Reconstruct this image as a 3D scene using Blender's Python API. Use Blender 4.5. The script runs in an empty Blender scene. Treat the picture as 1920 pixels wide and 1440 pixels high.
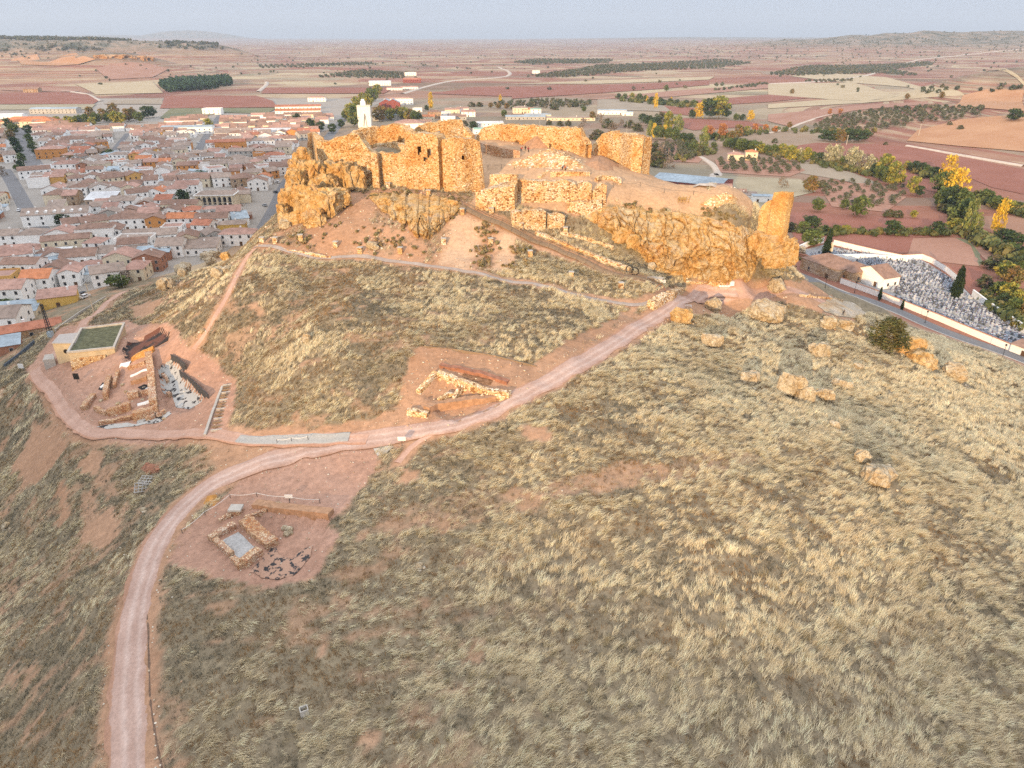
import bpy, bmesh, math, random
import numpy as np
from mathutils import Vector, Matrix, noise as mnoise
R = math.radians
SC = bpy.context.scene
COL = SC.collection
rng = np.random.default_rng(7)
random.seed(7)

# ------------------------------------------------------------------ camera
PITCH = R(26.1); FPX = 1333.0; CAMZ = 95.0
cam_d = bpy.data.cameras.new('camera'); cam = bpy.data.objects.new('camera', cam_d); COL.objects.link(cam)
cam.location = (0, 0, CAMZ); cam.rotation_euler = (math.pi/2 - PITCH, 0, 0)
cam_d.sensor_width = 36; cam_d.lens = FPX/1920*36; cam_d.clip_start = 1; cam_d.clip_end = 60000
SC.camera = cam
# ------------------------------------------------------------------ light
SUN_EL = R(10.5); SUN_AZ = (-0.36, -0.93)
_n = math.hypot(*SUN_AZ); SUN_H = (SUN_AZ[0]/_n, SUN_AZ[1]/_n)
sd = Vector((SUN_H[0]*math.cos(SUN_EL), SUN_H[1]*math.cos(SUN_EL), math.sin(SUN_EL)))
sun_d = bpy.data.lights.new('sun', 'SUN'); sun_d.energy = 5.0; sun_d.angle = R(0.6); sun_d.color = (1.0, 0.68, 0.35)
sun = bpy.data.objects.new('sun', sun_d); COL.objects.link(sun)
sun.rotation_euler = sd.to_track_quat('Z', 'Y').to_euler(); sun.location = (-200, -500, 400)
W = bpy.data.worlds.new('World'); SC.world = W; W.use_nodes = True
wn = W.node_tree.nodes; wl = W.node_tree.links
bg = wn['Background']; bg.inputs['Strength'].default_value = 0.12
sky = wn.new('ShaderNodeTexSky'); sky.sky_type = 'NISHITA'; sky.sun_disc = False
sky.sun_elevation = SUN_EL; sky.sun_rotation = math.atan2(SUN_H[0], SUN_H[1]); sky.dust_density = 2.5; sky.air_density = 1.0
# thin high overcast: paler towards the horizon, brighter overhead (direction in the sky only)
tc = wn.new('ShaderNodeTexCoord'); sep = wn.new('ShaderNodeSeparateXYZ'); wl.new(tc.outputs['Generated'], sep.inputs[0])
ramp = wn.new('ShaderNodeValToRGB'); wl.new(sep.outputs['Z'], ramp.inputs[0])
cr = ramp.color_ramp
cr.elements[0].position = 0.0; cr.elements[0].color = (3.3, 3.75, 4.6, 1)
cr.elements[1].position = 1.0; cr.elements[1].color = (10.5, 10.6, 11.0, 1)
e = cr.elements.new(0.10); e.color = (3.25, 3.9, 5.15, 1)
e = cr.elements.new(0.25); e.color = (5.4, 5.9, 6.8, 1)
e = cr.elements.new(0.55); e.color = (9.5, 9.7, 10.2, 1)
mx = wn.new('ShaderNodeMix'); mx.data_type = 'RGBA'; mx.inputs[0].default_value = 0.88
wl.new(sky.outputs[0], mx.inputs[6]); wl.new(ramp.outputs[0], mx.inputs[7]); wl.new(mx.outputs[2], bg.inputs['Color'])
SC.view_settings.view_transform = 'Standard'; SC.view_settings.look = 'None'
SC.view_settings.exposure = 0.56; SC.view_settings.gamma = 1
SC.cycles.max_bounces = 5; SC.cycles.diffuse_bounces = 3; SC.cycles.glossy_bounces = 1; SC.cycles.transmission_bounces = 2
SC.cycles.volume_bounces = 0; SC.cycles.transparent_max_bounces = 4
SC.cycles.use_denoising = False

# ------------------------------------------------------------------ numeric helpers
def _hash(ix, iy, seed):
    n = (ix.astype(np.int64)*374761393 + iy.astype(np.int64)*668265263 + seed*974711) & 0x7fffffff
    n = ((n ^ (n >> 13))*1274126177) & 0x7fffffff
    return ((n ^ (n >> 16)) & 0xffff)/65535.0
def vnoise(x, y, seed=0):
    x = np.asarray(x, float); y = np.asarray(y, float)
    ix = np.floor(x); iy = np.floor(y); fx = x-ix; fy = y-iy
    fx = fx*fx*(3-2*fx); fy = fy*fy*(3-2*fy)
    a = _hash(ix, iy, seed); b = _hash(ix+1, iy, seed); c = _hash(ix, iy+1, seed); d = _hash(ix+1, iy+1, seed)
    return (a*(1-fx)+b*fx)*(1-fy)+(c*(1-fx)+d*fx)*fy
def fbm(x, y, seed=0, octv=4):
    s = 0; a = 0.5
    for k in range(octv):
        s = s + a*vnoise(x*2**k + 17*k, y*2**k - 9*k, seed+k); a *= 0.5
    return s/(1-0.5**octv)
def sstep(a, b, x):
    t = np.clip((np.asarray(x, float)-a)/(b-a), 0, 1); return t*t*(3-2*t)
def ray(px, py):
    dx = (px-960)/FPX; dy = (720-py)/FPX
    return np.array([dx, math.cos(PITCH)+dy*math.sin(PITCH), -math.sin(PITCH)+dy*math.cos(PITCH)])
def onz(px, py, z):
    d = ray(px, py); t = (z-CAMZ)/d[2]; return np.array([d[0]*t, d[1]*t, z])
def ondist(px, py, dist):                      # point on the sight line at horizontal forward distance dist
    d = ray(px, py); t = dist/d[1]; return np.array([d[0]*t, dist, CAMZ+d[2]*t])
def proj(x, y, z):
    v = z-CAMZ; dep = y*math.cos(PITCH)-v*math.sin(PITCH); up = y*math.sin(PITCH)+v*math.cos(PITCH)
    dep = np.where(np.abs(dep) < 1e-3, 1e-3, dep)
    return 960+FPX*x/dep, 720-FPX*up/dep, dep
def inpoly(x, y, poly):
    x = np.asarray(x); y = np.asarray(y); ins = np.zeros(x.shape, bool); n = len(poly); j = n-1
    for i in range(n):
        xi, yi = poly[i][:2]; xj, yj = poly[j][:2]
        c = ((yi > y) != (yj > y)) & (x < (xj-xi)*(y-yi)/((yj-yi) if yj != yi else 1e-9)+xi)
        ins ^= c; j = i
    return ins
def segdist(x, y, pts):
    d = np.full(np.shape(x), 1e9)
    for (x0, y0), (x1, y1) in zip(pts[:-1], pts[1:]):
        dx, dy = x1-x0, y1-y0; L = dx*dx+dy*dy+1e-9
        t = np.clip(((x-x0)*dx+(y-y0)*dy)/L, 0, 1)
        d = np.minimum(d, np.hypot(x-x0-t*dx, y-y0-t*dy))
    return d

# ------------------------------------------------------------------ terrain heights
CTRL = [(0,1440,12),(250,1440,27),(600,1440,29),(960,1440,30),(1400,1440,29),(1900,1440,23),
 (0,1200,11),(230,1200,27),(600,1200,31),(960,1200,32),(1400,1200,32.5),(1900,1200,25),
 (0,1000,10),(150,1000,18),(270,1040,28),(450,1020,30),(700,1000,33),(960,980,35),(1400,980,35.5),(1900,980,23.5),
 (0,850,9),(60,850,16),(140,815,24),(400,822,31),(600,822,34),(780,810,35.5),(1000,800,38),(1400,800,37),(1650,850,32),(1900,850,19),
 (0,720,7),(80,690,21),(130,700,24),(270,720,27.5),(440,700,33),(370,650,34),(250,640,28),(160,660,24),(100,620,15),(40,640,6),
 (600,600,43),(800,600,43.5),(1000,600,42),(1180,585,38.5),(1060,680,40),(760,720,39),(600,720,38.5),(900,720,39.5),
 (1290,560,36),(1400,545,34),(1580,590,28.5),(1400,640,34),(1500,720,31),(1700,690,24),(1830,740,16.5),(1650,600,24),(1500,560,32),
 (1740,640,14),(1880,720,8),(1700,592,0.4),(1900,668,0.4),(1560,545,1.5),(1540,530,6),
 (1300,372,55.5),(1200,350,58),(1100,335,60.5),(1420,395,51.5),(1250,397,53),(1150,385,55),(1380,425,49.5),
 (1250,515,38.5),(1340,525,36.5),(1150,470,45),(1400,525,35.5),(1440,480,40),(1480,505,32),
 (560,425,50.5),(620,412,52),(520,425,49),(700,347,57),(780,352,57),(860,357,57),(905,355,57),
 (620,345,57.5),(580,345,57),
 (650,440,50),(750,440,50.5),(600,475,46.5),(480,465,46),(900,440,50),(960,402,54),(1000,440,49.5),(1100,470,46),(1200,515,41.5),
 (880,388,55),(740,490,46),(900,512,45),(1080,552,41.5),(430,545,42),(400,600,38.5),
 (960,300,62),(1000,272,63.5),(1100,300,62),(1180,322,60),(1040,285,63.5),(930,270,64),
 (230,550,11),(180,590,13),(300,530,20),(360,560,29),(420,490,30),(110,650,13)]
WCT = [(-60,15,8),(0,15,25),(60,15,22),(0,-40,12),(-80,-40,3),(80,-40,6),(-90,40,4),(100,40,14),(130,80,8),(170,130,0),
 (-95,70,4),(-120,110,3),(-150,150,2),(-175,200,2),(-190,250,0),(-150,290,2),(-90,255,20),(-75,225,38),(-110,300,3),(-60,290,12),
 (-45,232,63),(-20,240,64.5),(10,250,64),(0,275,50),(0,320,16),(0,360,2),(-50,340,4),(50,265,24),(60,300,6),(95,265,2),(60,240,27),
 (98,225,10),(110,250,1),(120,290,0),(160,230,0),(170,180,0),(190,120,0),(60,345,2),(-240,150,0),(-240,60,0),(-160,40,0),(-120,-40,0),
 (200,60,0),(170,0,2),(230,200,0),(-130,350,0),(130,340,0),(-200,320,0),(220,300,0),(-240,380,0),(0,420,0),(52,211,54),(44,222,56),(62,221,45),(72,212,44),(80,205,36),(88,215,20),(76,230,20),(220,400,0),(0,-110,0),(-160,-110,0),(160,-110,0)]
_P = np.array([list(onz(a, b, c)) for a, b, c in CTRL]+[list(map(float, w)) for w in WCT])
def _tps(r2): return r2*np.log(r2+1e-9)
_S = 100.0
_A = _P[:, :2]/_S; _N = len(_A)
_K = _tps(((_A[:, None]-_A[None])**2).sum(-1))+np.eye(_N)*0.0006
_Q = np.c_[np.ones(_N), _A]
_sol = np.linalg.solve(np.block([[_K, _Q], [_Q.T, np.zeros((3, 3))]]), np.r_[_P[:, 2], 0, 0, 0])
def hill_raw(x, y):
    x = np.asarray(x, float); y = np.asarray(y, float); sh = x.shape; X = x.ravel()/_S; Y = y.ravel()/_S
    out = np.empty(X.shape)
    for i in range(0, len(X), 40000):
        a = X[i:i+40000]; b = Y[i:i+40000]
        r2 = (a[:, None]-_A[None, :, 0])**2+(b[:, None]-_A[None, :, 1])**2
        out[i:i+40000] = _tps(r2)@_sol[:_N]+_sol[_N]+_sol[_N+1]*a+_sol[_N+2]*b
    return out.reshape(sh)
def bump(x, y, cx, cy, rx, ry, h, p=1.0, rot=0.0):
    c, s = math.cos(rot), math.sin(rot); u = ((x-cx)*c+(y-cy)*s)/rx; v = (-(x-cx)*s+(y-cy)*c)/ry
    r = np.sqrt(u*u+v*v); return h*(1-sstep(p, 1, r)) if p < 1 else h*np.clip(1-r*r, 0, 1)**2
def far_h(x, y):
    x = np.asarray(x, float); y = np.asarray(y, float)
    n1 = fbm(x/420, y/420, 31, 4)-0.5
    h = 14*n1*sstep(1300, 2600, y)+ 30*(fbm(x/1500, y/1500, 5, 3)-.5)*sstep(2500, 6000, y)
    n2 = fbm(x/160, y/160, 77, 4)
    # red slope and eroded knoll on the right
    h = h+bump(x, y, 640, 760, 420, 520, 26)*sstep(330, 620, x+0.25*(y-600))
    h = h+bump(x, y, 860, 1130, 330, 260, 46, 0.35)*(0.75+0.5*n2)
    # left: mesa and the wooded plateau behind it
    h = h+bump(x, y, -1230, 2080, 560, 420, 34, 0.2)*(0.75+.5*n2)+bump(x, y, -1060, 2090, 150, 110, 20, 0.75)
    h = h+bump(x, y, -2250, 3150, 1150, 520, 84, 0.6, 0.1)*(0.85+.25*n2)+bump(x, y, -1500, 3350, 520, 280, 66, 0.45, -0.15)*(0.85+.3*n2)*(1-sstep(-1900,-1500,-x-3000))
    # right horizon ridge
    ridge = sstep(700, 2600, x-0.10*(y-4700))*(1-sstep(5500, 7500, x))
    h = h+ridge*np.exp(-((y-5000-300*n1)/900)**2)*(96+70*(n2-.5))
    h = h+sstep(500, 3500, x)*sstep(2200, 4000, y)*34
    h = h+bump(x, y, -7300, 17500, 1900, 900, 235)+bump(x, y, -9500, 18500, 5000, 900, 120)+bump(x, y, 3000, 15000, 6000, 1500, 40)
    return h
def h_exact(x, y):
    m = sstep(-262, -225, x)*(1-sstep(225, 262, x))*sstep(-130, -90, y)*(1-sstep(390, 425, y))
    hr = np.where(m > 0, hill_raw(x, y), 0)
    hr = np.where(hr > 0, hr, 0)
    near = m*(hr > 1.0)
    rough = (fbm(x/9, y/9, 3, 4)-.5)*1.6+(fbm(x/2.2, y/2.2, 9, 2)-.5)*0.35
    return hr*m+near*rough*np.clip(hr/8, 0, 1)+far_h(x, y)

def axis(lo, hi, step, out_lo, out_hi, g=1.09, cap=1e9):
    a = list(np.arange(lo, hi+step*.5, step)); s = step
    while a[-1] < out_hi: s = min(s*g, cap); a.append(a[-1]+s)
    s = step
    while a[0] > out_lo: s = min(s*g, cap); a.insert(0, a[0]-s)
    return np.array(a)
GX = axis(-190, 190, 0.8, -21000, 21000, 1.07)
GY = axis(36, 262, 0.8, -2500, 27000, 1.035)
MX, MY = np.meshgrid(GX, GY)
H = h_exact(MX, MY)
def h(x, y):
    x = np.asarray(x, float); y = np.asarray(y, float)
    i = np.clip(np.searchsorted(GX, x)-1, 0, len(GX)-2); j = np.clip(np.searchsorted(GY, y)-1, 0, len(GY)-2)
    u = (x-GX[i])/(GX[i+1]-GX[i]); v = (y-GY[j])/(GY[j+1]-GY[j])
    return (H[j, i]*(1-u)+H[j, i+1]*u)*(1-v)+(H[j+1, i]*(1-u)+H[j+1, i+1]*u)*v
_TT = np.concatenate([np.arange(35, 420, 0.5), np.geomspace(420, 26000, 1500)])
def G(px, py):                                   # where the sight line through a photo point meets the ground
    d = ray(px, py); x = d[0]*_TT; y = d[1]*_TT; z = CAMZ+d[2]*_TT
    below = np.nonzero(z < h(x, y))[0]
    if len(below) == 0: k = len(_TT)-1; return np.array([x[k], y[k], float(h(x[k], y[k]))])
    k = max(1, below[0]); a, b = _TT[k-1], _TT[k]
    for _ in range(18):
        m = (a+b)/2; p = d*m
        if CAMZ+p[2] < float(h(p[0], p[1])): b = m
        else: a = m
    p = d*b; return np.array([p[0], p[1], float(h(p[0], p[1]))])
def Gs(pts): return [G(*p) for p in pts]

# ------------------------------------------------------------------ object helpers
def mk(name, verts, faces, mat=None, parent=None, cols=None, smooth=False, loc=None):
    """one mesh object; verts in world (or parent-local) coordinates, loc moves the origin"""
    me = bpy.data.meshes.new(name)
    v = np.asarray(verts, dtype=np.float32)
    if loc is not None: v = v-np.asarray(loc, np.float32)
    if isinstance(faces, np.ndarray):
        k = faces.shape[1]; n = len(faces)
        me.vertices.add(len(v)); me.vertices.foreach_set('co', v.ravel())
        me.loops.add(n*k); me.loops.foreach_set('vertex_index', faces.astype(np.int32).ravel())
        me.polygons.add(n); me.polygons.foreach_set('loop_start', np.arange(n, dtype=np.int32)*k)
        me.polygons.foreach_set('loop_total', np.full(n, k, np.int32)); me.update(calc_edges=True)
    else:
        me.from_pydata(v.tolist(), [], faces); me.update()
    if cols is not None:
        at = me.color_attributes.new('Col', 'FLOAT_COLOR', 'POINT')
        c = np.ones((len(v), 4), np.float32); c[:, :3] = cols; at.data.foreach_set('color', c.ravel())
    if smooth: me.polygons.foreach_set('use_smooth', np.ones(len(me.polygons), bool))
    if mat is not None:
        for m in (mat if isinstance(mat, (list, tuple)) else [mat]): me.materials.append(m)
    o = bpy.data.objects.new(name, me); COL.objects.link(o)
    if loc is not None: o.location = loc
    if parent is not None: o.parent = parent
    return o
def inst(name, data, parent=None, loc=(0, 0, 0), rz=0.0, scale=None):
    o = bpy.data.objects.new(name, data); COL.objects.link(o); o.location = loc; o.rotation_euler = (0, 0, rz)
    if scale is not None: o.scale = scale
    if parent is not None: o.parent = parent
    return o
def empty(name, loc, rz=0.0):
    o = bpy.data.objects.new(name, None); COL.objects.link(o); o.location = loc; o.rotation_euler = (0, 0, rz)
    o.empty_display_size = 0.5; return o
def tag(o, label=None, cat=None, group=None, kind=None):
    if label: o['label'] = label
    if cat: o['category'] = cat
    if group: o['group'] = group
    if kind: o['kind'] = kind
    return o
def structure(o): o['kind'] = 'structure'; return o
class MB:
    def __init__(s): s.v = []; s.f = []; s.mi = []
    def add(s, vs, fs, mi=0):
        b = len(s.v); s.v += [tuple(map(float, p)) for p in vs]; s.f += [tuple(i+b for i in f) for f in fs]; s.mi += [mi]*len(fs)
    def box(s, c, d, rz=0.0, mi=0, taper=1.0):
        cx, cy, cz = c; a, b, e = d[0]/2, d[1]/2, d[2]/2; co, si = math.cos(rz), math.sin(rz); vs = []
        for zz, k in ((-e, 1), (e, taper)):
            for xx, yy in ((-a*k, -b*k), (a*k, -b*k), (a*k, b*k), (-a*k, b*k)):
                vs.append((cx+xx*co-yy*si, cy+xx*si+yy*co, cz+zz))
        s.add(vs, [(3, 2, 1, 0), (4, 5, 6, 7), (0, 1, 5, 4), (1, 2, 6, 5), (2, 3, 7, 6), (3, 0, 4, 7)], mi)
    def tube(s, pts, r, n=6, mi=0, r2=None):
        pts = [Vector(p) for p in pts]; m = len(pts); vs = []; fs = []
        for i, p in enumerate(pts):
            t = (pts[min(i+1, m-1)]-pts[max(i-1, 0)]).normalized(); a = t.cross(Vector((0, 0, 1)))
            if a.length < 1e-3: a = Vector((1, 0, 0))
            a.normalize(); b = t.cross(a); rr = r if r2 is None else r+(r2-r)*i/max(1, m-1)
            for k in range(n):
                q = p+(a*math.cos(k*2*math.pi/n)+b*math.sin(k*2*math.pi/n))*rr; vs.append(q)
        for i in range(m-1):
            for k in range(n): fs.append((i*n+k, i*n+(k+1) % n, (i+1)*n+(k+1) % n, (i+1)*n+k))
        fs.append(tuple(range(n))[::-1]); fs.append(tuple((m-1)*n+k for k in range(n))); s.add(vs, fs, mi)
    def build(s, name, mat, parent=None, loc=None, smooth=False):
        o = mk(name, s.v, s.f, mat, parent, loc=loc, smooth=smooth)
        if any(s.mi): o.data.polygons.foreach_set('material_index', s.mi)
        return o

# ------------------------------------------------------------------ materials
MATS = {}
def nt(name, rough=0.9):
    m = bpy.data.materials.new(name); m.use_nodes = True; t = m.node_tree; p = t.nodes['Principled BSDF']
    p.inputs['Roughness'].default_value = rough; p.inputs['Specular IOR Level'].default_value = 0.15
    MATS[name] = m; return m, t, p
def N(t, ty, **kw):
    n = t.nodes.new(ty)
    for k, v in kw.items(): setattr(n, k, v)
    return n
def ramp_node(t, fac, stops, interp='LINEAR'):
    r = N(t, 'ShaderNodeValToRGB'); r.color_ramp.interpolation = interp
    while len(r.color_ramp.elements) < len(stops): r.color_ramp.elements.new(0.5)
    for e, (p, c) in zip(r.color_ramp.elements, stops): e.position = p; e.color = (*c, 1)
    t.links.new(fac, r.inputs[0]); return r.outputs[0]
def noise_node(t, scale, detail=4, rough=0.55, vec=None):
    n = N(t, 'ShaderNodeTexNoise'); n.inputs['Scale'].default_value = scale; n.inputs['Detail'].default_value = detail
    n.inputs['Roughness'].default_value = rough
    if vec is not None: t.links.new(vec, n.inputs['Vector'])
    return n.outputs['Fac']
def geo_pos(t): return N(t, 'ShaderNodeNewGeometry').outputs['Position']
def mulc(t, a, b, fac=1.0):
    m = N(t, 'ShaderNodeMix', data_type='RGBA', blend_type='MULTIPLY'); m.inputs[0].default_value = fac
    t.links.new(a, m.inputs[6]); t.links.new(b, m.inputs[7]); return m.outputs[2]
def mixc(t, f, a, b):
    m = N(t, 'ShaderNodeMix', data_type='RGBA')
    for s, k in ((f, 0), (a, 6), (b, 7)):
        if isinstance(s, tuple): m.inputs[k].default_value = (*s, 1)
        elif isinstance(s, float): m.inputs[k].default_value = s
        else: t.links.new(s, m.inputs[k])
    return m.outputs[2]
def bumpn(t, p, hgt, strength=0.5, dist=0.2):
    b = N(t, 'ShaderNodeBump'); b.inputs['Strength'].default_value = strength; b.inputs['Distance'].default_value = dist
    t.links.new(hgt, b.inputs['Height']); t.links.new(b.outputs[0], p.inputs['Normal'])
def plain(name, col, rough=0.85, var=0.25, scale=1.5, scale2=0.15, metal=0.0):
    """a painted / weathered surface: base colour varied by two noises"""
    m, t, p = nt(name, rough); v = geo_pos(t); p.inputs['Metallic'].default_value = metal
    a = noise_node(t, scale, 5, 0.6, v); b = noise_node(t, scale2, 3, 0.5, v)
    lo = tuple(max(0, c*(1-var)) for c in col); hi = tuple(min(1, c*(1+var*.6)) for c in col)
    c1 = ramp_node(t, a, [(0.3, lo), (0.7, hi)])
    c2 = ramp_node(t, b, [(0.3, (1-var*.5,)*3), (0.7, (1, 1, 1))])
    t.links.new(mulc(t, c1, c2), p.inputs['Base Color']); return m
def masonry(name, cols, mortar, scale=2.2, joint=0.06, vary=0.35, dark=(0.30, 0.14, 0.07)):
    """rubble stone: voronoi stones of several colours in darker joints with weathered bands"""
    m, t, p = nt(name, 0.95); v = geo_pos(t)
    mp = N(t, 'ShaderNodeMapping'); mp.inputs['Scale'].default_value = (1, 1, 1.35); t.links.new(v, mp.inputs[0])
    vo = N(t, 'ShaderNodeTexVoronoi', feature='F1'); vo.inputs['Scale'].default_value = scale; t.links.new(mp.outputs[0], vo.inputs['Vector'])
    ve = N(t, 'ShaderNodeTexVoronoi', feature='DISTANCE_TO_EDGE'); ve.inputs['Scale'].default_value = scale; t.links.new(mp.outputs[0], ve.inputs['Vector'])
    sp = N(t, 'ShaderNodeSeparateColor'); t.links.new(vo.outputs['Color'], sp.inputs[0])
    k = len(cols); st = ramp_node(t, sp.outputs[0], [(i/k, c) for i, c in enumerate(cols)], 'CONSTANT')
    big = noise_node(t, 0.16, 4, 0.6, v)
    tone = ramp_node(t, big, [(0.36, (0.86, 0.60, 0.36)), (0.48, (0.97, 0.88, 0.72)), (0.62, (1, 1, 1))])
    st = mulc(t, st, tone)
    jn = N(t, 'ShaderNodeMath', operation='LESS_THAN'); jn.inputs[1].default_value = joint; t.links.new(ve.outputs['Distance'], jn.inputs[0])
    c = mixc(t, jn.outputs[0], st, mortar)
    sm = noise_node(t, 0.5, 5, 0.7, v)
    g = ramp_node(t, sm, [(0.60, (0, 0, 0)), (0.78, (.7, .7, .7))])
    c = mixc(t, g, c, dark)
    t.links.new(c, p.inputs['Base Color']); bumpn(t, p, ve.outputs['Distance'], 0.9, 0.35); return m
def rockmat(name, base, warm, pale, dark, sc=0.35):
    m, t, p = nt(name, 0.95); v = geo_pos(t)
    a = noise_node(t, sc, 6, 0.65, v); b = noise_node(t, sc*3.1, 6, 0.7, v); cc = noise_node(t, sc*9, 4, 0.7, v)
    c = ramp_node(t, a, [(0.35, warm), (0.5, base), (0.65, pale)])
    c2 = ramp_node(t, b, [(0.36, dark), (0.47, base), (0.6, pale)])
    c = mixc(t, 0.5, c, c2)
    c3 = ramp_node(t, cc, [(0.34, (0.5, 0.42, 0.34)), (0.46, (1, 1, 1))])
    c = mulc(t, c, c3, 0.55)
    mpv = N(t, 'ShaderNodeMapping'); mpv.inputs['Scale'].default_value = (1, 1, .5); t.links.new(v, mpv.inputs[0])
    wn_ = N(t, 'ShaderNodeTexNoise'); wn_.inputs['Scale'].default_value = .8; t.links.new(mpv.outputs[0], wn_.inputs['Vector']); wa = N(t, 'ShaderNodeVectorMath', operation='MULTIPLY_ADD'); wa.inputs[1].default_value = (1.1, 1.1, 1.1); t.links.new(wn_.outputs['Color'], wa.inputs[0]); t.links.new(mpv.outputs[0], wa.inputs[2])
    ve = N(t, 'ShaderNodeTexVoronoi', feature='DISTANCE_TO_EDGE'); ve.inputs['Scale'].default_value = sc*2.2; t.links.new(wa.outputs[0], ve.inputs['Vector'])
    ck = ramp_node(t, ve.outputs['Distance'], [(.0, (.34, .26, .20)), (.05, (1, 1, 1))]); c = mulc(t, c, ck, .5)  # dark crack lines paint in shade the relief is too coarse to give
    gp = noise_node(t, sc*.7, 4, .6, v); c = mixc(t, ramp_node(t, gp, [(.56, (0, 0, 0)), (.72, (.55, .55, .55))]), c, (.47, .43, .37))
    t.links.new(c, p.inputs['Base Color'])
    ad = N(t, 'ShaderNodeMath', operation='ADD'); t.links.new(b, ad.inputs[0]); t.links.new(cc, ad.inputs[1])
    bumpn(t, p, ad.outputs[0], .85, 0.6); return m
def colmat(name, rough=0.95, var=0.3, scale=3.0, attr='Col', bump_s=0.0):
    m, t, p = nt(name, rough); at = N(t, 'ShaderNodeVertexColor'); at.layer_name = attr
    a = noise_node(t, scale, 4, 0.6, geo_pos(t)); c = ramp_node(t, a, [(0.3, (1-var,)*3), (0.7, (1+var*.5,)*3)])
    t.links.new(mulc(t, at.outputs[0], c), p.inputs['Base Color'])
    if bump_s: bumpn(t, p, a, bump_s, 0.3)
    return m
# ------------------------------------------------------------------ ground zones (photo outlines laid out on the ground, in metres)
def zone(pts): return [tuple(G(*p)[:2]) for p in pts]
def track_world(pts): return [tuple(G(*p)[:2]) for p in pts]
MAIN = [(238,1480),(240,1400),(238,1300),(245,1200),(262,1110),(292,1020),(340,955),(400,905),(480,868),(570,843),(680,824),(770,810),(850,795),(930,765),(1030,715),(1130,655),(1205,608),(1262,572),(1310,553),(1380,545)]
SIDE = [(690,822),(600,826),(520,827),(440,822),(330,815),(240,814),(165,808),(128,780),(98,735),(66,695),(95,668)]
UPPER = [(478,463),(540,470),(620,483),(740,490),(820,500),(900,512),(990,530),(1080,552),(1160,568),(1200,571),(1240,556),(1270,545)]
WALK = [(866,386),(905,408),(960,432),(1030,462),(1100,492),(1170,519),(1238,537)]
LEFTP = [(362,655),(400,598),(430,545),(455,495),(477,466)]
LOWT = [(95,668),(150,618),(182,588),(212,560),(240,545)]
SPUR = [(745,868),(775,835),(815,808)]
SHELF = [(1310,553),(1400,545),(1470,542),(1530,560),(1580,590)]
wMAIN, wSIDE, wUPPER, wWALK, wLEFTP, wLOWT, wSPUR, wSHELF = [track_world(p) for p in (MAIN, SIDE, UPPER, WALK, LEFTP, LOWT, SPUR, SHELF)]
Z_SLOPE = zone([(478,466),(530,425),(580,385),(640,365),(720,350),(860,370),(900,400),(935,430),(960,470),(950,512),(900,507),(740,486),(600,476)])
Z_BARE = [zone(p) for p in ([(848,398),(905,418),(880,505),(822,496)], [(935,432),(972,440),(955,512),(925,507)], [(640,370),(700,365),(690,470),(590,468)],
   [(1225,545),(1190,595),(1020,700),(960,745),(840,800),(600,810),(440,812),(600,800),(740,770),(860,740),(1000,680)])]
Z_A = zone([(48,695),(120,612),(240,600),(330,612),(352,650),(400,670),(442,715),(440,770),(420,815),(150,818),(110,770),(85,730)])
Z_B = zone([(735,805),(748,740),(775,652),(810,646),(920,665),(1015,688),(990,730),(930,768),(850,798)])
Z_C = zone([(318,1062),(335,1005),(420,930),(470,880),(560,850),(700,838),(712,868),(650,950),(612,985),(640,1000),(592,1085),(500,1102),(400,1085)])
Z_D = zone([(388,838),(440,828),(520,830),(560,835),(480,862),(405,890)])
Z_TOP = zone([(880,390),(905,300),(880,262),(960,262),(1095,270),(1220,322),(1330,360),(1425,378),(1408,410),(1330,395),(1250,392),(1140,385),(1085,400)])
Z_SHELF = zone([(1225,545),(1290,535),(1420,528),(1500,530),(1560,548),(1628,590),(1570,602),(1500,575),(1440,565),(1380,590),(1310,590),(1265,600)])
Z_SCREE = [zone(p) for p in ([(25,870),(60,800),(110,800),(135,830),(70,905),(40,915)], [(140,870),(180,845),(190,880),(150,900)], [(160,985),(215,950),(225,1000),(185,1035),(150,1020)],
   [(120,890),(135,960),(110,990),(105,930)], [(248,575),(300,560),(285,592),(250,595)], [(590,1215),(612,1205),(628,1240),(605,1250)], [(975,795),(1030,800),(1025,830),(980,825)], [(745,880),(790,885),(775,905),(740,905)])]
Z_BAND = zone([(690,1000),(735,955),(900,918),(1060,895),(1250,865),(1380,845),(1430,860),(1300,900),(1120,930),(960,960),(800,1000)])
Z_TOWN = [(-1200,1300),(-210,1300),(-205,900),(-215,700),(-165,520),(-140,440),(-140,330),(-165,270),(-178,235),(-185,200),(-400,200),(-1200,700)]
Z_VALLEY = [(-210,1300),(420,1300),(330,640),(140,420),(120,330),(-130,330),(-165,520),(-215,700)]

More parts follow.
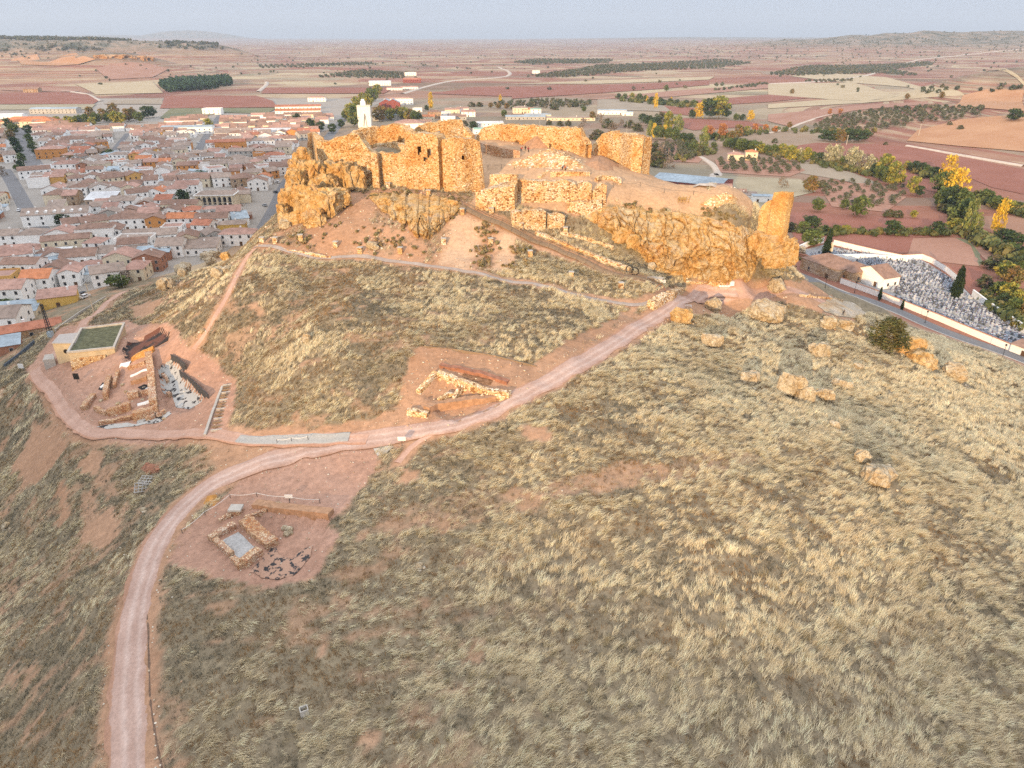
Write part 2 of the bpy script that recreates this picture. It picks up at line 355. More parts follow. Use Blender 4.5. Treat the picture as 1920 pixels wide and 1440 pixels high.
sx, sy = MX.ravel(), MY.ravel(); sz = H.ravel()
nA = fbm(sx/3.1, sy/3.1, 11, 4); nB = fbm(sx/12, sy/12, 12, 4); nC = fbm(sx/0.9, sy/0.9, 13, 2)
def soft(poly, wob=1.3):
    return inpoly(sx+(nA-.5)*2*wob*2, sy+(vnoise(sx/3, sy/3, 44)-.5)*2*wob*2, poly).astype(float)
inhill = ((sx > -200) & (sx < 200) & (sy > 20) & (sy < 300))
idx = np.nonzero(inhill)[0]
def soil_mask(x, y):
    """1 = bare soil, 0 = full grass cover"""
    w1 = (fbm(x/3.1, y/3.1, 11, 3)-.5)*3.2; w2 = (fbm(x/3.1, y/3.1, 61, 3)-.5)*3.2; X, Y = x+w1, y+w2
    s = np.zeros(x.shape)
    patch = fbm(x/5, y/5, 21, 4)
    s = np.maximum(s, 0.86*inpoly(X, Y, Z_SLOPE)*(0.75+0.5*(patch < .55)))
    for z in Z_BARE+Z_SCREE: s = np.maximum(s, 0.95*inpoly(X, Y, z))
    for z in (Z_A, Z_B, Z_C): s = np.maximum(s, inpoly(x+w1*.4, y+w2*.4, z)*1.0)
    s = np.maximum(s, 0.93*inpoly(X, Y, Z_D)); s = np.maximum(s, 0.985*inpoly(X, Y, Z_TOP)); s = np.maximum(s, inpoly(x+w1*.4, y+w2*.4, Z_SHELF))
    s = np.maximum(s, inpoly(X, Y, Z_BAND)*(0.36+0.34*(patch > .54)))
    for line, wd in ((wMAIN, 2.9), (wSIDE, 2.3), (wUPPER, 1.0), (wWALK, 1.5), (wLEFTP, 1.1), (wLOWT, 2.0), (wSPUR, 1.2), (wSHELF, 3.0)):
        s = np.maximum(s, 1-sstep(wd, wd+1.0, segdist(X*.6+x*.4, Y*.6+y*.4, line)))
    # red scars down the left slope and odd bald spots
    lw = sstep(-30, -60, x+0.15*(y-80))*sstep(84, 100, y)
    s = np.maximum(s, lw*sstep(.64, .69, fbm((x+y*.6)/4, (y-x*.2)/9, 23, 4))*0.8)
    s = np.maximum(s, sstep(.71, .75, fbm(x/4.2, y/4.2, 29, 4))*0.8*(1-sstep(-8, 8, x)))
    s = np.maximum(s, (1-sstep(-20, 15, x))*sstep(.64, .70, fbm(x/5.2, y/2.6, 33, 3))*.6)
    return np.clip(s, 0, 1)
soil = np.zeros(sx.shape); soil[idx] = soil_mask(sx[idx], sy[idx])
c_soil = np.stack([0.415+0.16*(nB-.5), 0.250+0.12*(nB-.5), 0.160+.09*(nB-.5)], 1)*(0.85+0.45*nC[:, None]*0.6)
c_turf = np.stack([0.195+.05*nA, 0.160+.04*nA, 0.113+.02*nA], 1)*(0.7+0.7*nC[:, None])
col = c_turf*(1-soil[:, None])+c_soil*soil[:, None]
top = np.zeros(sx.shape); top[idx] = inpoly(sx[idx], sy[idx], Z_TOP)
col = np.where(top[:, None] > 0, np.stack([0.43+.09*nA, 0.278+.07*nA, 0.170+.05*nA], 1), col)
pit = np.zeros(sx.shape); pit[idx] = inpoly(sx[idx], sy[idx], Z_A)+inpoly(sx[idx], sy[idx], Z_C)
col = np.where((pit > 0)[:, None], col*np.array([0.98, 0.98, 1.12]), col)
far = 1-((inhill) & (sz > 1.2)).astype(float)
town = inpoly(sx, sy, Z_TOWN).astype(float)
c_town = np.stack([0.30+.08*nB, 0.275+.07*nB, 0.25+.06*nB], 1)
col = np.where(far[:, None] > 0, np.where(town[:, None] > 0, c_town, col), col)
vall = inpoly(sx, sy, Z_VALLEY).astype(float)*(1-town)
c_val = np.stack([0.265+.14*(nB-.3), 0.235+.12*(nB-.3), 0.175+.09*(nB-.3)], 1)
col = np.where((far*vall)[:, None] > 0, c_val, col)
alpha_far = far*(1-town)*(1-.5*vall)
# trenches of the digs
def dig(poly, depth):
    m = inpoly(sx, sy, zone(poly)); sz[m] -= depth
    return m
pale_m = np.zeros(sx.shape)
for k_ in range(5):
    wx, wy = sx[idx]+(fbm(sx[idx]/1.7, sy[idx]/4, 51+k_, 3)-.5)*5, sy[idx]+(fbm(sx[idx]/3, sy[idx]/3, 61+k_, 3)-.5)*5
    pale_m[idx] += .2*np.maximum(inpoly(wx, wy, Z_BARE[0]), inpoly(wx, wy, Z_BARE[1]))
pm_ = np.clip(pale_m*(.7+.5*nA), 0, 1)[:, None]; col = col*(1-pm_)+np.stack([.50+.05*nA, .345+.04*nA, .235+.03*nA], 1)*pm_
PIT1 = [(228,655),(240,638),(300,612),(320,622),(315,640),(262,668),(235,675)]
PIT2 = [(296,690),(322,664),(348,688),(340,697),(388,742),(356,770),(318,765),(300,740)]
SQ = [(418,1012),(453,1000),(478,1030),(450,1062)]
dig(PIT1, 1.1); dig(PIT2, 1.5)
bk = dig([(800,737),(822,707),(866,724),(950,744),(915,766),(852,788),(806,762)], 1.1); bk2 = dig([(478,962),(612,978),(598,1030),(575,1076),(480,1090),(500,1026)], .8); bk3 = dig([(150,720),(210,690),(280,680),(292,762),(255,785),(190,795),(160,775)], .7)
H = sz.reshape(H.shape)

mg, t, p = nt('ground', 0.97)
at = N(t, 'ShaderNodeVertexColor'); at.layer_name = 'Col'
fa = N(t, 'ShaderNodeAttribute'); fa.attribute_name = 'far'
v = geo_pos(t)
fine = noise_node(t, 1.1, 6, 0.7, v); fr = ramp_node(t, fine, [(0.3, (.72,)*3), (0.7, (1.16,)*3)])
grain = noise_node(t, 6.0, 3, 0.7, v); gr = ramp_node(t, grain, [(0.33, (.62, .60, .58)), (0.46, (1, 1, 1)), (0.66, (1.1, 1.08, 1.04))])
near = mulc(t, mulc(t, at.outputs[0], fr), gr, 0.8)
def parcels(rot, sc, seed):
    mp = N(t, 'ShaderNodeMapping'); mp.inputs['Rotation'].default_value = (0, 0, rot); mp.inputs['Scale'].default_value = sc; mp.inputs['Location'].default_value = (seed, seed*.7, 0)
    t.links.new(v, mp.inputs[0])
    dn = N(t, 'ShaderNodeTexNoise'); dn.inputs['Scale'].default_value = 1.3; dn.inputs['Detail'].default_value = 3; t.links.new(mp.outputs[0], dn.inputs['Vector'])
    ad = N(t, 'ShaderNodeVectorMath', operation='MULTIPLY_ADD'); ad.inputs[1].default_value = (.35, .35, 0); t.links.new(dn.outputs['Color'], ad.inputs[0]); t.links.new(mp.outputs[0], ad.inputs[2])
    vo = N(t, 'ShaderNodeTexVoronoi', feature='F1', distance='CHEBYCHEV'); vo.inputs['Scale'].default_value = 1; vo.inputs['Randomness'].default_value = .95
    t.links.new(ad.outputs[0], vo.inputs['Vector']); s = N(t, 'ShaderNodeSeparateColor'); t.links.new(vo.outputs['Color'], s.inputs[0]); return s.outputs[0], s.outputs[1]
f1, f1b = parcels(0.30, (1/240, 1/100, 1), 3.1); f2, f2b = parcels(-0.12, (1/620, 1/290, 1), 9.7)
red, redd, tan, stub, grey, ol = (.29, .135, .095), (.225, .105, .08), (.36, .25, .175), (.44, .36, .24), (.235, .19, .145), (.15, .145, .10)
pal = ramp_node(t, f1, [(0, red), (.18, tan), (.30, redd), (.44, stub), (.56, grey), (.64, red), (.78, stub), (.88, redd), (.94, ol)], 'CONSTANT')
pal2 = ramp_node(t, f2, [(0, tan), (.2, red), (.42, stub), (.55, red), (.75, tan), (.86, redd)], 'CONSTANT')
pm = mixc(t, 0.42, pal, pal2)
wf = noise_node(t, 0.02, 5, .6, v); wr = ramp_node(t, wf, [(.3, (.8, .8, .8)), (.7, (1.12, 1.12, 1.1))])
pm = mulc(t, pm, wr)
tuft = noise_node(t, 0.09, 6, .75, v); tr = ramp_node(t, tuft, [(.60, (1, 1, 1)), (.68, (.45, .5, .42))]); pm = mulc(t, pm, tr, .75)
# scrub and woodland colours where the land rises far away (height based)
sepz = N(t, 'ShaderNodeSeparateXYZ'); t.links.new(v, sepz.inputs[0])
hz = N(t, 'ShaderNodeMapRange'); hz.inputs[1].default_value = 26; hz.inputs[2].default_value = 58; t.links.new(sepz.outputs[2], hz.inputs[0])
hn = noise_node(t, 0.012, 6, .7, v); hcol = ramp_node(t, hn, [(.36, (.08, .085, .06)), (.48, (.17, .15, .115)), (.60, (.29, .22, .165)), (.72, (.36, .235, .18))])
pm = mixc(t, hz.outputs[0], pm, hcol)
fin = mixc(t, fa.outputs['Fac'], near, pm)
t.links.new(fin, p.inputs['Base Color']); bumpn(t, p, fine, 0.6, 0.25)
nx, ny = len(GX), len(GY)
ii = np.arange(nx*ny).reshape(ny, nx); F = np.stack([ii[:-1, :-1], ii[:-1, 1:], ii[1:, 1:], ii[1:, :-1]], -1).reshape(-1, 4)
ground = structure(mk('ground', np.stack([sx, sy, sz], 1), F, mg, cols=np.clip(col, .01, .9), smooth=True))
fat = ground.data.attributes.new('far', 'FLOAT', 'POINT'); fat.data.foreach_set('value', alpha_far.astype(np.float32))
tag(ground, 'red soil ground of the castle hill and the plain', 'ground')

# unseen range of hills added behind the viewpoint, towards the low sun: it shades the town and the hill foot
hx = np.linspace(-2600, 2200, 130); hy = np.linspace(-1450, -650, 26); HX, HY = np.meshgrid(hx, hy)
TE = math.tan(SUN_EL)
q = HX*(-SUN_H[1])-HY*(-SUN_H[0])*1.0
lat = HX*(-SUN_H[1])+HY*SUN_H[0]             # coordinate across the sun's direction
along = HX*(-SUN_H[0])+HY*(-SUN_H[1])
crest = (-10+0-TE*(-1050-250))+68*(1-sstep(-235, -170, lat))+6*(fbm(lat/60, lat*0, 3, 3)-.5)
prof = np.clip(1-np.abs((along+1050)/520), 0, 1); prof = np.minimum(1, prof*1.15)
HZ = crest*sstep(0, 1, prof)-5
ii = np.arange(HX.size).reshape(HX.shape); F2 = np.stack([ii[:-1, :-1], ii[:-1, 1:], ii[1:, 1:], ii[1:, :-1]], -1).reshape(-1, 4)
hills = structure(mk('hills', np.stack([HX.ravel(), HY.ravel(), HZ.ravel()], 1), F2, mg, cols=np.tile([.3, .22, .15], (HX.size, 1)), smooth=True))
tag(hills, 'unseen hills added behind the viewpoint to shade the town', 'hills')

# ------------------------------------------------------------------ tracks and paths
def resample(pts, step):
    P = [np.array(p[:2], float) for p in pts]; out = []
    for i in range(len(P)-1):
        p0 = P[max(i-1, 0)]; p1 = P[i]; p2 = P[i+1]; p3 = P[min(i+2, len(P)-1)]
        n = max(1, int(np.hypot(*(p2-p1))/step))
        for k in range(n):
            u = k/n; out.append(.5*((2*p1)+(-p0+p2)*u+(2*p0-5*p1+4*p2-p3)*u*u+(-p0+3*p1-3*p2+p3)*u**3))
    out.append(P[-1]); return np.array(out)
def strip(name, line, width, off, mat, step=0.8, nw=8, wob=.25, label=None, flat=0.0, crown=0.0):
    c = resample(line, step); t_ = np.gradient(c, axis=0); t_ /= np.linalg.norm(t_, axis=1)[:, None]+1e-9; nrm = np.stack([-t_[:, 1], t_[:, 0]], 1)
    vs = []; cs = []
    for i in range(len(c)):
        w = (width[0]+(width[1]-width[0])*i/(len(c)-1)) if isinstance(width, tuple) else width
        e1 = (vnoise(i*.35, 0.0, 5)-.5)*2*wob; e2 = (vnoise(i*.35, 9.0, 6)-.5)*2*wob
        for k in range(nw+1):
            u = k/nw*2-1; s_ = u*w/2+(e1 if k == 0 else e2 if k == nw else 0)
            q_ = c[i]+nrm[i]*s_; vs.append((q_[0], q_[1], 0)); cs.append((u*.5+.5, i*step, 0))
    vs = np.array(vs); cs = np.array(cs); z = h(vs[:, 0], vs[:, 1]); edge = np.abs(cs[:, 0]*2-1)
    if flat: zc = np.repeat(h(c[:, 0], c[:, 1]), nw+1); z = z*(1-flat)+zc*flat; z = np.maximum(z, h(vs[:, 0], vs[:, 1]))
    vs[:, 2] = z+np.where(edge > .999, -0.05, off+crown*(1-edge**2))
    a = np.arange(len(c)-1)[:, None]*(nw+1)+np.arange(nw)[None]; f = np.stack([a, a+1, a+nw+2, a+nw+1], -1).reshape(-1, 4)[:, ::-1]
    o = structure(mk(name, vs, f, mat, cols=cs, smooth=True))
    if label: tag(o, label, name.replace('_', ' '))
    return o
def trackmat(name, base, rut, edge, rutamt=.8):
    m, t, p = nt(name, .97); at = N(t, 'ShaderNodeVertexColor'); at.layer_name = 'Col'; s = N(t, 'ShaderNodeSeparateColor'); t.links.new(at.outputs[0], s.inputs[0]); v = geo_pos(t)
    nz = noise_node(t, .5, 4, .6, v); ad = N(t, 'ShaderNodeMath', operation='MULTIPLY_ADD'); ad.inputs[1].default_value = .22; t.links.new(nz, ad.inputs[0]); t.links.new(s.outputs[0], ad.inputs[2])
    z = [(0.08, edge), (.20, base), (.24, base), (.35, rut), (.46, base), (.56, base), (.68, rut), (.80, base), (.97, base), (1.0, edge)]
    c = ramp_node(t, ad.outputs[0], z); a = noise_node(t, 2.5, 6, .7, v); b = noise_node(t, .25, 4, .6, v)
    c = mulc(t, c, ramp_node(t, a, [(.3, (.78,)*3), (.7, (1.12,)*3)])); c = mulc(t, c, ramp_node(t, b, [(.35, (.86, .82, .8)), (.65, (1.05,)*3)]))
    t.links.new(c, p.inputs['Base Color']); bumpn(t, p, a, .5, .15); return m
M_TR = trackmat('track_dirt', (.47, .33, .275), (.55, .42, .365), (.42, .25, .175))
M_PA = trackmat('path_dirt', (.49, .32, .25), (.51, .34, .27), (.45, .26, .18))
M_GR = trackmat('grey_path', (.36, .31, .28), (.40, .35, .32), (.36, .27, .22))
M_ASPH = plain('asphalt', (.20, .195, .20), .9, .2, 3)
M_PALE = trackmat('pale_track', (.52, .46, .40), (.56, .5, .44), (.40, .33, .27))
strip('track', wMAIN, (4.6, 4.4), .07, M_TR, wob=.5, label='wide pale dirt track curving up the hill towards the castle', flat=.4)
strip('path', wSIDE, 3.0, .09, M_PA, label='dirt path running left past the stone dig with stairs', flat=.6)
strip('path', wUPPER, 1.5, .06, M_GR, label='thin grey footpath crossing the slope below the castle', nw=4, wob=.12, flat=.6)
strip('path', wLEFTP, 1.7, .06, M_PA, label='narrow red footpath climbing the left side of the grassy slope', nw=4, wob=.15)
strip('path', wLOWT, 3.2, .06, M_PA, label='reddish lane behind the green roofed building by the town', nw=6, flat=.5)
strip('path', wSPUR, 1.6, .10, M_PA, label='short pale spur path beside the track junction', nw=4)
strip('path', wSHELF, 4.5, .08, M_PA, label='dirt path along the shelf to the round stone threshing floor')
strip('ditch', track_world([(270,1105),(276,1160),(279,1220),(281,1290),(287,1350),(300,1420),(312,1470)]), .4, .03, plain('ditch_soil', (.19, .125, .09), .97, .4, 3), nw=3, wob=.15, label='narrow dark ditch on the right side of the lower track')
strip('gravel', track_world([(445,824),(520,826),(590,824),(655,820)]), 2.6, .13, plain('grey_gravel', (.40, .39, .37), .95, .25, 4), label='grey gravel strip beside the track junction', flat=.5)
# ------------------------------------------------------------------ castle ruin
ST = [(.70, .53, .32), (.62, .42, .22), (.76, .64, .45), (.56, .34, .16), (.68, .50, .28), (.80, .71, .55), (.64, .45, .24), (.34, .19, .09), (.74, .60, .40)]  # the darkest brown entry paints small shaded holes in the wall
M_WALL = masonry('rubble_masonry', ST, (.28, .15, .065), 2.5, .05)
M_LOW = masonry('pale_masonry', [(.74, .62, .44), (.78, .69, .53), (.62, .43, .25), (.70, .54, .34), (.82, .74, .61), (.30, .17, .09), (.76, .66, .50)], (.30, .17, .09), 2.1, .06, dark=(.40, .22, .12))
M_PLAS = masonry('rammed_wall', [(.66, .45, .21), (.60, .39, .17), (.72, .53, .27), (.56, .35, .15)], (.44, .26, .11), 2.2, .05, dark=(.50, .30, .12))
M_DIG = masonry('dig_masonry', [(.66, .50, .37), (.56, .35, .23), (.72, .60, .48), (.50, .29, .19), (.68, .53, .40)], (.30, .17, .12), 3.0, .07, dark=(.33, .17, .12))
M_ROCK = rockmat('rock', (.54, .335, .125), (.56, .265, .07), (.63, .51, .33), (.17, .105, .055), .22)
M_MESA = rockmat('mesa_rock', (.36, .20, .10), (.38, .18, .08), (.42, .28, .17), (.2, .12, .07), .03)
M_ROCKG = rockmat('boulder_rock', (.52, .42, .28), (.54, .34, .14), (.72, .65, .51), (.13, .10, .075), .42)
M_HOLE = plain('hole_shade', (.03, .022, .018), .95, .3)  # near black colour stands in for the shade inside openings
def zat(y, py, px=960):                       # height of the point at forward distance y seen on photo row py
    d = ray(px, py); return CAMZ+d[2]*y/d[1]
def ruin_wall(name, label, pts, thick=1.6, mat=None, holes=(), rag=.45, cell=.55, bury=1.4, cat='ruined wall', relief=.16, group=None, lean=0.0, seed=0, parent=None, zbase=None):
    mat = mat or M_WALL; W_ = []
    for p_ in pts:
        q_ = onz(p_[0], p_[1], p_[3]) if len(p_) > 3 else G(p_[0], p_[1])
        W_.append((q_[0], q_[1], zat(q_[1], p_[2], p_[0]), p_[0]))
    cx_ = []; 
    for a, b in zip(W_[:-1], W_[1:]):
        n = max(1, int(math.hypot(b[0]-a[0], b[1]-a[1])/cell+.5))
        for k in range(n): cx_.append([a[i]+(b[i]-a[i])*k/n for i in range(4)])
    cx_.append(list(W_[-1])); cx_ = np.array(cx_); nu = len(cx_)
    tang = np.gradient(cx_[:, :2], axis=0) if nu > 2 else np.repeat((cx_[-1:, :2]-cx_[:1, :2]), nu, 0)
    tang /= np.linalg.norm(tang, axis=1)[:, None]+1e-9; nrm = np.stack([-tang[:, 1], tang[:, 0]], 1)
    mid = cx_[nu//2]; 
    if nrm[nu//2]@mid[:2] < 0: nrm = -nrm       # away from the viewer
    zb = np.minimum(h(cx_[:, 0], cx_[:, 1]), h(cx_[:, 0]+nrm[:, 0]*thick, cx_[:, 1]+nrm[:, 1]*thick))-bury
    if zbase is not None: zb = np.full(nu, float(zbase))
    rg = np.array([(mnoise.noise(Vector((x_*.55, y_*.55, 3.1+seed)))+.6*mnoise.noise(Vector((x_*1.7, y_*1.7, seed)))) for x_, y_ in cx_[:, :2]])*rag
    zt = np.maximum(cx_[:, 2]+rg, zb+.3); nv = max(2, int((zt-zb).max()/cell)); V = []; 
    def vert(i, j, back):
        x_, y_ = cx_[i, :2]; z_ = zb[i]+(zt[i]-zb[i])*j/nv
        o = thick if back else 0.0
        if back and j == nv: z_ += rag*.9*mnoise.noise(Vector((x_*.8, y_*.8, 40.+seed)))
        dn = relief*mnoise.noise(Vector((x_*.9, y_*.9, z_*.9+seed)))*1.4+relief*.8*mnoise.noise(Vector((x_*.25, y_*.25, z_*.25)))*2
        o += dn+lean*(z_-zb[i]); return (x_+nrm[i, 0]*o, y_+nrm[i, 1]*o, z_)
    for back in (0, 1):
        for i in range(nu):
            for j in range(nv+1): V.append(vert(i, j, back))
    A = lambda i, j, b=0: b*nu*(nv+1)+i*(nv+1)+j
    full = np.ones((nu-1, nv), bool)
    for i in range(nu-1):
        for j in range(nv):
            x_, y_ = (cx_[i, :2]+cx_[i+1, :2])/2; z_ = .5*(zb[i]+zb[i+1])+(.5*(zt[i]+zt[i+1])-.5*(zb[i]+zb[i+1]))*(j+.5)/nv
            ppx, ppy, _ = proj(x_, y_, z_)
            for hx_, hy_, rx_, ry_ in holes:
                if ((ppx-hx_)/rx_)**2+((ppy-hy_)/ry_)**2 < 1: full[i, j] = False
    F_ = []
    for i in range(nu-1):
        for j in range(nv):
            if not full[i, j]: continue
            F_.append((A(i, j), A(i+1, j), A(i+1, j+1), A(i, j+1))); F_.append((A(i, j, 1), A(i, j+1, 1), A(i+1, j+1, 1), A(i+1, j, 1)))
            if j == nv-1 or not full[i, j+1]: F_.append((A(i, j+1), A(i+1, j+1), A(i+1, j+1, 1), A(i, j+1, 1)))
            if j > 0 and not full[i, j-1]: F_.append((A(i, j), A(i, j, 1), A(i+1, j, 1), A(i+1, j)))
            if i == 0 or not full[i-1, j]: F_.append((A(i, j), A(i, j+1), A(i, j+1, 1), A(i, j, 1)))
            if i == nu-2 or not full[i+1, j]: F_.append((A(i+1, j), A(i+1, j, 1), A(i+1, j+1, 1), A(i+1, j+1)))
    base = (float(cx_[:, 0].mean()), float(cx_[:, 1].mean()), float(zb.min()))
    o = mk(name, V, F_, mat, parent, loc=base)
    if label: tag(o, label, cat, group)
    return o
ALLW = 'standing walls of the castle ruin'
def cw(name, label, pts, **k): return ruin_wall(name, label, pts, group=ALLW, **k)
# left curtain wall, niche and the two joined towers
cw('ruined_wall', 'tall pointed orange curtain wall on top of the left cliff', [(583,332,272),(588,332,252),(594,331,248),(601,331,261),(612,331,268),(625,331,262),(645,332,257),(662,333,252)], thick=2.2, seed=1)
cw('ruined_wall', 'rounded bulging wall stump between the pointed wall and the niche', [(658,338,252),(668,341,249),(680,344,256),(690,346,270),(699,348,283),(708,349,292)], thick=3.2, seed=2, relief=.5)
cw('ruined_wall', 'low recessed wall with a tall dark niche beside the towers', [(704,345,286),(716,346,287),(728,347,288),(742,349,290),(755,350,286),(768,350,268)], thick=1.8, seed=3)
cw('ruined_buttress', 'narrow stepped buttress in front of the recessed niche wall', [(700,352,284),(706,353,287),(712,353,290)], thick=1.4, seed=4)
cw('ruined_tower', 'left big tower with a tall slit and a round hole', [(764,353,268),(768,354,254),(780,355,251),(797,355,250),(812,356,252),(825,357,257)], thick=4.0, seed=5, holes=[(786,283,2.6,10),(804,286,4.5,8),(796,298,4,4)])
cw('ruined_tower', 'right big tower with one round hole near the castle gap', [(833,360,262),(838,360,259),(855,361,258),(872,361,259),(890,360,261),(901,359,265),(905,358,300),(909,357,340)], thick=4.0, seed=6, holes=[(869,297,4.5,4.5)])
cw('ruined_wall', 'inner wall strip linking the crevice between both towers', [(822,352,262),(836,354,262)], thick=2.0, seed=7)
# walls behind
cw('ruined_wall', 'low hump of reddish wall behind the pointed wall', [(640,268,262,65),(668,266,247,65),(690,264,240,65),(712,262,237,65)], thick=2.5, seed=8)
cw('ruined_wall', 'domed back ruin with a small dark arch by the white silo', [(708,266,242,65),(725,266,235,65),(742,266,232,65),(757,268,236,65),(764,270,246,65),(782,272,252,65)], thick=2.5, seed=9, holes=[(750,263,4.5,7)])
cw('ruined_wall', 'square back wall with a bright hole right of the dark arch', [(779,262,242,65),(790,262,236,65),(808,261,230,65),(845,260,226,65),(867,259,225,65),(870,259,240,65),(884,260,253,65)], thick=2.0, seed=10, holes=[(822,250,4,4)])
cw('ruined_wall', 'inner sloping parapet of rubble behind the left big tower', [(700,276,270,64),(740,280,268,64),(765,284,272,64)], thick=2.0, seed=11)
cw('ruined_wall', 'longest orange back wall enclosing the far side of the courtyard', [(893,262,256,64),(905,262,241,64),(922,263,233,64),(960,268,234,64),(1000,272,236,64),(1040,276,238,64),(1070,279,240,64),(1087,281,242,64),(1089,281,256,64),(1098,284,272,64),(1106,287,283,63)], thick=2.2, seed=12, holes=[(969,268,3,6),(1032,275,3.2,7),(940,268,4,4)])
cw('ruined_wall', 'broken rising end of the right tower beside the courtyard gap', [(1112,290,284,62),(1120,289,268,62),(1126,289,252,62),(1134,290,247,62),(1149,293,246,62)], thick=2.2, seed=13)
cw('ruined_tower', 'tall right hand tower with a shaded end wall', [(1147,300,249,61),(1160,305,250,60.5),(1180,315,254,60),(1202,329,259,58.5)], thick=3.4, seed=14)
cw('ruined_wall', 'shaded end face closing the tall right hand tower', [(1202,330,259,58.5),(1207,326,259,58.5),(1213,322,260,58.5)], thick=3.0, seed=15, rag=.2)
# works in front of the courtyard
cw('ruined_bastion', 'square pale bastion block standing beside the walkway', [(892,392,360),(905,395,356),(930,397,352),(964,398,349)], thick=7.0, seed=16, mat=M_LOW, rag=.2)
cw('ruined_wall', 'shaded side wall rising behind the square bastion', [(965,398,349),(968,390,342),(970,382,334)], thick=1.6, seed=17, rag=.2)
cw('ruined_wall', 'broad pale front wall between the bastion and the piers', [(969,380,336),(985,380,337),(1010,380,340),(1040,379,340),(1060,380,337),(1070,381,342)], thick=2.2, seed=18, mat=M_LOW, rag=.25)
cw('ruined_wall', 'stepped pier wall at the right end of the pale front wall', [(1068,388,345),(1076,389,343),(1080,389,352),(1086,388,343),(1096,388,341),(1108,387,344)], thick=2.0, seed=19, mat=M_LOW)
cw('ruined_wall', 'small pier with a slot at the edge of the plateau', [(1110,388,357),(1118,388,352),(1128,386,344),(1136,385,348)], thick=2.0, seed=20, mat=M_LOW)
cw('ruined_wall', 'pale foundation wall under the piers', [(1064,398,378),(1080,402,379),(1100,403,378),(1128,398,376)], thick=3.0, seed=21, mat=M_LOW)
cw('ruined_wall', 'lower retaining wall below the bastion facing the walkway', [(960,426,401),(975,429,396),(1000,431,395),(1023,431,397)], thick=2.5, seed=22, mat=M_LOW)
cw('ruined_wall', 'broken stub beside the lower retaining wall', [(1027,430,402),(1040,429,399),(1058,427,403)], thick=1.6, seed=23, mat=M_LOW)
cw('ruined_wall', 'long low wall of the sunken chamber left part', [(918,347,328),(940,346,326),(968,344,327)], thick=1.2, seed=24, mat=M_LOW, rag=.15)
cw('ruined_wall', 'short diagonal wall dividing the sunken chambers', [(1014,334,330),(1022,328,325),(1032,322,319)], thick=1.2, seed=25, mat=M_LOW, rag=.15)
cw('ruined_wall', 'long low wall of the sunken chamber right part', [(1032,332,322),(1060,331,322),(1085,330,322),(1106,330,323)], thick=1.2, seed=26, mat=M_LOW, rag=.15)
cw('ruined_wall', 'curved rim of the round pit on the plateau', [(1121,342,333),(1128,338,329),(1142,337,329),(1156,341,332),(1158,346,337)], thick=1.0, seed=27, mat=M_LOW, rag=.15)
cw('ruined_wall', 'low rubble terrace wall behind the right big tower', [(899,287,268,62.5),(925,291,274,62.5),(950,294,279,62.5),(975,294,283,62.5)], thick=1.5, seed=28, rag=.2, mat=M_DIG)
# lone tower on its rock
lt = cw('ruined_tower', 'lone yellow tower slab at the right edge of the hill', [(1418,436,398,48),(1421,437,386,48),(1428,438,378,48),(1436,440,375,48),(1438,441,361,48),(1447,443,360,48),(1458,445,362,48),(1466,447,361,48)], thick=1.8, seed=30, mat=M_PLAS, rag=.2, zbase=46.0)
cw('ruined_wall', 'pale side wall standing at right angles to the lone tower slab', [(1465,452,362,47),(1470,449,361,47),(1475,445,363,47)], thick=1.3, seed=31, mat=M_PLAS, rag=.2, zbase=46.0)
# low stone lines on the slope
WL = 'low dry stone retaining lines on the slope'
def lw_(label, pts, **k): return ruin_wall('stone_wall', label, pts, cat='stone wall', group=WL, mat=k.pop('mat', M_LOW), thick=k.pop('thick', .8), rag=.25, bury=.6, cell=.4, **k)
lw_('long rubble line along the upper side of the wooden walkway', [(1003,440,434),(1040,457,449),(1080,472,465),(1120,487,480),(1180,510,503)], thick=1.4, seed=41)
lw_('second rubble terrace line above the walkway', [(1050,440,434),(1100,452,445),(1150,468,461)], thick=1.2, seed=42)
lw_('low kerb wall under the orange cliff foot', [(1285,531,527),(1320,533,529),(1360,536,531)], seed=43)
lw_('reddish rubble bank where the footpath meets the track', [(1226,582,566),(1245,572,557),(1262,563,548),(1282,548,540)], thick=2.0, seed=44)
lw_('stone edge running beside the thin footpath', [(482,462,460),(540,470,467),(620,484,481)], thick=.4, seed=45)
lw_('low stone kerb around the threshing floor', [(1500,556,552),(1530,560,556),(1560,562,558),(1580,566,562)], thick=.5, seed=46)

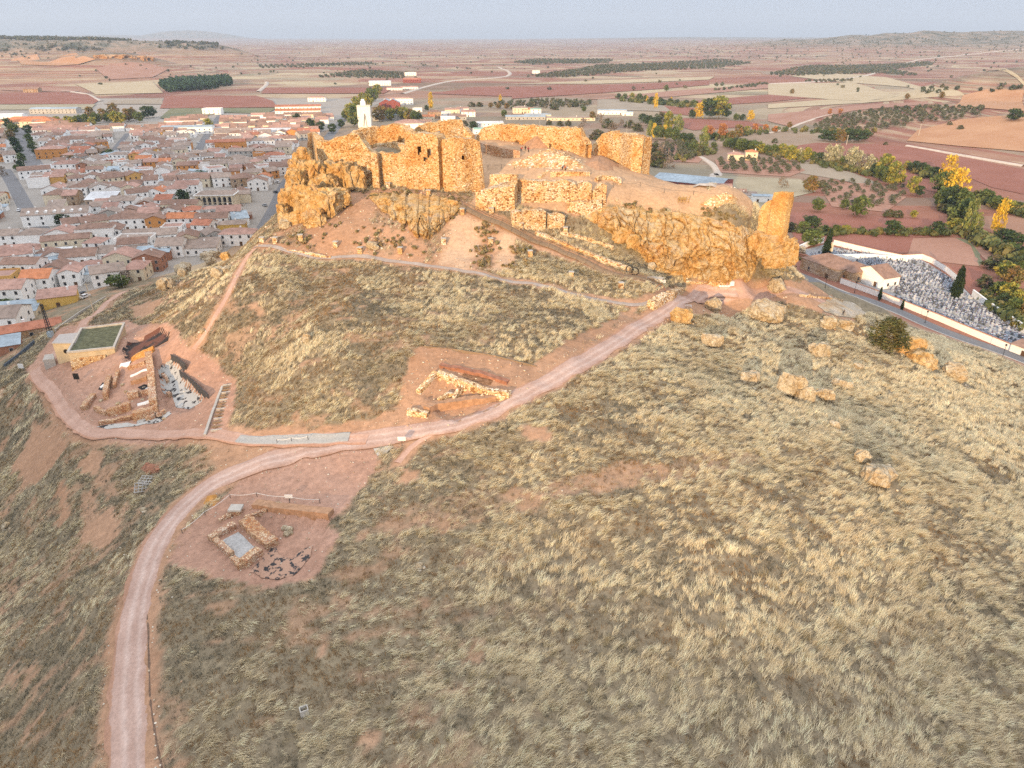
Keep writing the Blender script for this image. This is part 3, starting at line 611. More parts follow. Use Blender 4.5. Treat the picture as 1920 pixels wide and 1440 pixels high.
# ------------------------------------------------------------------ rock: outcrops and boulders
def vcrag(p_, r, o, crag):
    s_ = max(r)/1.9; out = 0.0; w_ = mnoise.noise_vector(p_*2.2+o)*.35
    for m_, a_ in ((1.0, 1.0), (2.6, .26)):
        k_ = Vector((p_.x*r[0], p_.y*r[1], p_.z*r[2]*.55))/s_*m_+o+w_; ds, ps = mnoise.voronoi(k_); ck = min(1.0, (ds[1]-ds[0])/.22)
        out += crag*a_*(mnoise.noise(ps[0]*3.77)*.9-.42*(1-ck))
    return out
def rock_verts(c, r, seed, sub=4, rough=.34, sq=.75, crag=0.0):
    bm = bmesh.new(); bmesh.ops.create_icosphere(bm, subdivisions=sub, radius=1); o = Vector((seed*7.3, seed*3.1, seed*1.7)); vs = []
    for v_ in bm.verts:
        p_ = v_.co; q_ = Vector([math.copysign(abs(k)**sq, k) for k in p_]); 
        d_ = 1+rough*.9*mnoise.noise(p_*1.1+o)+rough*.75*(1-2*abs(mnoise.noise(p_*2.3+o)))*.6+rough*.38*mnoise.noise(p_*5+o)+rough*.2*mnoise.noise(p_*11+o)
        if crag: k_ = Vector((p_.x*2.1*r[0]/6, p_.y*2.1*r[0]/6, p_.z*.55*r[2]/6))+o; d_ += vcrag(p_, r, o, crag)
        q_ = q_*d_*.86; vs.append((c[0]+q_.x*r[0], c[1]+q_.y*r[1], c[2]+q_.z*r[2]))
    fs = [tuple(v_.index for v_ in f_.verts) for f_ in bm.faces]; bm.free(); return vs, fs
def outcrop(name, label, lumps, mat, cat='rock', sub=4, seed=1, rough=.36, crag=.0, dep=.7):
    m_ = MB()
    for k, (px, py, dist, rx, ry) in enumerate(lumps):
        c = ondist(px, py, dist); s_ = np.linalg.norm(c-np.array([0, 0, CAMZ]))/FPX
        vs, fs = rock_verts(c, (rx*s_*1.08, max(rx, ry)*s_*dep, ry*s_*1.15), seed*13+k, sub, rough, .62, crag); m_.add(vs, fs)
    b = np.array(m_.v); loc = (float(b[:, 0].mean()), float(b[:, 1].mean()), float(b[:, 2].min()))
    o = m_.build(name, mat, loc=loc); return tag(o, label, cat)
def gd(px, py, off=0): return float(G(px, py)[1])+off
outcrop('rock_cliff', 'craggy orange cliff at the left end of the castle', [(570,306,204,15,26),(556,330,200,14,24),(597,330,200,14,18),(557,352,196,18,32),(545,385,193,18,32),(580,338,200,24,34),(606,356,198,28,28),(575,385,189,26,34),(603,385,188,30,26),(635,335,202,26,30),(628,372,191,26,16),(660,338,203,24,22),(555,415,187,20,18),(533,408,189,10,24),(590,408,184,22,16)], M_ROCK, 'cliff', seed=2, sub=5, rough=.26, crag=.34)
def crag_sheet(name, label, pts, mat, bulge=1.2, seed=0, amp=1.0, extra=()):
    """fissured rock face between a lower and an upper line on the slope: vertical joints, ledges and a rolled top"""
    P_ = []
    for px, pt, pb in pts: P_.append((G(px, pt), G(px, pb)))
    L_ = sum(np.linalg.norm((b[1]-a[1])[:2]) for a, b in zip(P_[:-1], P_[1:])); nu = int(L_/.28); nv = 54; V = []; K = len(P_)-1
    for i in range(nu+1):
        f_ = i/nu*K; k = min(int(f_), K-1); w_ = f_-k; w2 = w_*w_*(3-2*w_); T_ = P_[k][0]*(1-w2)+P_[k+1][0]*w2; B_ = P_[k][1]*(1-w2)+P_[k+1][1]*w2
        out = np.array([B_[0]-T_[0], B_[1]-T_[1], 0]); out[0] *= .3; out /= np.linalg.norm(out)+1e-9; tp = min(1, 7*i/nu, 7*(nu-i)/nu); u = i*.28; hh = T_[2]-B_[2]
        for j in range(nv+1):
            v = j/nv; z = B_[2]+hh*v; q_ = B_+(T_-B_)*np.array([v**2.6, v**2.6, v]); k1 = Vector((u/3.1+seed, z/7.5, seed*.3))+mnoise.noise_vector(Vector((u*.22, z*.25, seed)))*1.1
            ds, ps = mnoise.voronoi(k1); ck = min(1, (ds[1]-ds[0])/.16); k2 = Vector((u/1.1, z/1.7, seed+5))+mnoise.noise_vector(Vector((u*.5, z*.5, seed+3)))*.8; d2, p2 = mnoise.voronoi(k2); c2 = min(1, (d2[1]-d2[0])/.18)
            led = mnoise.noise(Vector((u*.05, z*.55, seed+9)))
            d_ = bulge*math.sin(math.pi*min(1, v*1.02+.02))**.6+amp*(1.9*mnoise.noise(ps[0]*3.7)-1.0*(1-ck)+.6*mnoise.noise(p2[0]*2.9)-.4*(1-c2)+.7*led+.5*mnoise.noise(Vector((u*.9, z*.9, seed)))+.22*mnoise.noise(Vector((u*2.6, z*2.6, seed))))*math.sin(math.pi*(.06+.88*v))**.45
            q_ = q_+out*(d_*tp-.9*(1-tp)); q_[2] += (.5*mnoise.noise(Vector((u*.5, seed, 3.3)))+.45)*v*tp; 
            if j == nv: q_ = q_-out*.8; q_[2] -= 1.2
            if j == 0: q_[2] -= 1.0
            V.append(q_)
    a = np.arange(nu)[:, None]*(nv+1)+np.arange(nv)[None]; F_ = np.stack([a, a+nv+1, a+nv+2, a+1], -1).reshape(-1, 4); m_ = MB(); m_.add(V, [tuple(map(int, q_)) for q_ in F_])
    for k, (px, py, dist, rx, ry) in enumerate(extra):
        c = ondist(px, py, dist); s_ = np.linalg.norm(c-np.array([0, 0, CAMZ]))/FPX; vs, fs = rock_verts(c, (rx*s_, max(rx, ry)*s_*.7, ry*s_*1.1), seed*31+k, 4, .26, .7, .3); m_.add(vs, fs)
    b = np.array(m_.v); return tag(m_.build(name, mat, loc=(float(b[:, 0].mean()), float(b[:, 1].mean()), float(b[:, 2].min()))), label, 'cliff')
crag_sheet('rock_cliff', 'weathered orange crag hanging below the two big towers', [(690,363,370),(712,363,392),(735,364,408),(762,365,424),(785,366,446),(805,367,450),(825,370,428),(845,374,410),(866,380,392)], M_ROCK, 1.1, 3, 1.25, [(786,438,180,18,15),(748,396,185,20,13),(722,380,189,16,9),(820,398,185,20,13),(848,385,188,12,10),(800,412,182,16,12)])
crag_sheet('rock_cliff', 'long high orange cliff along the right of the plateau', [(1085,400,408),(1120,388,424),(1155,387,442),(1185,388,462),(1212,392,492),(1245,395,512),(1285,401,520),(1325,408,526),(1365,416,528),(1395,424,526),(1418,436,506),(1432,446,480)], M_ROCK, 1.6, 4, 1.15, [(1165,440,183,20,16),(1188,452,181,14,12)])
outcrop('rock_outcrop', 'rounded orange rock carrying the lone tower slab', [(1447,462,184,30,20),(1466,470,185,24,24),(1481,472,186,13,20),(1426,452,186,20,16),(1452,488,182,22,14)], M_ROCK, 'rock', seed=5, sub=5, rough=.26, crag=.2)
ROCKS = []
def hull_rock(c, r, seed):
    """angular broken boulder: one to three convex blocks with chipped faces"""
    rr = random.Random(seed); m_ = MB(); nb = 1 if r[0] < 1.6 else 3
    for b in range(nb):
        bm = bmesh.new(); k = 1.0 if nb == 1 else rr.uniform(.55, .78); ox, oy, oz = ((0, 0, 0) if nb == 1 else (rr.uniform(-.42, .42), rr.uniform(-.35, .35), rr.uniform(-.25, .12)))
        for i in range(22):
            v = Vector((rr.gauss(0, 1), rr.gauss(0, 1), rr.gauss(0, 1))).normalized(); v = Vector([math.copysign(abs(q)**.75, q) for q in v])*rr.uniform(.82, 1.05); bm.verts.new((v.x, v.y, v.z))
        res = bmesh.ops.convex_hull(bm, input=bm.verts[:]); bmesh.ops.delete(bm, geom=[g for g in res['geom_interior'] if isinstance(g, bmesh.types.BMVert)], context='VERTS')
        bmesh.ops.subdivide_edges(bm, edges=bm.edges[:], cuts=4, use_grid_fill=True); bm.verts.index_update(); o_ = Vector((seed*3.3, b*7.1, 1.7)); vs = []
        for v in bm.verts:
            p = v.co; d = 1+.10*mnoise.noise(p*2.2+o_)+.05*mnoise.noise(p*6+o_)-.12*max(0, .18-abs(mnoise.noise(p*1.6+o_)))/.18; vs.append((c[0]+(p.x*d*k+ox)*r[0], c[1]+(p.y*d*k+oy)*r[1], c[2]+(p.z*d*k+oz)*r[2]))
        m_.add(vs, [tuple(v.index for v in f.verts) for f in bm.faces]); bm.free()
    return m_.v, m_.f
BO = [  # px, py, rx, ry, seed, label
 (1282,598,21,19,1,'orange boulder at the edge of the track bend'),(1345,578,17,18,2,'ochre boulder just above the track shelf'),(1333,641,20,17,3,'pale grey speckled boulder alone in the straw'),
 (1440,588,30,24,4,'large cream boulder with a bright foot near the shelf'),(1458,540,14,15,5,'narrow grey boulder beside the shelf path'),(1533,660,20,18,6,'rounded ochre boulder left of the green bush'),
 (1405,710,18,16,7,'low tan boulder in the middle of the straw'),(1484,732,24,26,8,'biggest orange boulder of the cluster of three'),(1511,744,15,22,9,'slim middle boulder of the cluster of three'),(1550,748,21,20,10,'pale right boulder of the cluster of three'),
 (1712,655,30,24,11,'big sunlit orange rock beside the green bush'),(1738,680,26,18,12,'long orange rock sloping down right of the bush'),(1800,707,26,22,13,'orange rock half buried on the right skyline'),(1550,608,16,14,14,'small pale rock under the threshing floor'),(1585,612,14,12,15,'tan rock below the standing person'),
 (1622,860,17,17,16,'upper whitish rock of the pair on the right slope'),(1658,898,30,24,17,'lower large whitish rock of the pair on the right slope'),(1565,800,9,8,33,'small stone below the boulder cluster'),(1580,720,14,9,34,'flat pale stone right of the boulder cluster'),(1608,690,8,7,35,'little stone in the straw under the bush'),
 (308,537,14,13,18,'ochre boulder alone on the left slope'),(415,513,15,12,19,'bright boulder beside the top of the red footpath'),(425,482,12,10,20,'orange boulder above the top of the red footpath'),(340,508,16,13,21,'grey orange boulder by the sheds'),(343,514,9,9,22,'smaller boulder touching the grey orange one'),(393,480,14,10,23,'flat orange boulder on the slope edge near roofs'),(398,492,10,9,36,'squat boulder between the slope edge and sheds'),
 (575,636,8,8,24,'single white stone in the grass below the path'),(379,622,5,4,25,'pinkish stone on the left slope'),(787,1064,7,8,26,'small white upright stone in the foreground grass'),(700,462,12,8,27,'small grey rock in the slope above the path'),(540,420,14,10,28,'grey rock at the foot of the left cliff'),
 (1175,440,10,10,29,'grey boulder stuck below the right cliff'),(1222,503,8,8,30,'little boulder on the terrace below the cliff'),(1290,508,13,14,31,'fallen block at the foot of the orange cliff'),(1322,512,12,16,32,'tall fallen block at the foot of the orange cliff'),(1372,510,17,20,37,'pale fallen block at the right end of the cliff foot'),
 (1500,470,10,8,38,'broken rock on the slope under the lone tower'),(12,988,6,5,39,'small reddish rock at the left edge of the photo'),(268,957,5,4,40,'small white stone near the broken frames')]
for px, py, rx, ry, sd_, lb in BO:
    q_ = G(px, py+ry*.55); s_ = np.linalg.norm(q_-np.array([0, 0, CAMZ]))/FPX
    r_ = (rx*s_*1.18, rx*s_*1.0, ry*s_*1.32); c = (q_[0], q_[1]+.25*r_[1], q_[2]+r_[2]*.5)
    ROCKS.append((c[0], c[1], r_[0]*.86))
    vs, fs = hull_rock(c, r_, sd_+50)
    tag(mk('boulder', vs, fs, M_ROCK if sd_ in (1, 11, 12, 20, 31) else M_ROCKG, loc=(c[0], c[1], float(q_[2]))), lb, 'boulder', 'boulders on the hill')
# heaps
def heap(name, label, poly, hgt, mat, cat, seed=0, rough=.5, stones=0, st_mat=None):
    P_ = zone(poly); xs = [a for a, b in P_]; ys = [b for a, b in P_]; n = 46
    gx, gy = np.meshgrid(np.linspace(min(xs)-1, max(xs)+1, n), np.linspace(min(ys)-1, max(ys)+1, n)); d_ = segdist(gx, gy, P_+[P_[0]]); ins = inpoly(gx, gy, P_)
    k = np.where(ins, d_, -d_); w_ = max(k.max(), .5); z = h(gx, gy)+hgt*np.clip(k/(w_*.75), -.4, 1)*(1+rough*(fbm(gx/1.3, gy/1.3, seed, 4)-.5)*2)-.05
    ii_ = np.arange(n*n).reshape(n, n); f_ = np.stack([ii_[:-1, :-1], ii_[:-1, 1:], ii_[1:, 1:], ii_[1:, :-1]], -1).reshape(-1, 4)
    keep = (k.ravel()[f_].max(1) > -1.0); c = (float(np.mean(xs)), float(np.mean(ys))); loc = (c[0], c[1], float(h(*c)))
    m_ = MB(); m_.add(np.stack([gx.ravel(), gy.ravel(), z.ravel()], 1), [tuple(q) for q in f_[keep]])
    r2 = np.random.default_rng(seed+5)
    for _ in range(stones):
        i, j = r2.integers(2, n-2, 2)
        if k[i, j] > 0:
            s_ = r2.uniform(.18, .5); vs, fs = rock_verts((gx[i, j], gy[i, j], z[i, j]+s_*.2), (s_, s_*.8, s_*.6), int(r2.integers(1, 900)), 1, .4); m_.add(vs, fs, 1)
    return tag(m_.build(name, [mat, st_mat or mat], loc=loc), label, cat)
M_SOILP = plain('loose_soil', (.44, .26, .16), .97, .3, 1.5)
M_SOILR = plain('red_soil', (.36, .17, .11), .97, .35, 1.2)
M_PALEST = masonry('loose_stones', [(.74, .64, .48), (.60, .42, .24), (.78, .72, .60), (.52, .33, .18), (.68, .54, .36)], (.34, .2, .11), 1.3, .07)
heap('rubble_heap', 'large heap of excavated pale stones in the courtyard', [(950,308),(985,296),(1010,284),(1050,283),(1090,300),(1098,316),(1060,320),(1000,316)], 1.9, M_PALEST, 'rubble', 3, .6, 160)
heap('rubble_heap', 'long heap of orange building stones on the plateau near the lone tower', [(1310,384),(1330,374),(1384,374),(1378,384),(1345,391)], 1.3, M_PALEST, 'rubble', 4, .5, 90)
heap('spoil_heap', 'brown triangular earth heap against the longest back wall', [(980,272),(1000,268),(1025,271),(1040,278),(990,280)], 3.0, M_SOILP, 'earth heap', 5, .15)
heap('spoil_heap', 'tan earth heap in the gap before the right tower', [(1095,300),(1108,287),(1122,286),(1145,298),(1130,304)], 2.2, M_SOILP, 'earth heap', 6, .2)
heap('spoil_heap', 'mottled sandy earth mound with wheel ruts right of the rubble', [(1090,312),(1105,298),(1150,303),(1160,318),(1120,326)], 1.3, M_SOILP, 'earth heap', 7, .4, 20)
heap('spoil_heap', 'orange clay heap beside the track above the square foundation', [(380,945),(388,930),(405,926),(414,936),(402,950)], .5, plain('orange_clay', (.48, .24, .07), .97, .3), 'earth heap', 8, .3)
heap('rubble_heap', 'red stones piled in the grass on the lower left slope', [(262,880),(275,868),(298,872),(300,886),(275,890)], .6, M_SOILR, 'rubble', 9, .5, 20)
# flat topped mesa far left
outcrop('rock_cliff', 'small orange cliff band on the far flat topped hill at left', [(196,110,2030,16,5),(218,110,2040,18,5),(240,111,2050,18,5),(262,112,2060,18,5),(278,114,2070,10,6)], M_MESA, 'cliff', seed=6, crag=.3)
# ------------------------------------------------------------------ dry grass and low scrub (uncountable: one object each)
def blades(x, y, n, L, w, lean, az, colr, spread, segs=2, jit=.25):
    """blade quads for tufts at x,y; arrays per tuft; returns verts, faces, colours"""
    m = len(x); tid = np.repeat(np.arange(m), n); k = len(tid)
    a = rng.uniform(0, 2*math.pi, k); r = np.sqrt(rng.uniform(0, 1, k))*spread[tid]
    bx = x[tid]+np.cos(a)*r; by = y[tid]+np.sin(a)*r; bz = h(bx, by)-.03
    az_ = az[tid]+rng.normal(0, .30, k); le = np.clip(lean[tid]+rng.normal(0, .22, k), .05, 1.45); ll = L[tid]*rng.uniform(.55, 1.15, k)
    # own fanning out from the tuft centre
    dx = np.cos(az_)*np.sin(le)+np.cos(a)*.10; dy = np.sin(az_)*np.sin(le)+np.sin(a)*.10; dz = np.cos(le)
    sxn = -np.sin(az_); syn = np.cos(az_); ww = w[tid]*rng.uniform(.7, 1.3, k)
    tw = rng.uniform(-.6, .6, k); sxv = sxn*np.cos(tw); syv = syn*np.cos(tw); szv = np.sin(tw)*.8
    c = np.clip(colr[tid]*rng.uniform(1-jit, 1+jit, k)[:, None], .01, .9)
    if segs == 1:
        V = np.empty((k, 3, 3)); 
        V[:, 0] = np.stack([bx-sxv*ww/2, by-syv*ww/2, bz-szv*ww/2], 1); V[:, 1] = np.stack([bx+sxv*ww/2, by+syv*ww/2, bz+szv*ww/2], 1)
        V[:, 2] = np.stack([bx+dx*ll, by+dy*ll, bz+dz*ll], 1)
        return V.reshape(-1, 3), np.arange(k*3).reshape(-1, 3), np.repeat(c, 3, 0)
    V = np.empty((k, 6, 3)); mxp = np.stack([bx+dx*ll*.45, by+dy*ll*.45, bz+dz*ll*.62], 1); tp = np.stack([bx+dx*ll*1.02, by+dy*ll*1.02, bz+dz*ll*.80], 1); bp = np.stack([bx, by, bz], 1)
    sv = np.stack([sxv, syv, szv], 1)
    for i, (pp, f) in enumerate(((bp, .5), (mxp, .5), (tp, .14))):
        V[:, 2*i] = pp-sv*(ww*f)[:, None]; V[:, 2*i+1] = pp+sv*(ww*f)[:, None]
    b = np.arange(k)[:, None]*6; F = np.concatenate([b+np.array([[0, 1, 3, 2]]), b+np.array([[2, 3, 5, 4]])], 0)
    cc = np.repeat(c, 6, 0).reshape(k, 6, 3); return V.reshape(-1, 3), F, cc.reshape(-1, 3)
Z_CL = [zone(p) for p in ([(1090,402),(1120,390),(1185,390),(1250,398),(1330,411),(1400,427),(1432,446),(1420,500),(1395,524),(1330,524),(1250,510),(1185,462),(1120,424)], [(692,366),(735,366),(785,368),(866,382),(846,408),(805,448),(785,446),(735,408)], [(525,430),(545,310),(590,275),(690,335),(660,365),(610,400),(560,425)])]
def visible_pts(n):
    x = rng.uniform(-150, 165, n); y = rng.uniform(38, 250, n); z = h(x, y); px, py, d = proj(x, y, z)
    k = np.ones(len(x), bool)
    for a, b, c in ROCKS: k &= np.hypot(x-a, y-b) > c
    for z_ in Z_CL: k &= ~inpoly(x, y, z_)
    k &= (px > -60) & (px < 1980) & (py < 1500) & (py > 330) & (z > 1.5); return x[k], y[k], px[k], py[k], d[k]
mgrass, t, p = nt('dry_grass', .95)
at = N(t, 'ShaderNodeVertexColor'); at.layer_name = 'Col'
v = geo_pos(t); a = noise_node(t, .35, 3, .6, v)
cg = mulc(t, at.outputs[0], ramp_node(t, a, [(.3, (.85, .83, .8)), (.7, (1.08, 1.08, 1.08))])); t.links.new(cg, p.inputs['Base Color'])
tr_ = N(t, 'ShaderNodeBsdfTranslucent'); t.links.new(cg, tr_.inputs[0]); ms = N(t, 'ShaderNodeMixShader'); ms.inputs[0].default_value = .38
t.links.new(p.outputs[0], ms.inputs[1]); t.links.new(tr_.outputs[0], ms.inputs[2]); t.links.new(ms.outputs[0], t.nodes['Material Output'].inputs[0])
def straw_field(x, y, px_hint):
    """fraction of tall pale straw at a place: more on the right shoulder of the hill"""
    base = .50+.44*sstep(-30, 25, x)-.26*(1-sstep(-60, 5, x))*(1-sstep(80, 105, y))
    base = base-.10*sstep(120, 135, y)*(1-sstep(10, 40, x))
    pch = fbm(x/4.6+y*.04, y/3.2, 71, 4); big = fbm(x/17, y/17, 72, 3)
    f = np.clip(base+(pch-.5)*2.6+(big-.5)*1.5, 0, 1); return f*(.38+.80*sstep(.39, .59, fbm(x/1.5+y*.2, y/1.25, 74, 3)))
FULL = 1.0
# 1 tall straw tussocks
x, y, px, py, d = visible_pts(int(230000*FULL)); s = soil_mask(x, y); f = straw_field(x, y, px)
k = (rng.uniform(0, 1, len(x)) > s*1.15) & (rng.uniform(0, 1, len(x)) < f*1.0) & (rng.uniform(0, 1, len(x)) < np.clip(170/d, .45, 1)**1.2); x, y, d = x[k], y[k], d[k]; m = len(x)
azf = .35+(fbm(x/14, y/14, 81, 3)-.5)*3.0
L = rng.uniform(.7, 1.45, m)*(.85+.3*fbm(x/9, y/9, 82, 2)); w = .014+.00026*d
tone = rng.uniform(0, 1, m)[:, None]*.6+fbm(x/3.3, y/3.3, 83, 3)[:, None]*.4
colr = np.array([.60, .495, .325])*(1-tone)+np.array([.95, .85, .62])*tone
grn = (rng.uniform(0, 1, m) < .10)[:, None]; colr = np.where(grn, np.array([.40, .33, .20]), colr)
V, F, C = blades(x, y, 20, L, w*.85, np.clip(rng.normal(.92, .15, m), .3, 1.25), azf, colr, rng.uniform(.15, .45, m))
dry = mk('dry_grass', V, F, mgrass, cols=C); tag(dry, 'tall pale straw grass leaning over the hill slopes', 'grass', kind='stuff')
print('straw', m, len(F))
# 2 low grey and brown scrub between
x, y, px, py, d = visible_pts(int(460000*FULL)); s = soil_mask(x, y); f = straw_field(x, y, px)
sl = inpoly(x, y, Z_SLOPE)
k = (rng.uniform(0, 1, len(x)) > np.maximum(s*1.06, f*.75)) & (rng.uniform(0, 1, len(x)) < np.clip(150/d, .4, 1)); x, y, d = x[k], y[k], d[k]; m = len(x)
hue = fbm(x/6, y/6, 91, 4)+rng.normal(0, .10, m)
lft = (1-sstep(-60, 5, x))[:, None]
c0 = np.array([.235, .195, .140])*(1-.35*lft)+np.array([.165, .165, .13])*.35*lft
colr = np.where((hue > .56)[:, None], np.array([.30, .195, .10]), np.where((hue < .42)[:, None], np.array([.185, .172, .13]), c0*1.25))
colr = colr*rng.uniform(.7, 1.5, m)[:, None]; stw = (rng.uniform(0, 1, m) < .22)[:, None]; colr = np.where(stw, np.array([.46, .37, .24]), colr)
V, F, C = blades(x, y, 11, rng.uniform(.22, .65, m), .024+.00030*d, np.clip(rng.normal(.6, .25, m), .1, 1.3), rng.uniform(0, 6.28, m), colr, rng.uniform(.15, .45, m), segs=1)
scr = mk('low_scrub', V, F, mgrass, cols=C); tag(scr, 'low grey brown scrub and dead weeds covering the hill', 'scrub', kind='stuff')
print('scrub', m, len(F))
# ------------------------------------------------------------------ the three digs
def ordn_(i): return ['first', 'second', 'third', 'fourth', 'fifth', 'sixth', 'seventh', 'eighth'][i]
M_BLACK = plain('black_geotextile', (.035, .033, .035), .9, .5, 2); M_WHITE = plain('white_cloth', (.78, .78, .77), .8, .1)
M_GRAVEL = plain('grey_gravel_floor', (.42, .41, .40), .97, .3, 3, .4); M_STEEL = plain('dark_steel', (.06, .06, .065), .6, .2); M_WOOD = plain('weathered_wood', (.26, .19, .13), .9, .3, 3)
M_ROPE = plain('white_rope', (.72, .70, .66), .9, .1); M_PLASTER = plain('ochre_plaster', (.58, .47, .31), .9, .15, .8); M_CONC = plain('concrete', (.46, .43, .39), .9, .2, 1.5)
M_LAWN = plain('lawn', (.135, .14, .085), .97, .55, 1.2, .5); M_GREYROOF = plain('grey_roof', (.40, .38, .37), .9, .15)
def blotch(name, a, b, sc, lo, hi):
    m, t, p = nt(name, .95); n = noise_node(t, sc, 4, .6, geo_pos(t)); t.links.new(ramp_node(t, n, [(lo, a), (hi, b)]), p.inputs['Base Color']); return m
M_BLOT = blotch('torn_black_sheet', (.05, .048, .05), (.40, .25, .18), 1.0, .44, .49); M_BLOT2 = blotch('gravel_over_black_sheet', (.045, .042, .045), (.43, .42, .40), .75, .40, .45)
def sheet(name, poly, mat, off=.08, seg=.7, label=None, cat=None, kind=None, flatz=None, sag=0):
    """ground-hugging sheet over an outline given on the photo"""
    P_ = zone(poly); bm = bmesh.new(); vs = [bm.verts.new((a, b, 0)) for a, b in P_]; bm.faces.new(vs); bmesh.ops.triangulate(bm, faces=bm.faces[:])
    for _ in range(7):
        es = [e_ for e_ in bm.edges if e_.calc_length() > seg]
        if not es: break
        bmesh.ops.subdivide_edges(bm, edges=es, cuts=1); bmesh.ops.triangulate(bm, faces=bm.faces[:])
    co = np.array([v_.co[:] for v_ in bm.verts]); bm.verts.index_update(); fs = [tuple(v_.index for v_ in f_.verts) for f_ in bm.faces]; bm.free()
    co[:, 2] = (h(co[:, 0], co[:, 1]) if flatz is None else flatz)+off
    o = mk(name, co, fs, mat, loc=(float(co[:, 0].mean()), float(co[:, 1].mean()), float(co[:, 2].min()))); return tag(o, label, cat, None, kind)
DG = 'excavated foundation walls'
def dw(label, pts, **k): return ruin_wall('foundation_wall', label, pts, cat='foundation wall', group=DG, mat=k.pop('mat', M_DIG), thick=k.pop('thick', .8), rag=k.pop('rag', .18), bury=.8, cell=.35, relief=.08, **k)
# left dig
dw('orange wall edging the dark trench by the green roof', [(247,679,672),(262,672,661),(289,660,650)], mat=M_PLAS, thick=.6)
dw('long straight wall crossing the left dig from top to bottom', [(286,668,657),(290,695,683),(293,720,708),(297,764,750)], thick=1.4)
dw('thick orange front wall of the left dig, right half', [(250,791,776),(270,786,771),(298,778,762)], thick=1.3)
dw('thick orange front wall of the left dig, left half', [(203,782,768),(222,778,763),(246,770,757)], thick=1.2)
dw('pale short wall left of the middle in the left dig', [(212,712,702),(208,728,716),(204,748,736)], thick=1.0)
dw('eroded wall stub at the far left of the left dig', [(181,745,737),(172,757,749),(162,770,763)], thick=1.2)
dw('square pier in the middle of the left dig', [(241,750,736),(251,748,735),(261,746,734)], thick=1.3)
dw('low front footing along the lower edge of the left dig', [(186,797,790),(215,794,788),(262,783,777)], thick=.8)
dw('small stone basin below the grey floor', [(274,790,782),(284,788,780),(292,784,776)], thick=.7)
dw('ring of stones beside the small basin', [(294,783,776),(304,781,774),(312,775,768)], thick=.7)
tag(ruin_wall('retaining_board', None, [(322,676,664),(335,683,671),(349,694,682)], thick=.15, mat=M_STEEL, rag=.02, bury=.9, cell=.6, relief=.01), 'dark retaining boards at the upper corner of the grey pit', 'retaining wall')
tag(ruin_wall('retaining_board', None, [(338,706,694),(360,722,710),(391,748,739)], thick=.15, mat=M_STEEL, rag=.02, bury=.9, cell=.6, relief=.01), 'long dark retaining boards on the right side of the grey pit', 'retaining wall')
sheet('gravel_floor', [(296,690),(322,668),(346,688),(338,698),(386,742),(355,768),(330,764),(322,740),(302,730)], M_BLOT2, .06, label='grey gravel floor of the pit in the left dig', cat='gravel floor', kind='structure')
sheet('gravel_floor', [(180,801),(240,793),(256,796),(262,783),(290,779),(318,772),(322,776),(300,792),(258,799),(200,805)], M_BLOT2, .09, label='strip of grey gravel below the front wall of the left dig', cat='gravel floor', kind='structure')
sheet('tarp', [(229,657),(240,640),(300,614),(319,624),(314,640),(262,667),(236,676)], blotch('sheet_and_dark_soil', (.035, .03, .03), (.13, .06, .045), .22, .46, .56), .12, label='dark sheet and dark red soil in the trench beside the green roof', cat='tarp')  # near black and dark red blotches over the whole trench
def cloth(label, pts, w): 
    o = strip('cloth_strip', track_world(pts), w, .28, M_WHITE, step=.4, nw=4, wob=.08); o.pop('kind', None); return tag(o, label, 'cloth strip', 'white cloth strips in the left dig')
cloth('white cloth strip beside the dark trench', [(226,685),(236,683),(245,681)], 1.1)
cloth('white cloth strip slanting across the upper rooms', [(245,706),(258,701),(272,694),(285,690)], .6)
cloth('white cloth strip lying along the long straight wall', [(287,691),(286,706),(284,718)], .6)
cloth('curved white cloth strip below the middle room', [(284,719),(282,727),(273,731)], .6)
cloth('white cloth folded over the left pale wall', [(188,728),(196,722),(203,716)], 1.4)
cloth('white cloth on top of the orange front wall', [(258,760),(270,757),(283,752)], 1.2)
sheet('tarp', [(184,731),(192,718),(206,716),(204,728),(194,733)], M_BLACK, .1, label='black sheet under the white cloth on the left wall', cat='tarp')
sheet('tarp', [(258,727),(270,721),(284,722),(281,731),(268,733)], M_BLACK, .1, label='black sheet in the corner below the middle room', cat='tarp')
def prism_px(m_, roof, zr, bury=1.0, mi=0, inset=0, top=True):
    c = [onz(a, b, zr) for a, b in roof]; zb = min(float(h(p_[0], p_[1])) for p_ in c)-bury
    vs = [(p_[0], p_[1], zb) for p_ in c]+[tuple(p_) for p_ in c]; n = len(c)
    m_.add(vs, [tuple(range(n, 2*n))]*int(top)+[(i, (i+1) % n, n+(i+1) % n, n+i) for i in range(n)], mi); return c
A_ = G(126, 699); zr = zat(A_[1], 664, 126)
root = empty('visitor_building', (float(A_[0]), float(A_[1]), float(A_[2]))); tag(root, 'ochre building with a lawn on its flat roof beside the left dig', 'building')
def to_parent(o, root): o.parent = root; o.matrix_parent_inverse = Matrix.Identity(4); o.location = o.location-root.location; return o
m_ = MB(); cc = prism_px(m_, [(153,618),(233,608),(214,653),(128,662)], zr); o = m_.build('wall', [M_PLASTER], loc=tuple(A_)); to_parent(o, root)
cv = [Vector(c) for c in cc]; ctr = sum(cv, Vector())/4; m_ = MB()
for i in range(4):
    a, b = cv[i], cv[(i+1) % 4]; d_ = b-a; m_.box(((a+b)/2+Vector((0, 0, .22)))[:], (d_.length+.5, .5, .5-.01*i), math.atan2(d_.y, d_.x))
to_parent(m_.build('parapet', M_CONC, loc=tuple(A_)), root)
m_ = MB(); ins = [c+(ctr-c)*.04+Vector((0, 0, .06)) for c in cv]; m_.add([tuple(c) for c in ins], [(0, 1, 2, 3)]); to_parent(m_.build('lawn_roof', M_LAWN, loc=tuple(A_)), root)
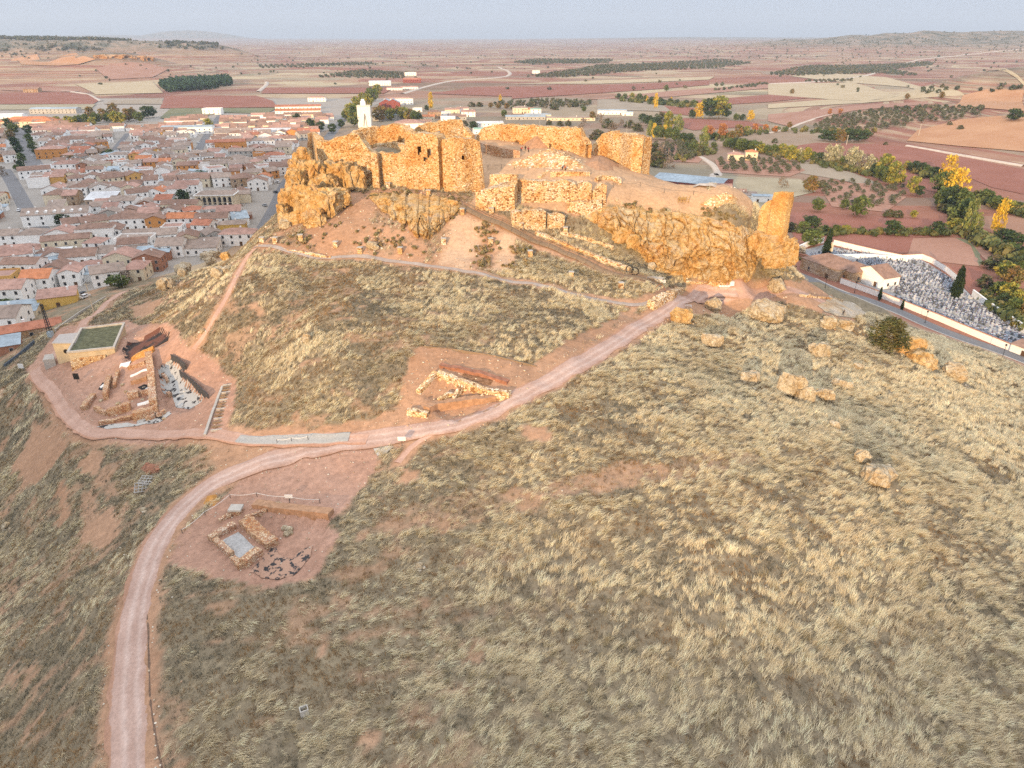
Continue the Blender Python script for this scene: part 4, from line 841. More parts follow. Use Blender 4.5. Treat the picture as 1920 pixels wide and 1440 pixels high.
# sloping stone base of the front wall
fl, fr = cv[3], cv[2]; base = []; out = Vector((fl.y-fr.y, fr.x-fl.x, 0)).normalized(); out = out if out.y < 0 else -out
m_ = MB(); n = 12
for i in range(n+1):
    q_ = fl.lerp(fr, i/n*.78); zt_ = zr-1.5+.2*i/n; b_ = q_+out*1.25; m_.v += [(q_.x+out.x*.05, q_.y+out.y*.05, zt_), (b_.x, b_.y, float(h(b_.x, b_.y))-.5)]
m_.f = [(2*i, 2*i+1, 2*i+3, 2*i+2) for i in range(n)]; m_.mi = [0]*n; to_parent(m_.build('stone_base', M_LOW, loc=tuple(A_)), root)
B_ = G(104, 685); z2 = zat(B_[1], 642, 104)
m_ = MB(); prism_px(m_, [(112,628),(150,624),(140,643),(98,643)], z2); to_parent(m_.build('entrance_block', M_PLASTER, loc=tuple(A_)), root)
c4 = [Vector(onz(a, b, z2+.12)) for a, b in [(111,627),(151,623),(141,643),(97,643)]]; m_ = MB(); m_.add([tuple(c) for c in c4]+[(c.x, c.y, c.z-.25) for c in c4], [(0, 1, 2, 3), (4, 5, 1, 0), (5, 6, 2, 1), (6, 7, 3, 2), (7, 4, 0, 3)]); to_parent(m_.build('roof', M_GREYROOF, loc=tuple(A_)), root)
q_ = Vector(onz(119, 657, z2-2.0)); a_, b_ = Vector(onz(98, 643, z2)), Vector(onz(140, 643, z2)); q_ = a_.lerp(b_, .5); q_.z = z2-2.2; m_ = MB(); m_.tube([(q_.x, q_.y-.15, q_.z), (q_.x, q_.y+.2, q_.z)], .55, 14); to_parent(m_.build('round_window', M_HOLE, loc=tuple(A_)), root)
C_ = G(93, 690); z3 = zat(C_[1], 674, 93); m_ = MB(); c = prism_px(m_, [(84,665),(100,663),(102,673),(80,675)], z3); o = m_.build('utility_hut', [M_CONC, M_GREYROOF], loc=tuple(C_)); tag(o, 'small plain concrete hut beside the ochre building entrance', 'hut')
# stairs of the left dig
st0 = [Vector(G(*p_)) for p_ in ((430,722),(423,750),(414,785),(408,812))]; root = empty('stairway', tuple(st0[-1])); tag(root, 'long flight of earth steps with a pale kerb right of the left dig', 'stairway')
ln = resample([(v_.x, v_.y) for v_ in st0], 1.15)
for i in range(len(ln)-1):
    d_ = ln[i+1]-ln[i]; m_ = MB(); m_.box((ln[i][0], ln[i][1], float(h(*ln[i]))+.06), (.28, 2.4, .34), math.atan2(d_[1], d_[0])); to_parent(m_.build('step', M_WOOD if i % 3 else M_CONC, loc=(float(ln[i][0]), float(ln[i][1]), float(h(*ln[i])))), root)
o = ruin_wall('kerb', None, [(420,727,723),(410,752,748),(398,785,781),(387,818,814)], thick=.45, mat=M_CONC, rag=.03, relief=.02, bury=.5, cell=.6); to_parent(o, root)
dw('broken red wall across the lower left room', [(176,770,762),(186,776,768),(198,780,772)], thick=.7)
dw('short cross wall right of the square pier', [(262,744,735),(274,741,732),(286,738,729)], thick=.7)
dw('thin wall along the left of the upper rooms', [(226,700,693),(222,712,705),(219,726,719)], thick=.7)
dw('crumbled wall above the white slanting cloth', [(240,694,688),(256,690,683),(272,684,677)], thick=.7)
dw('red earth baulk left inside the upper rooms', [(246,722,714),(262,719,711),(276,714,706)], thick=1.6, mat=M_SOILP)
dw('stub of wall beside the torn floor of the pit', [(303,706,700),(309,712,706),(313,720,714)], thick=.6)
dw('little stone pier inside the grey pit', [(312,742,735),(318,746,739),(322,744,737)], thick=.7)
dw('red earth bank on the upper edge of the middle dig', [(824,690,685),(860,698,692),(905,708,702),(950,722,716)], thick=1.2, mat=M_SOILR)
dw('orange earth bank between the middle dig and the track', [(806,776,764),(822,772,757),(846,768,754),(870,764,751),(905,757,747),(930,752,744)], thick=1.4, mat=M_SOILP)
for k, (px, py, s_) in enumerate(((230,722,.4),(236,735,.35),(280,746,.3),(268,750,.35),(190,752,.4),(222,758,.5),(300,776,.4),(308,786,.35))):
    b_ = G(px, py); vs, fs = rock_verts((b_[0], b_[1], b_[2]+s_*.3), (s_*1.2, s_, s_*.7), k+340, 3, .25); tag(mk('stone_block', vs, fs, M_ROCKG, loc=tuple(b_)), ordn_(k)+' loose block from the top in the left dig', 'stone block', 'loose blocks in the left dig')
# information boards
def board(name, label, px, py, wd, hg, post, mat, tilt=.0, n=2, cat='sign', group=None):
    b_ = G(px, py); r_ = empty(name, tuple(b_)); tag(r_, label, cat, group); m_ = MB()
    m_.box((0, 0, post+hg/2), (wd, .06, hg)); o = m_.build('panel', mat, r_); o.rotation_euler = (tilt, 0, 0)
    for k in range(n):
        x_ = 0 if n == 1 else (-.4+.8*k)*wd; m_ = MB(); m_.tube([(x_, .06, -.2), (x_, .06, post+hg*.5)], .05); m_.build('post', M_STEEL, r_)
board('sign_board', 'black sign board on a post by the left dig', 146, 718, 1.3, 1.5, .9, M_BLACK, n=1)
board('sign_board', 'white information panel on a post at the track junction', 754, 836, 1.3, .7, 1.0, M_WHITE, n=1)
board('sign_board', 'white slanted panel beside the rope above the square foundation', 543, 943, 1.2, .6, .9, M_WHITE, n=1)
board('sign_board', 'white double post board on the bank by the town edge', 41, 694, 1.6, 1.4, .6, M_WHITE)
# square foundation in the foreground
dw('upper left wall of the square grey floored room', [(397,1017,1008),(420,1003,994),(444,991,982)], thick=1.0)
dw('left side wall of the square grey floored room', [(399,1018,1009),(415,1033,1024),(431,1047,1038)], thick=.8, rag=.25)
dw('detached left wall stub of the square grey floored room', [(432,1053,1045),(440,1062,1054),(447,1070,1061)], thick=.8)
dw('broad right wall of the square grey floored room', [(449,986,976),(465,1000,990),(482,1016,1006),(500,1032,1021)], thick=1.9)
dw('lower right wall of the square grey floored room', [(464,1066,1052),(478,1054,1041),(495,1042,1030)], thick=1.3)
dw('thin footing left of the white pedestal', [(413,980,975),(424,974,969),(435,970,965)], thick=.5)
dw('thin footing right of the white pedestal', [(461,976,971),(480,968,963),(500,961,956)], thick=.6)
sheet('gravel_floor', [(412,1018),(447,998),(486,1034),(450,1066)], M_GRAVEL, .10, label='smooth grey gravel floor of the square room', cat='gravel floor', kind='structure')
b_ = G(444, 962); r_ = empty('pedestal', tuple(b_)); tag(r_, 'white capped stone pedestal behind the square room', 'pedestal'); m_ = MB(); m_.box((0, 0, .3), (1.5, 1.3, .9)); m_.build('shaft', M_DIG, r_); m_ = MB(); m_.box((0, 0, .92), (1.9, 1.6, .34)); m_.build('cap', M_CONC, r_)
dw('straight orange cut bank behind the square foundation', [(473,954,946),(510,960,951),(560,968,957),(616,976,964)], mat=M_SOILP, thick=1.5, rag=.1)
sheet('tarp', [(467,1074),(492,1050),(505,1030),(516,1020),(522,1040),(548,1050),(560,1035),(586,1024),(582,1045),(550,1080),(520,1088),(490,1084)], M_BLOT, .10, label='torn black sheet partly covered with soil by the square room', cat='tarp')
for k, (px, py, s_) in enumerate(((534,992,.5),(543,995,.6),(538,1003,.55),(546,1001,.35),(520,948,.55))):
    b_ = G(px, py); vs, fs = rock_verts((b_[0], b_[1], b_[2]+s_*.35), (s_*(1.5 if k == 4 else 1), s_, s_*.7), k+300, 3, .25)
    tag(mk('stone_block', vs, fs, M_ROCKG, loc=tuple(b_)), ['leftmost block of the loose cluster beside the square room', 'highest block of the loose cluster beside the square room', 'lowest block of the loose cluster beside the square room', 'smallest block of the loose cluster beside the square room', 'long cut stone lying above the orange bank'][k], 'stone block', 'loose stone blocks')
# middle dig
dw('left slanting wall of the middle dig', [(788,740,731),(805,722,713),(820,707,697)], thick=.9, mat=M_LOW)
dw('long main wall of the middle dig', [(820,709,697),(842,720,706),(864,727,714),(880,733,720),(897,741,728),(925,746,733),(954,748,736)], thick=1.0, mat=M_LOW)
dw('cross wall in the centre of the middle dig', [(869,735,723),(861,746,734),(854,758,747)], thick=.7, mat=M_LOW)
dw('short angled wall left of the cross wall', [(825,762,748),(834,754,742),(842,748,737),(855,750,740)], thick=.6, mat=M_LOW)
dw('isolated wall at the lower left of the middle dig', [(762,780,769),(780,782,771),(801,785,774)], thick=.9, mat=M_LOW)
dw('tiny wall remnant under the main wall', [(892,750,744),(900,751,744),(907,749,741)], thick=.5, mat=M_LOW)
sheet('dug_soil', [(866,704),(872,699),(893,706),(905,705),(924,714),(920,722),(905,722),(896,717),(870,709)], blotch('dark_dug_soil', (.14, .075, .04), (.26, .15, .09), 2, .4, .6), .07, label='patch of dark dug earth above the middle dig', cat='dug soil', kind='structure')
o = ruin_wall('edging', None, [(798,651,649),(850,656,654),(920,667,665),(1006,688,686)], thick=.15, mat=M_WOOD, rag=.03, relief=.01, bury=.3, cell=1.0); tag(o, 'low dark timber edging along the top of the middle dig', 'edging')
sheet('gravel', [(700,842),(722,836),(738,838),(722,852),(708,856)], M_CONC, .1, label='pale gravel patch below the track junction', cat='gravel', kind='structure')
# rope fences
def rope_fence(label, pts, hgt=.9, mat=M_ROPE, rope=True, pr=.05, rr=.03):
    P_ = [G(*p_) for p_ in pts]; r_ = empty('rope_fence', tuple(P_[0])); tag(r_, label, 'rope fence'); b0 = P_[0]
    for q_ in P_: m_ = MB(); m_.tube([q_-b0+(0, 0, -.3), q_-b0+(0, 0, hgt)], pr); m_.build('post', M_STEEL, r_)
    for a, b in (list(zip(P_[:-1], P_[1:])) if rope else []):
        ln_ = [(a+(b-a)*k/6-b0+(0, 0, hgt*.95-.25*math.sin(math.pi*k/6))) for k in range(7)]; m_ = MB(); m_.tube(ln_, rr, 5); m_.build('rope', mat, r_)
rope_fence('white rope strung on posts above the square foundation', [(342,1000),(385,966),(432,934),(482,931),(543,938),(600,943)], .7, rr=.035)
rope_fence('short white rope fence beside the grey gravel strip', [(520,832),(547,829),(578,826)], .9, rr=.04)
rope_fence('thin post fence along the courtyard path', [(915,318),(940,316),(965,318),(990,320),(1020,323),(1050,325),(1080,326),(1108,327)], 1.2, M_STEEL, rr=.02)
rope_fence('row of thin posts on the plateau edge', [(1150,352),(1200,350),(1245,362),(1300,366),(1350,372)], 1.2, M_STEEL, rr=.02)
# stone pedestals along the paths
PED = [(492,455),(517,455),(564,450),(630,463),(676,474),(751,474),(832,457),(920,457),(867,401),(921,400),(994,480),(1071,520),(1164,540),(1060,436),(976,428),(854,360),(804,366),(728,352)]
PL = ['leftmost of the pedestals above the thin footpath', 'second pedestal from the left above the thin footpath', 'third pedestal from the left, set highest on the left slope', 'pedestal above the footpath below the left crag', 'pedestal left of the grey rock under the crag', 'pedestal under the hanging crag by the footpath', 'pedestal at the left edge of the first bare soil chute', 'pedestal between the two bare soil chutes', 'pedestal at the head of the bare soil chute', 'pedestal right in front of the square bastion', 'pedestal in the grass right of the second soil chute', 'pedestal in the grass below the middle of the walkway', 'pedestal near the lower end of the walkway', 'pedestal beside the broken wall stub above the walkway', 'pedestal beside the lower retaining wall', 'pedestal at the foot of the right big tower', 'pedestal at the foot of the left big tower', 'pedestal under the dark niche wall']
pdm = MB(); pdm.box((0, 0, .55), (1.15, 1.0, 1.5), taper=.94); pdd = None; pcm = MB(); pcm.box((0, 0, 1.38), (1.3, 1.15, .16))
for (px, py), lb in zip(PED, PL):
    b_ = G(px, py); r_ = empty('stone_pedestal', tuple(b_), rng.uniform(-.3, .3)); tag(r_, 'square stone '+lb, 'pedestal', 'stone pedestals along the paths')
    if pdd is None: pdd = pdm.build('shaft', M_LOW, r_).data; pcd = pcm.build('cap', M_CONC, r_).data
    else: inst('shaft', pdd, r_); inst('cap', pcd, r_)
# timber tripods
for px, py, lb in ((582,472,'thin wooden tripod left above the footpath'),(805,484,'thin wooden tripod in the middle above the footpath')):
    b_ = G(px, py); m_ = MB()
    for k in range(3): a_ = k*2.094+.4; m_.tube([(b_[0]+math.cos(a_)*.8, b_[1]+math.sin(a_)*.8, b_[2]-.1), (b_[0], b_[1], b_[2]+2.1)], .05)
    tag(m_.build('tripod', M_WOOD, loc=tuple(b_)), lb, 'tripod')
# wooden walkway with rails
root = empty('wooden_walkway', tuple(G(866, 386))); tag(root, 'dark wooden boardwalk descending from the towers to the track', 'walkway')
o = strip('deck', wWALK, 1.9, .35, M_WOOD, step=.8, nw=4, wob=.02, flat=1.0); o.pop('kind', None); to_parent(o, root)
ln = resample(wWALK, 2.2); tg = np.gradient(ln, axis=0); tg /= np.linalg.norm(tg, axis=1)[:, None]; nm = np.stack([-tg[:, 1], tg[:, 0]], 1); rt = np.array(root.location)
for s_ in (-1, 1):
    m_ = MB(); P_ = []
    for c_, n_ in zip(ln, nm): q_ = c_+n_*s_*.98; zz = float(h(*c_))+.3; P_.append((q_[0]-rt[0], q_[1]-rt[1], zz+1.0-rt[2])); m_.tube([(q_[0]-rt[0], q_[1]-rt[1], zz-.5-rt[2]), P_[-1]], .05, 5)
    m_.tube(P_, .055, 5); m_.tube([(a, b, c-.45) for a, b, c in P_], .035, 5); m_.build('railing', M_WOOD, root)
# site clutter near the path head
for k, (px, py) in enumerate(((1180,512),(1190,516))):
    b_ = G(px, py); m_ = MB(); rr = .95
    for j in range(3): m_.tube([(b_[0]+math.cos(a_)*rr*(1-.07*j), b_[1]+.12*j+.25*math.sin(a_), b_[2]+rr+math.sin(a_)*rr*(1-.07*j)) for a_ in np.linspace(0, 2*math.pi, 25)], .07)
    tag(m_.build('pipe_coil', M_BLACK, loc=tuple(b_)), ['left black pipe coil leaning beside the walkway', 'right black pipe coil leaning beside the walkway'][k], 'pipe coil')
def boxes(name, label, cat, px, py, items, mat, rz=0):
    b_ = G(px, py); m_ = MB()
    for c_, d_, r_ in items: m_.box((b_[0]+c_[0], b_[1]+c_[1], b_[2]+c_[2]), d_, rz+r_)
    return tag(m_.build(name, mat, loc=tuple(b_)), label, cat)
boxes('plank_stack', 'long grey planks stacked beside the walkway end', 'planks', 1216, 522, [((i*.12, .25*i, .15+.02*i), (7, .22, .14), .02*i) for i in range(5)], plain('grey_planks', (.42, .40, .37), .9, .2), -.42)
boxes('fence_panel', 'low white fence panel at the walkway end', 'fence panel', 1232, 530, [((0, 0, .5), (4.2, .08, .7), 0), ((-1.9, 0, .3), (.1, .1, 1.1), 0), ((1.9, 0, .3), (.1, .1, 1.1), 0)], M_WHITE, -.35)
boxes('water_tank', 'white plastic cube tank on the shelf under the cliff', 'tank', 1371, 535, [((0, 0, .6), (1.1, 1.0, 1.1), .2), ((0, 0, .06), (1.2, 1.1, .12), .2), ((0, 0, 1.2), (.3, .3, .12), 0)], M_WHITE)
def sacks(label, px, py, n, mat):
    b_ = G(px, py); m_ = MB()
    for i in range(n): vs, fs = rock_verts((b_[0]+(i % 4-1.5)*.75, b_[1]+(i//4)*.6, b_[2]+.22), (.45, .38, .3), i+400, 2, .15); m_.add(vs, fs)
    tag(m_.build('sack_pile', mat, loc=tuple(b_)), label, 'sacks')
sacks('white sacks lying beside the white cube tank', 1358, 538, 6, M_WHITE)
sacks('single white sack at the walkway end', 1255, 529, 1, M_WHITE)
boxes('panel_stack', 'dark green grey panels stacked beside the ochre boulder', 'panels', 1332, 567, [((-2.4, -.3, .2), (1.8, 1.4, .3), .4), ((-.5, .1, .15), (2.4, 1.2, .22), .35), ((1.4, .5, .2), (2.0, 1.0, .35), .3), ((2.8, .8, .15), (1.2, .8, .25), .5)], plain('dark_panels', (.09, .12, .125), .8, .3))
boxes('tarp_bundle', 'grey black bundle under a tarp at the cliff foot', 'bundle', 1391, 509, [((0, 0, .4), (2.2, 1.2, .7), .2), ((.3, .1, .8), (1.4, .9, .25), .1)], M_BLACK)
b_ = G(1290, 577); m_ = MB()
for c_, d_ in (((0, 0, .45), (1.7, .06, .08)), ((0, .7, .45), (1.7, .06, .08)), ((-.85, .35, .45), (.06, .7, .08)), ((.85, .35, .45), (.06, .7, .08)), ((-.82, 0, .2), (.07, .07, .5)), ((.82, 0, .2), (.07, .07, .5)), ((-.82, .7, .2), (.07, .07, .5)), ((.82, .7, .2), (.07, .07, .5))): m_.box((b_[0]+c_[0], b_[1]+c_[1], b_[2]+c_[2]), d_)
tag(m_.build('sawhorse', M_WHITE, loc=tuple(b_)), 'small white metal sawhorse behind the orange boulder', 'sawhorse')
b_ = G(1280, 379); m_ = MB()
for k in range(4): m_.tube([(b_[0]-1.3+.9*k, b_[1]-.5, b_[2]-.1), (b_[0]-.9+.9*k, b_[1]+.2, b_[2]+1.6)], .07)
for k in range(3): m_.tube([(b_[0]-1.4, b_[1]-.45+.2*k, b_[2]+.3+.5*k), (b_[0]+1.8, b_[1]-.45+.2*k, b_[2]+.3+.5*k)], .06)
m_.box((b_[0], b_[1]+.6, b_[2]+.9), (2.2, .9, .12), .1); tag(m_.build('timber_trestle', plain('yellow_timber', (.42, .27, .10), .85, .25), loc=tuple(b_)), 'yellow timber trestle standing on the bare plateau', 'trestle')
b_ = G(1237, 548); m_ = MB(); m_.tube([(b_[0]+1.3*math.cos(a_), b_[1]+.1, b_[2]-.2+2.2*math.sin(a_)) for a_ in np.linspace(0, math.pi, 13)], .07); tag(m_.build('metal_hoop', plain('rust', (.30, .13, .07), .8, .3), loc=tuple(b_)), 'rusty hoop gate where the footpath meets the track', 'gate')
# concrete box and broken frames in the foreground grass
b_ = G(571, 1338); m_ = MB()
for c_, d_ in (((0, -.42, .4), (1.1, .12, 1.2)), ((0, .42, .4), (1.1, .12, 1.2)), ((-.49, 0, .4), (.12, .72, 1.2)), ((.49, 0, .4), (.12, .72, 1.2))): m_.box((c_[0]*.8, c_[1]*.8, c_[2]*.8), (d_[0]*.8, d_[1]*.8, d_[2]*.8))
r_ = tag(m_.build('concrete_box', M_CONC), 'open square concrete box alone in the foreground grass', 'concrete box'); r_.location = b_; r_.rotation_euler = (0, 0, .45); m_ = MB(); m_.box((0, 0, .1), (.66, .54, .05)); m_.build('cavity_shade', M_HOLE, r_)  # dark plate paints the shade at the bottom of the box
for k, (px, py, rz, tl, lb) in enumerate(((268,918,.25,.5,'grey broken wooden pallet lying lower in the left grass'),(276,905,-.1,.25,'grey broken wooden pallet lying higher in the left grass'))):
    b_ = G(px, py); m_ = MB()
    for i in range(5): m_.box((-1.2+.6*i, 0, .0), (.12, 1.9, .1))
    for i in range(4): m_.box((0, -.9+.6*i, .09), (2.6, .12, .08))
    o = m_.build('pallet', plain('grey_wood%d' % k, (.40, .38, .36), .9, .2)); o.location = (b_[0], b_[1], b_[2]+.5); o.rotation_euler = (tl, 0, rz); tag(o, lb, 'pallet')
# threshing floor
sheet('threshing_floor', [(1533,574),(1548,566),(1572,562),(1600,568),(1616,579),(1624,590),(1604,597),(1570,594),(1548,586)], masonry('cobbles', [(.50, .45, .38), (.44, .39, .33), (.55, .50, .43)], (.36, .30, .24), 2.5, .05, dark=(.40, .35, .29)), .12, label='round grey cobbled threshing floor on the right shelf', cat='threshing floor', kind='structure')
# ------------------------------------------------------------------ people (skinned bodies, posed)
M_SKIN = plain('skin', (.45, .27, .19), .7, .1); M_HAIR = plain('hair', (.03, .022, .018), .8, .2); M_DENIM = plain('dark_trousers', (.035, .04, .055), .9, .2)
def skin_mesh(name, joints, edges, radii, mat, parent):
    me = bpy.data.meshes.new(name); me.from_pydata(joints, edges, []); o = bpy.data.objects.new(name, me); COL.objects.link(o)
    md = o.modifiers.new('skin', 'SKIN'); md.use_smooth_shade = True
    for sv_, r_ in zip(me.skin_vertices[0].data, radii): sv_.radius = (r_, r_)
    me.skin_vertices[0].data[0].use_root = True
    sb = o.modifiers.new('sub', 'SUBSURF'); sb.levels = 1; sb.render_levels = 1
    dg = bpy.context.evaluated_depsgraph_get(); m2 = bpy.data.meshes.new_from_object(o.evaluated_get(dg)); o.modifiers.clear(); o.data = m2; o.data.materials.clear(); o.data.materials.append(mat)
    o.parent = parent; return o
def person(label, px, py, top, pose='stand', rz=0.0, trousers=M_DENIM, group=None):
    b_ = G(px, py); r_ = empty('person', tuple(b_), rz); tag(r_, label, 'person', group)
    le = .35 if pose == 'bend' else .06; st = .16 if pose == 'walk' else .04
    hip = (0, 0, .92 if pose != 'bend' else .82); ch = (0, -.10-le*.8, 1.30-le*.5); nk = (0, -.10-le*1.1, 1.48-le*.8); hd = (0, -.12-le*1.35, 1.62-le*.95); ht = (0, -.11-le*1.45, 1.74-le*1.0)
    kl = (.11, -st-.03, .50); kr = (-.11, st*.5-.03, .50); al = (.13, -st, .07); ar = (-.13, st*1.4, .07); tl = (.14, -st-.17, .04); tr = (-.14, st*1.4-.17, .04)
    sl = (.19, ch[1]+.02, ch[2]+.08); s2 = (-.19, ch[1]+.02, ch[2]+.08); el = (.27, ch[1]-.04-le*.3, ch[2]-.20); e2 = (-.27, ch[1]+.02-le*.3, ch[2]-.20); hl = (.27, ch[1]-.20-le*.5, ch[2]-.40); h2 = (-.27, ch[1]-.12-le*.5, ch[2]-.42)
    J = [hip, ch, nk, hd, ht, (.10, 0, hip[2]-.05), kl, al, tl, (-.10, 0, hip[2]-.05), kr, ar, tr, sl, el, hl, s2, e2, h2, (hd[0], hd[1]-.10, hd[2]+.0)]
    E = [(0, 1), (1, 2), (2, 3), (3, 4), (0, 5), (5, 6), (6, 7), (7, 8), (0, 9), (9, 10), (10, 11), (11, 12), (1, 13), (13, 14), (14, 15), (1, 16), (16, 17), (17, 18), (3, 19)]
    Rr = [.13, .14, .06, .095, .06, .085, .06, .045, .035, .085, .06, .045, .035, .065, .045, .035, .065, .045, .035, .02]
    hands = []
    for hx_, hy_, hz_ in (hl, h2):
        for k in range(5): J.append((hx_+(k-2)*.017, hy_-.05-(.03 if k else -.01), hz_-.07-.012*(2-abs(k-2)))); E.append((15 if hx_ > 0 else 18, len(J)-1)); Rr.append(.009)
    skin_mesh('body', J, E, Rr, M_SKIN, r_)
    skin_mesh('jacket', [hip, ch, nk, sl, el, (hl[0], hl[1]*.8+el[1]*.2, hl[2]*.8+el[2]*.2), s2, e2, (h2[0], h2[1]*.8+e2[1]*.2, h2[2]*.8+e2[2]*.2)], [(0, 1), (1, 2), (1, 3), (3, 4), (4, 5), (1, 6), (6, 7), (7, 8)], [.165, .185, .07, .085, .062, .05, .085, .062, .05], top, r_)
    skin_mesh('trousers', [hip, J[5], kl, al, J[9], kr, ar], [(0, 1), (1, 2), (2, 3), (0, 4), (4, 5), (5, 6)], [.15, .105, .08, .065, .105, .08, .065], trousers, r_)
    vs, fs = rock_verts((ht[0], ht[1]+.03, ht[2]-.06), (.125, .14, .13), 7, 2, .08); mk('hair', vs, fs, M_HAIR, r_)
M_RED = plain('red_cloth', (.50, .06, .05), .85, .15); M_DKR = plain('dark_red_cloth', (.22, .03, .05), .85, .15); M_BLK = plain('black_cloth', (.03, .03, .035), .85, .15); M_BLUE = plain('blue_cloth', (.10, .14, .25), .85, .15); M_ORG = plain('orange_cloth', (.55, .14, .06), .85, .15)
WK = 'workers in the castle courtyard'
person('person dressed in black standing beside the round threshing floor', 1580, 592, M_BLK, 'walk', .6)
person('person in a bright red top, leftmost of the courtyard workers', 977, 284, M_RED, 'bend', .8, group=WK)
person('person in dark clothes standing behind the rubble heap', 985, 283, M_BLK, 'stand', .2, group=WK)
person('person in a dark red jacket beside the rubble heap', 991, 286, M_DKR, 'stand', -.5, group=WK)
person('person in blue crouching in front of the rubble heap', 1054, 319, M_BLUE, 'bend', .9, group=WK)
person('person in an orange red top in front of the rubble heap', 1060, 320, M_ORG, 'bend', -.4, group=WK)
person('person in dark clothes by the arched opening of the back wall', 1044, 280, M_BLK, 'stand', 0, group=WK)
# ------------------------------------------------------------------ town
def tilemat(name, col, metal=False):
    m, t, p = nt(name, .55 if metal else .9); tcx = N(t, 'ShaderNodeTexCoord'); wv = N(t, 'ShaderNodeTexWave', wave_type='BANDS', bands_direction='X'); wv.inputs['Scale'].default_value = 1.1 if metal else 1.5
    wv.inputs['Distortion'].default_value = .6; t.links.new(tcx.outputs['Object'], wv.inputs['Vector']); v = geo_pos(t)
    a = noise_node(t, .45, 5, .7, v); b = noise_node(t, .05, 3, .5, v)
    c = ramp_node(t, a, [(.32, tuple(k*.68 for k in col)), (.5, col), (.7, tuple(min(1, k*1.25) for k in col))])
    c = mulc(t, c, ramp_node(t, wv.outputs['Fac'], [(.2, (.78,)*3), (.7, (1.05,)*3)])); c = mulc(t, c, ramp_node(t, b, [(.35, (.8, .78, .78)), (.65, (1.08, 1.06, 1.05))]))
    t.links.new(c, p.inputs['Base Color']); return m
ROOF = {'brown': tilemat('roof_brown', (.31, .20, .155)), 'red': tilemat('roof_red', (.42, .18, .115)), 'greyish': tilemat('roof_greyish', (.36, .285, .24)), 'pink': tilemat('roof_pink', (.44, .275, .225)), 'orange': tilemat('roof_orange', (.54, .22, .11)), 'blue grey metal': tilemat('roof_metal', (.36, .44, .50), True), 'white metal': tilemat('roof_white', (.66, .68, .70), True), 'green metal': tilemat('roof_green', (.30, .48, .38), True)}
WALLM = {'white': plain('wall_white', (.86, .85, .83), .85, .08, .8), 'cream': plain('wall_cream', (.70, .61, .46), .85, .12, .8), 'ochre': plain('wall_ochre', (.62, .36, .12), .85, .12, .8), 'brick': plain('wall_brick', (.40, .20, .13), .9, .2, 1.5), 'grey': plain('wall_grey', (.45, .43, .40), .9, .2, .8), 'stone': masonry('wall_stone', [(.44, .34, .26), (.36, .26, .19), (.52, .43, .34)], (.28, .2, .15), 1.8, .05), 'orange': plain('wall_orange', (.58, .27, .09), .85, .1, .8), 'dark red': plain('wall_darkred', (.26, .08, .07), .8, .15), 'yellow': plain('wall_yellow', (.66, .43, .12), .85, .1)}
M_PANE, t, p = nt('window_pane', .2); p.inputs['Base Color'].default_value = (.03, .035, .045, 1); p.inputs['Specular IOR Level'].default_value = .5
M_FRAME = plain('window_frame', (.42, .38, .34), .7, .1); M_DOOR = plain('door_wood', (.13, .075, .045), .8, .2)
def winmesh():
    m_ = MB(); m_.box((0, 0, 0), (1.15, .10, 1.5), mi=0); o = m_.build('window', M_FRAME); d = o.data; bpy.data.objects.remove(o)
    m_ = MB(); m_.box((0, -.055, 0), (.92, .03, 1.26)); o = m_.build('pane', M_PANE); d2 = o.data; bpy.data.objects.remove(o)
    m_ = MB(); m_.box((0, 0, 1.1), (1.3, .12, 2.3)); o = m_.build('door', M_DOOR); d3 = o.data; bpy.data.objects.remove(o)
    m_ = MB(); m_.box((0, 0, .5), (.7, .6, 1.5)); m_.box((0, 0, 1.3), (.85, .75, .12)); o = m_.build('chimney', WALLM['white']); d4 = o.data; bpy.data.objects.remove(o)
    m_ = MB(); m_.box((0, -.012, 0), (.95, .13, 1.3)); o = m_.build('window', M_PANE); d5 = o.data; bpy.data.objects.remove(o)
    return d, d2, d3, d4, d5
D_WIN, D_PANE, D_DOOR, D_CHIM, D_WIN2 = winmesh()
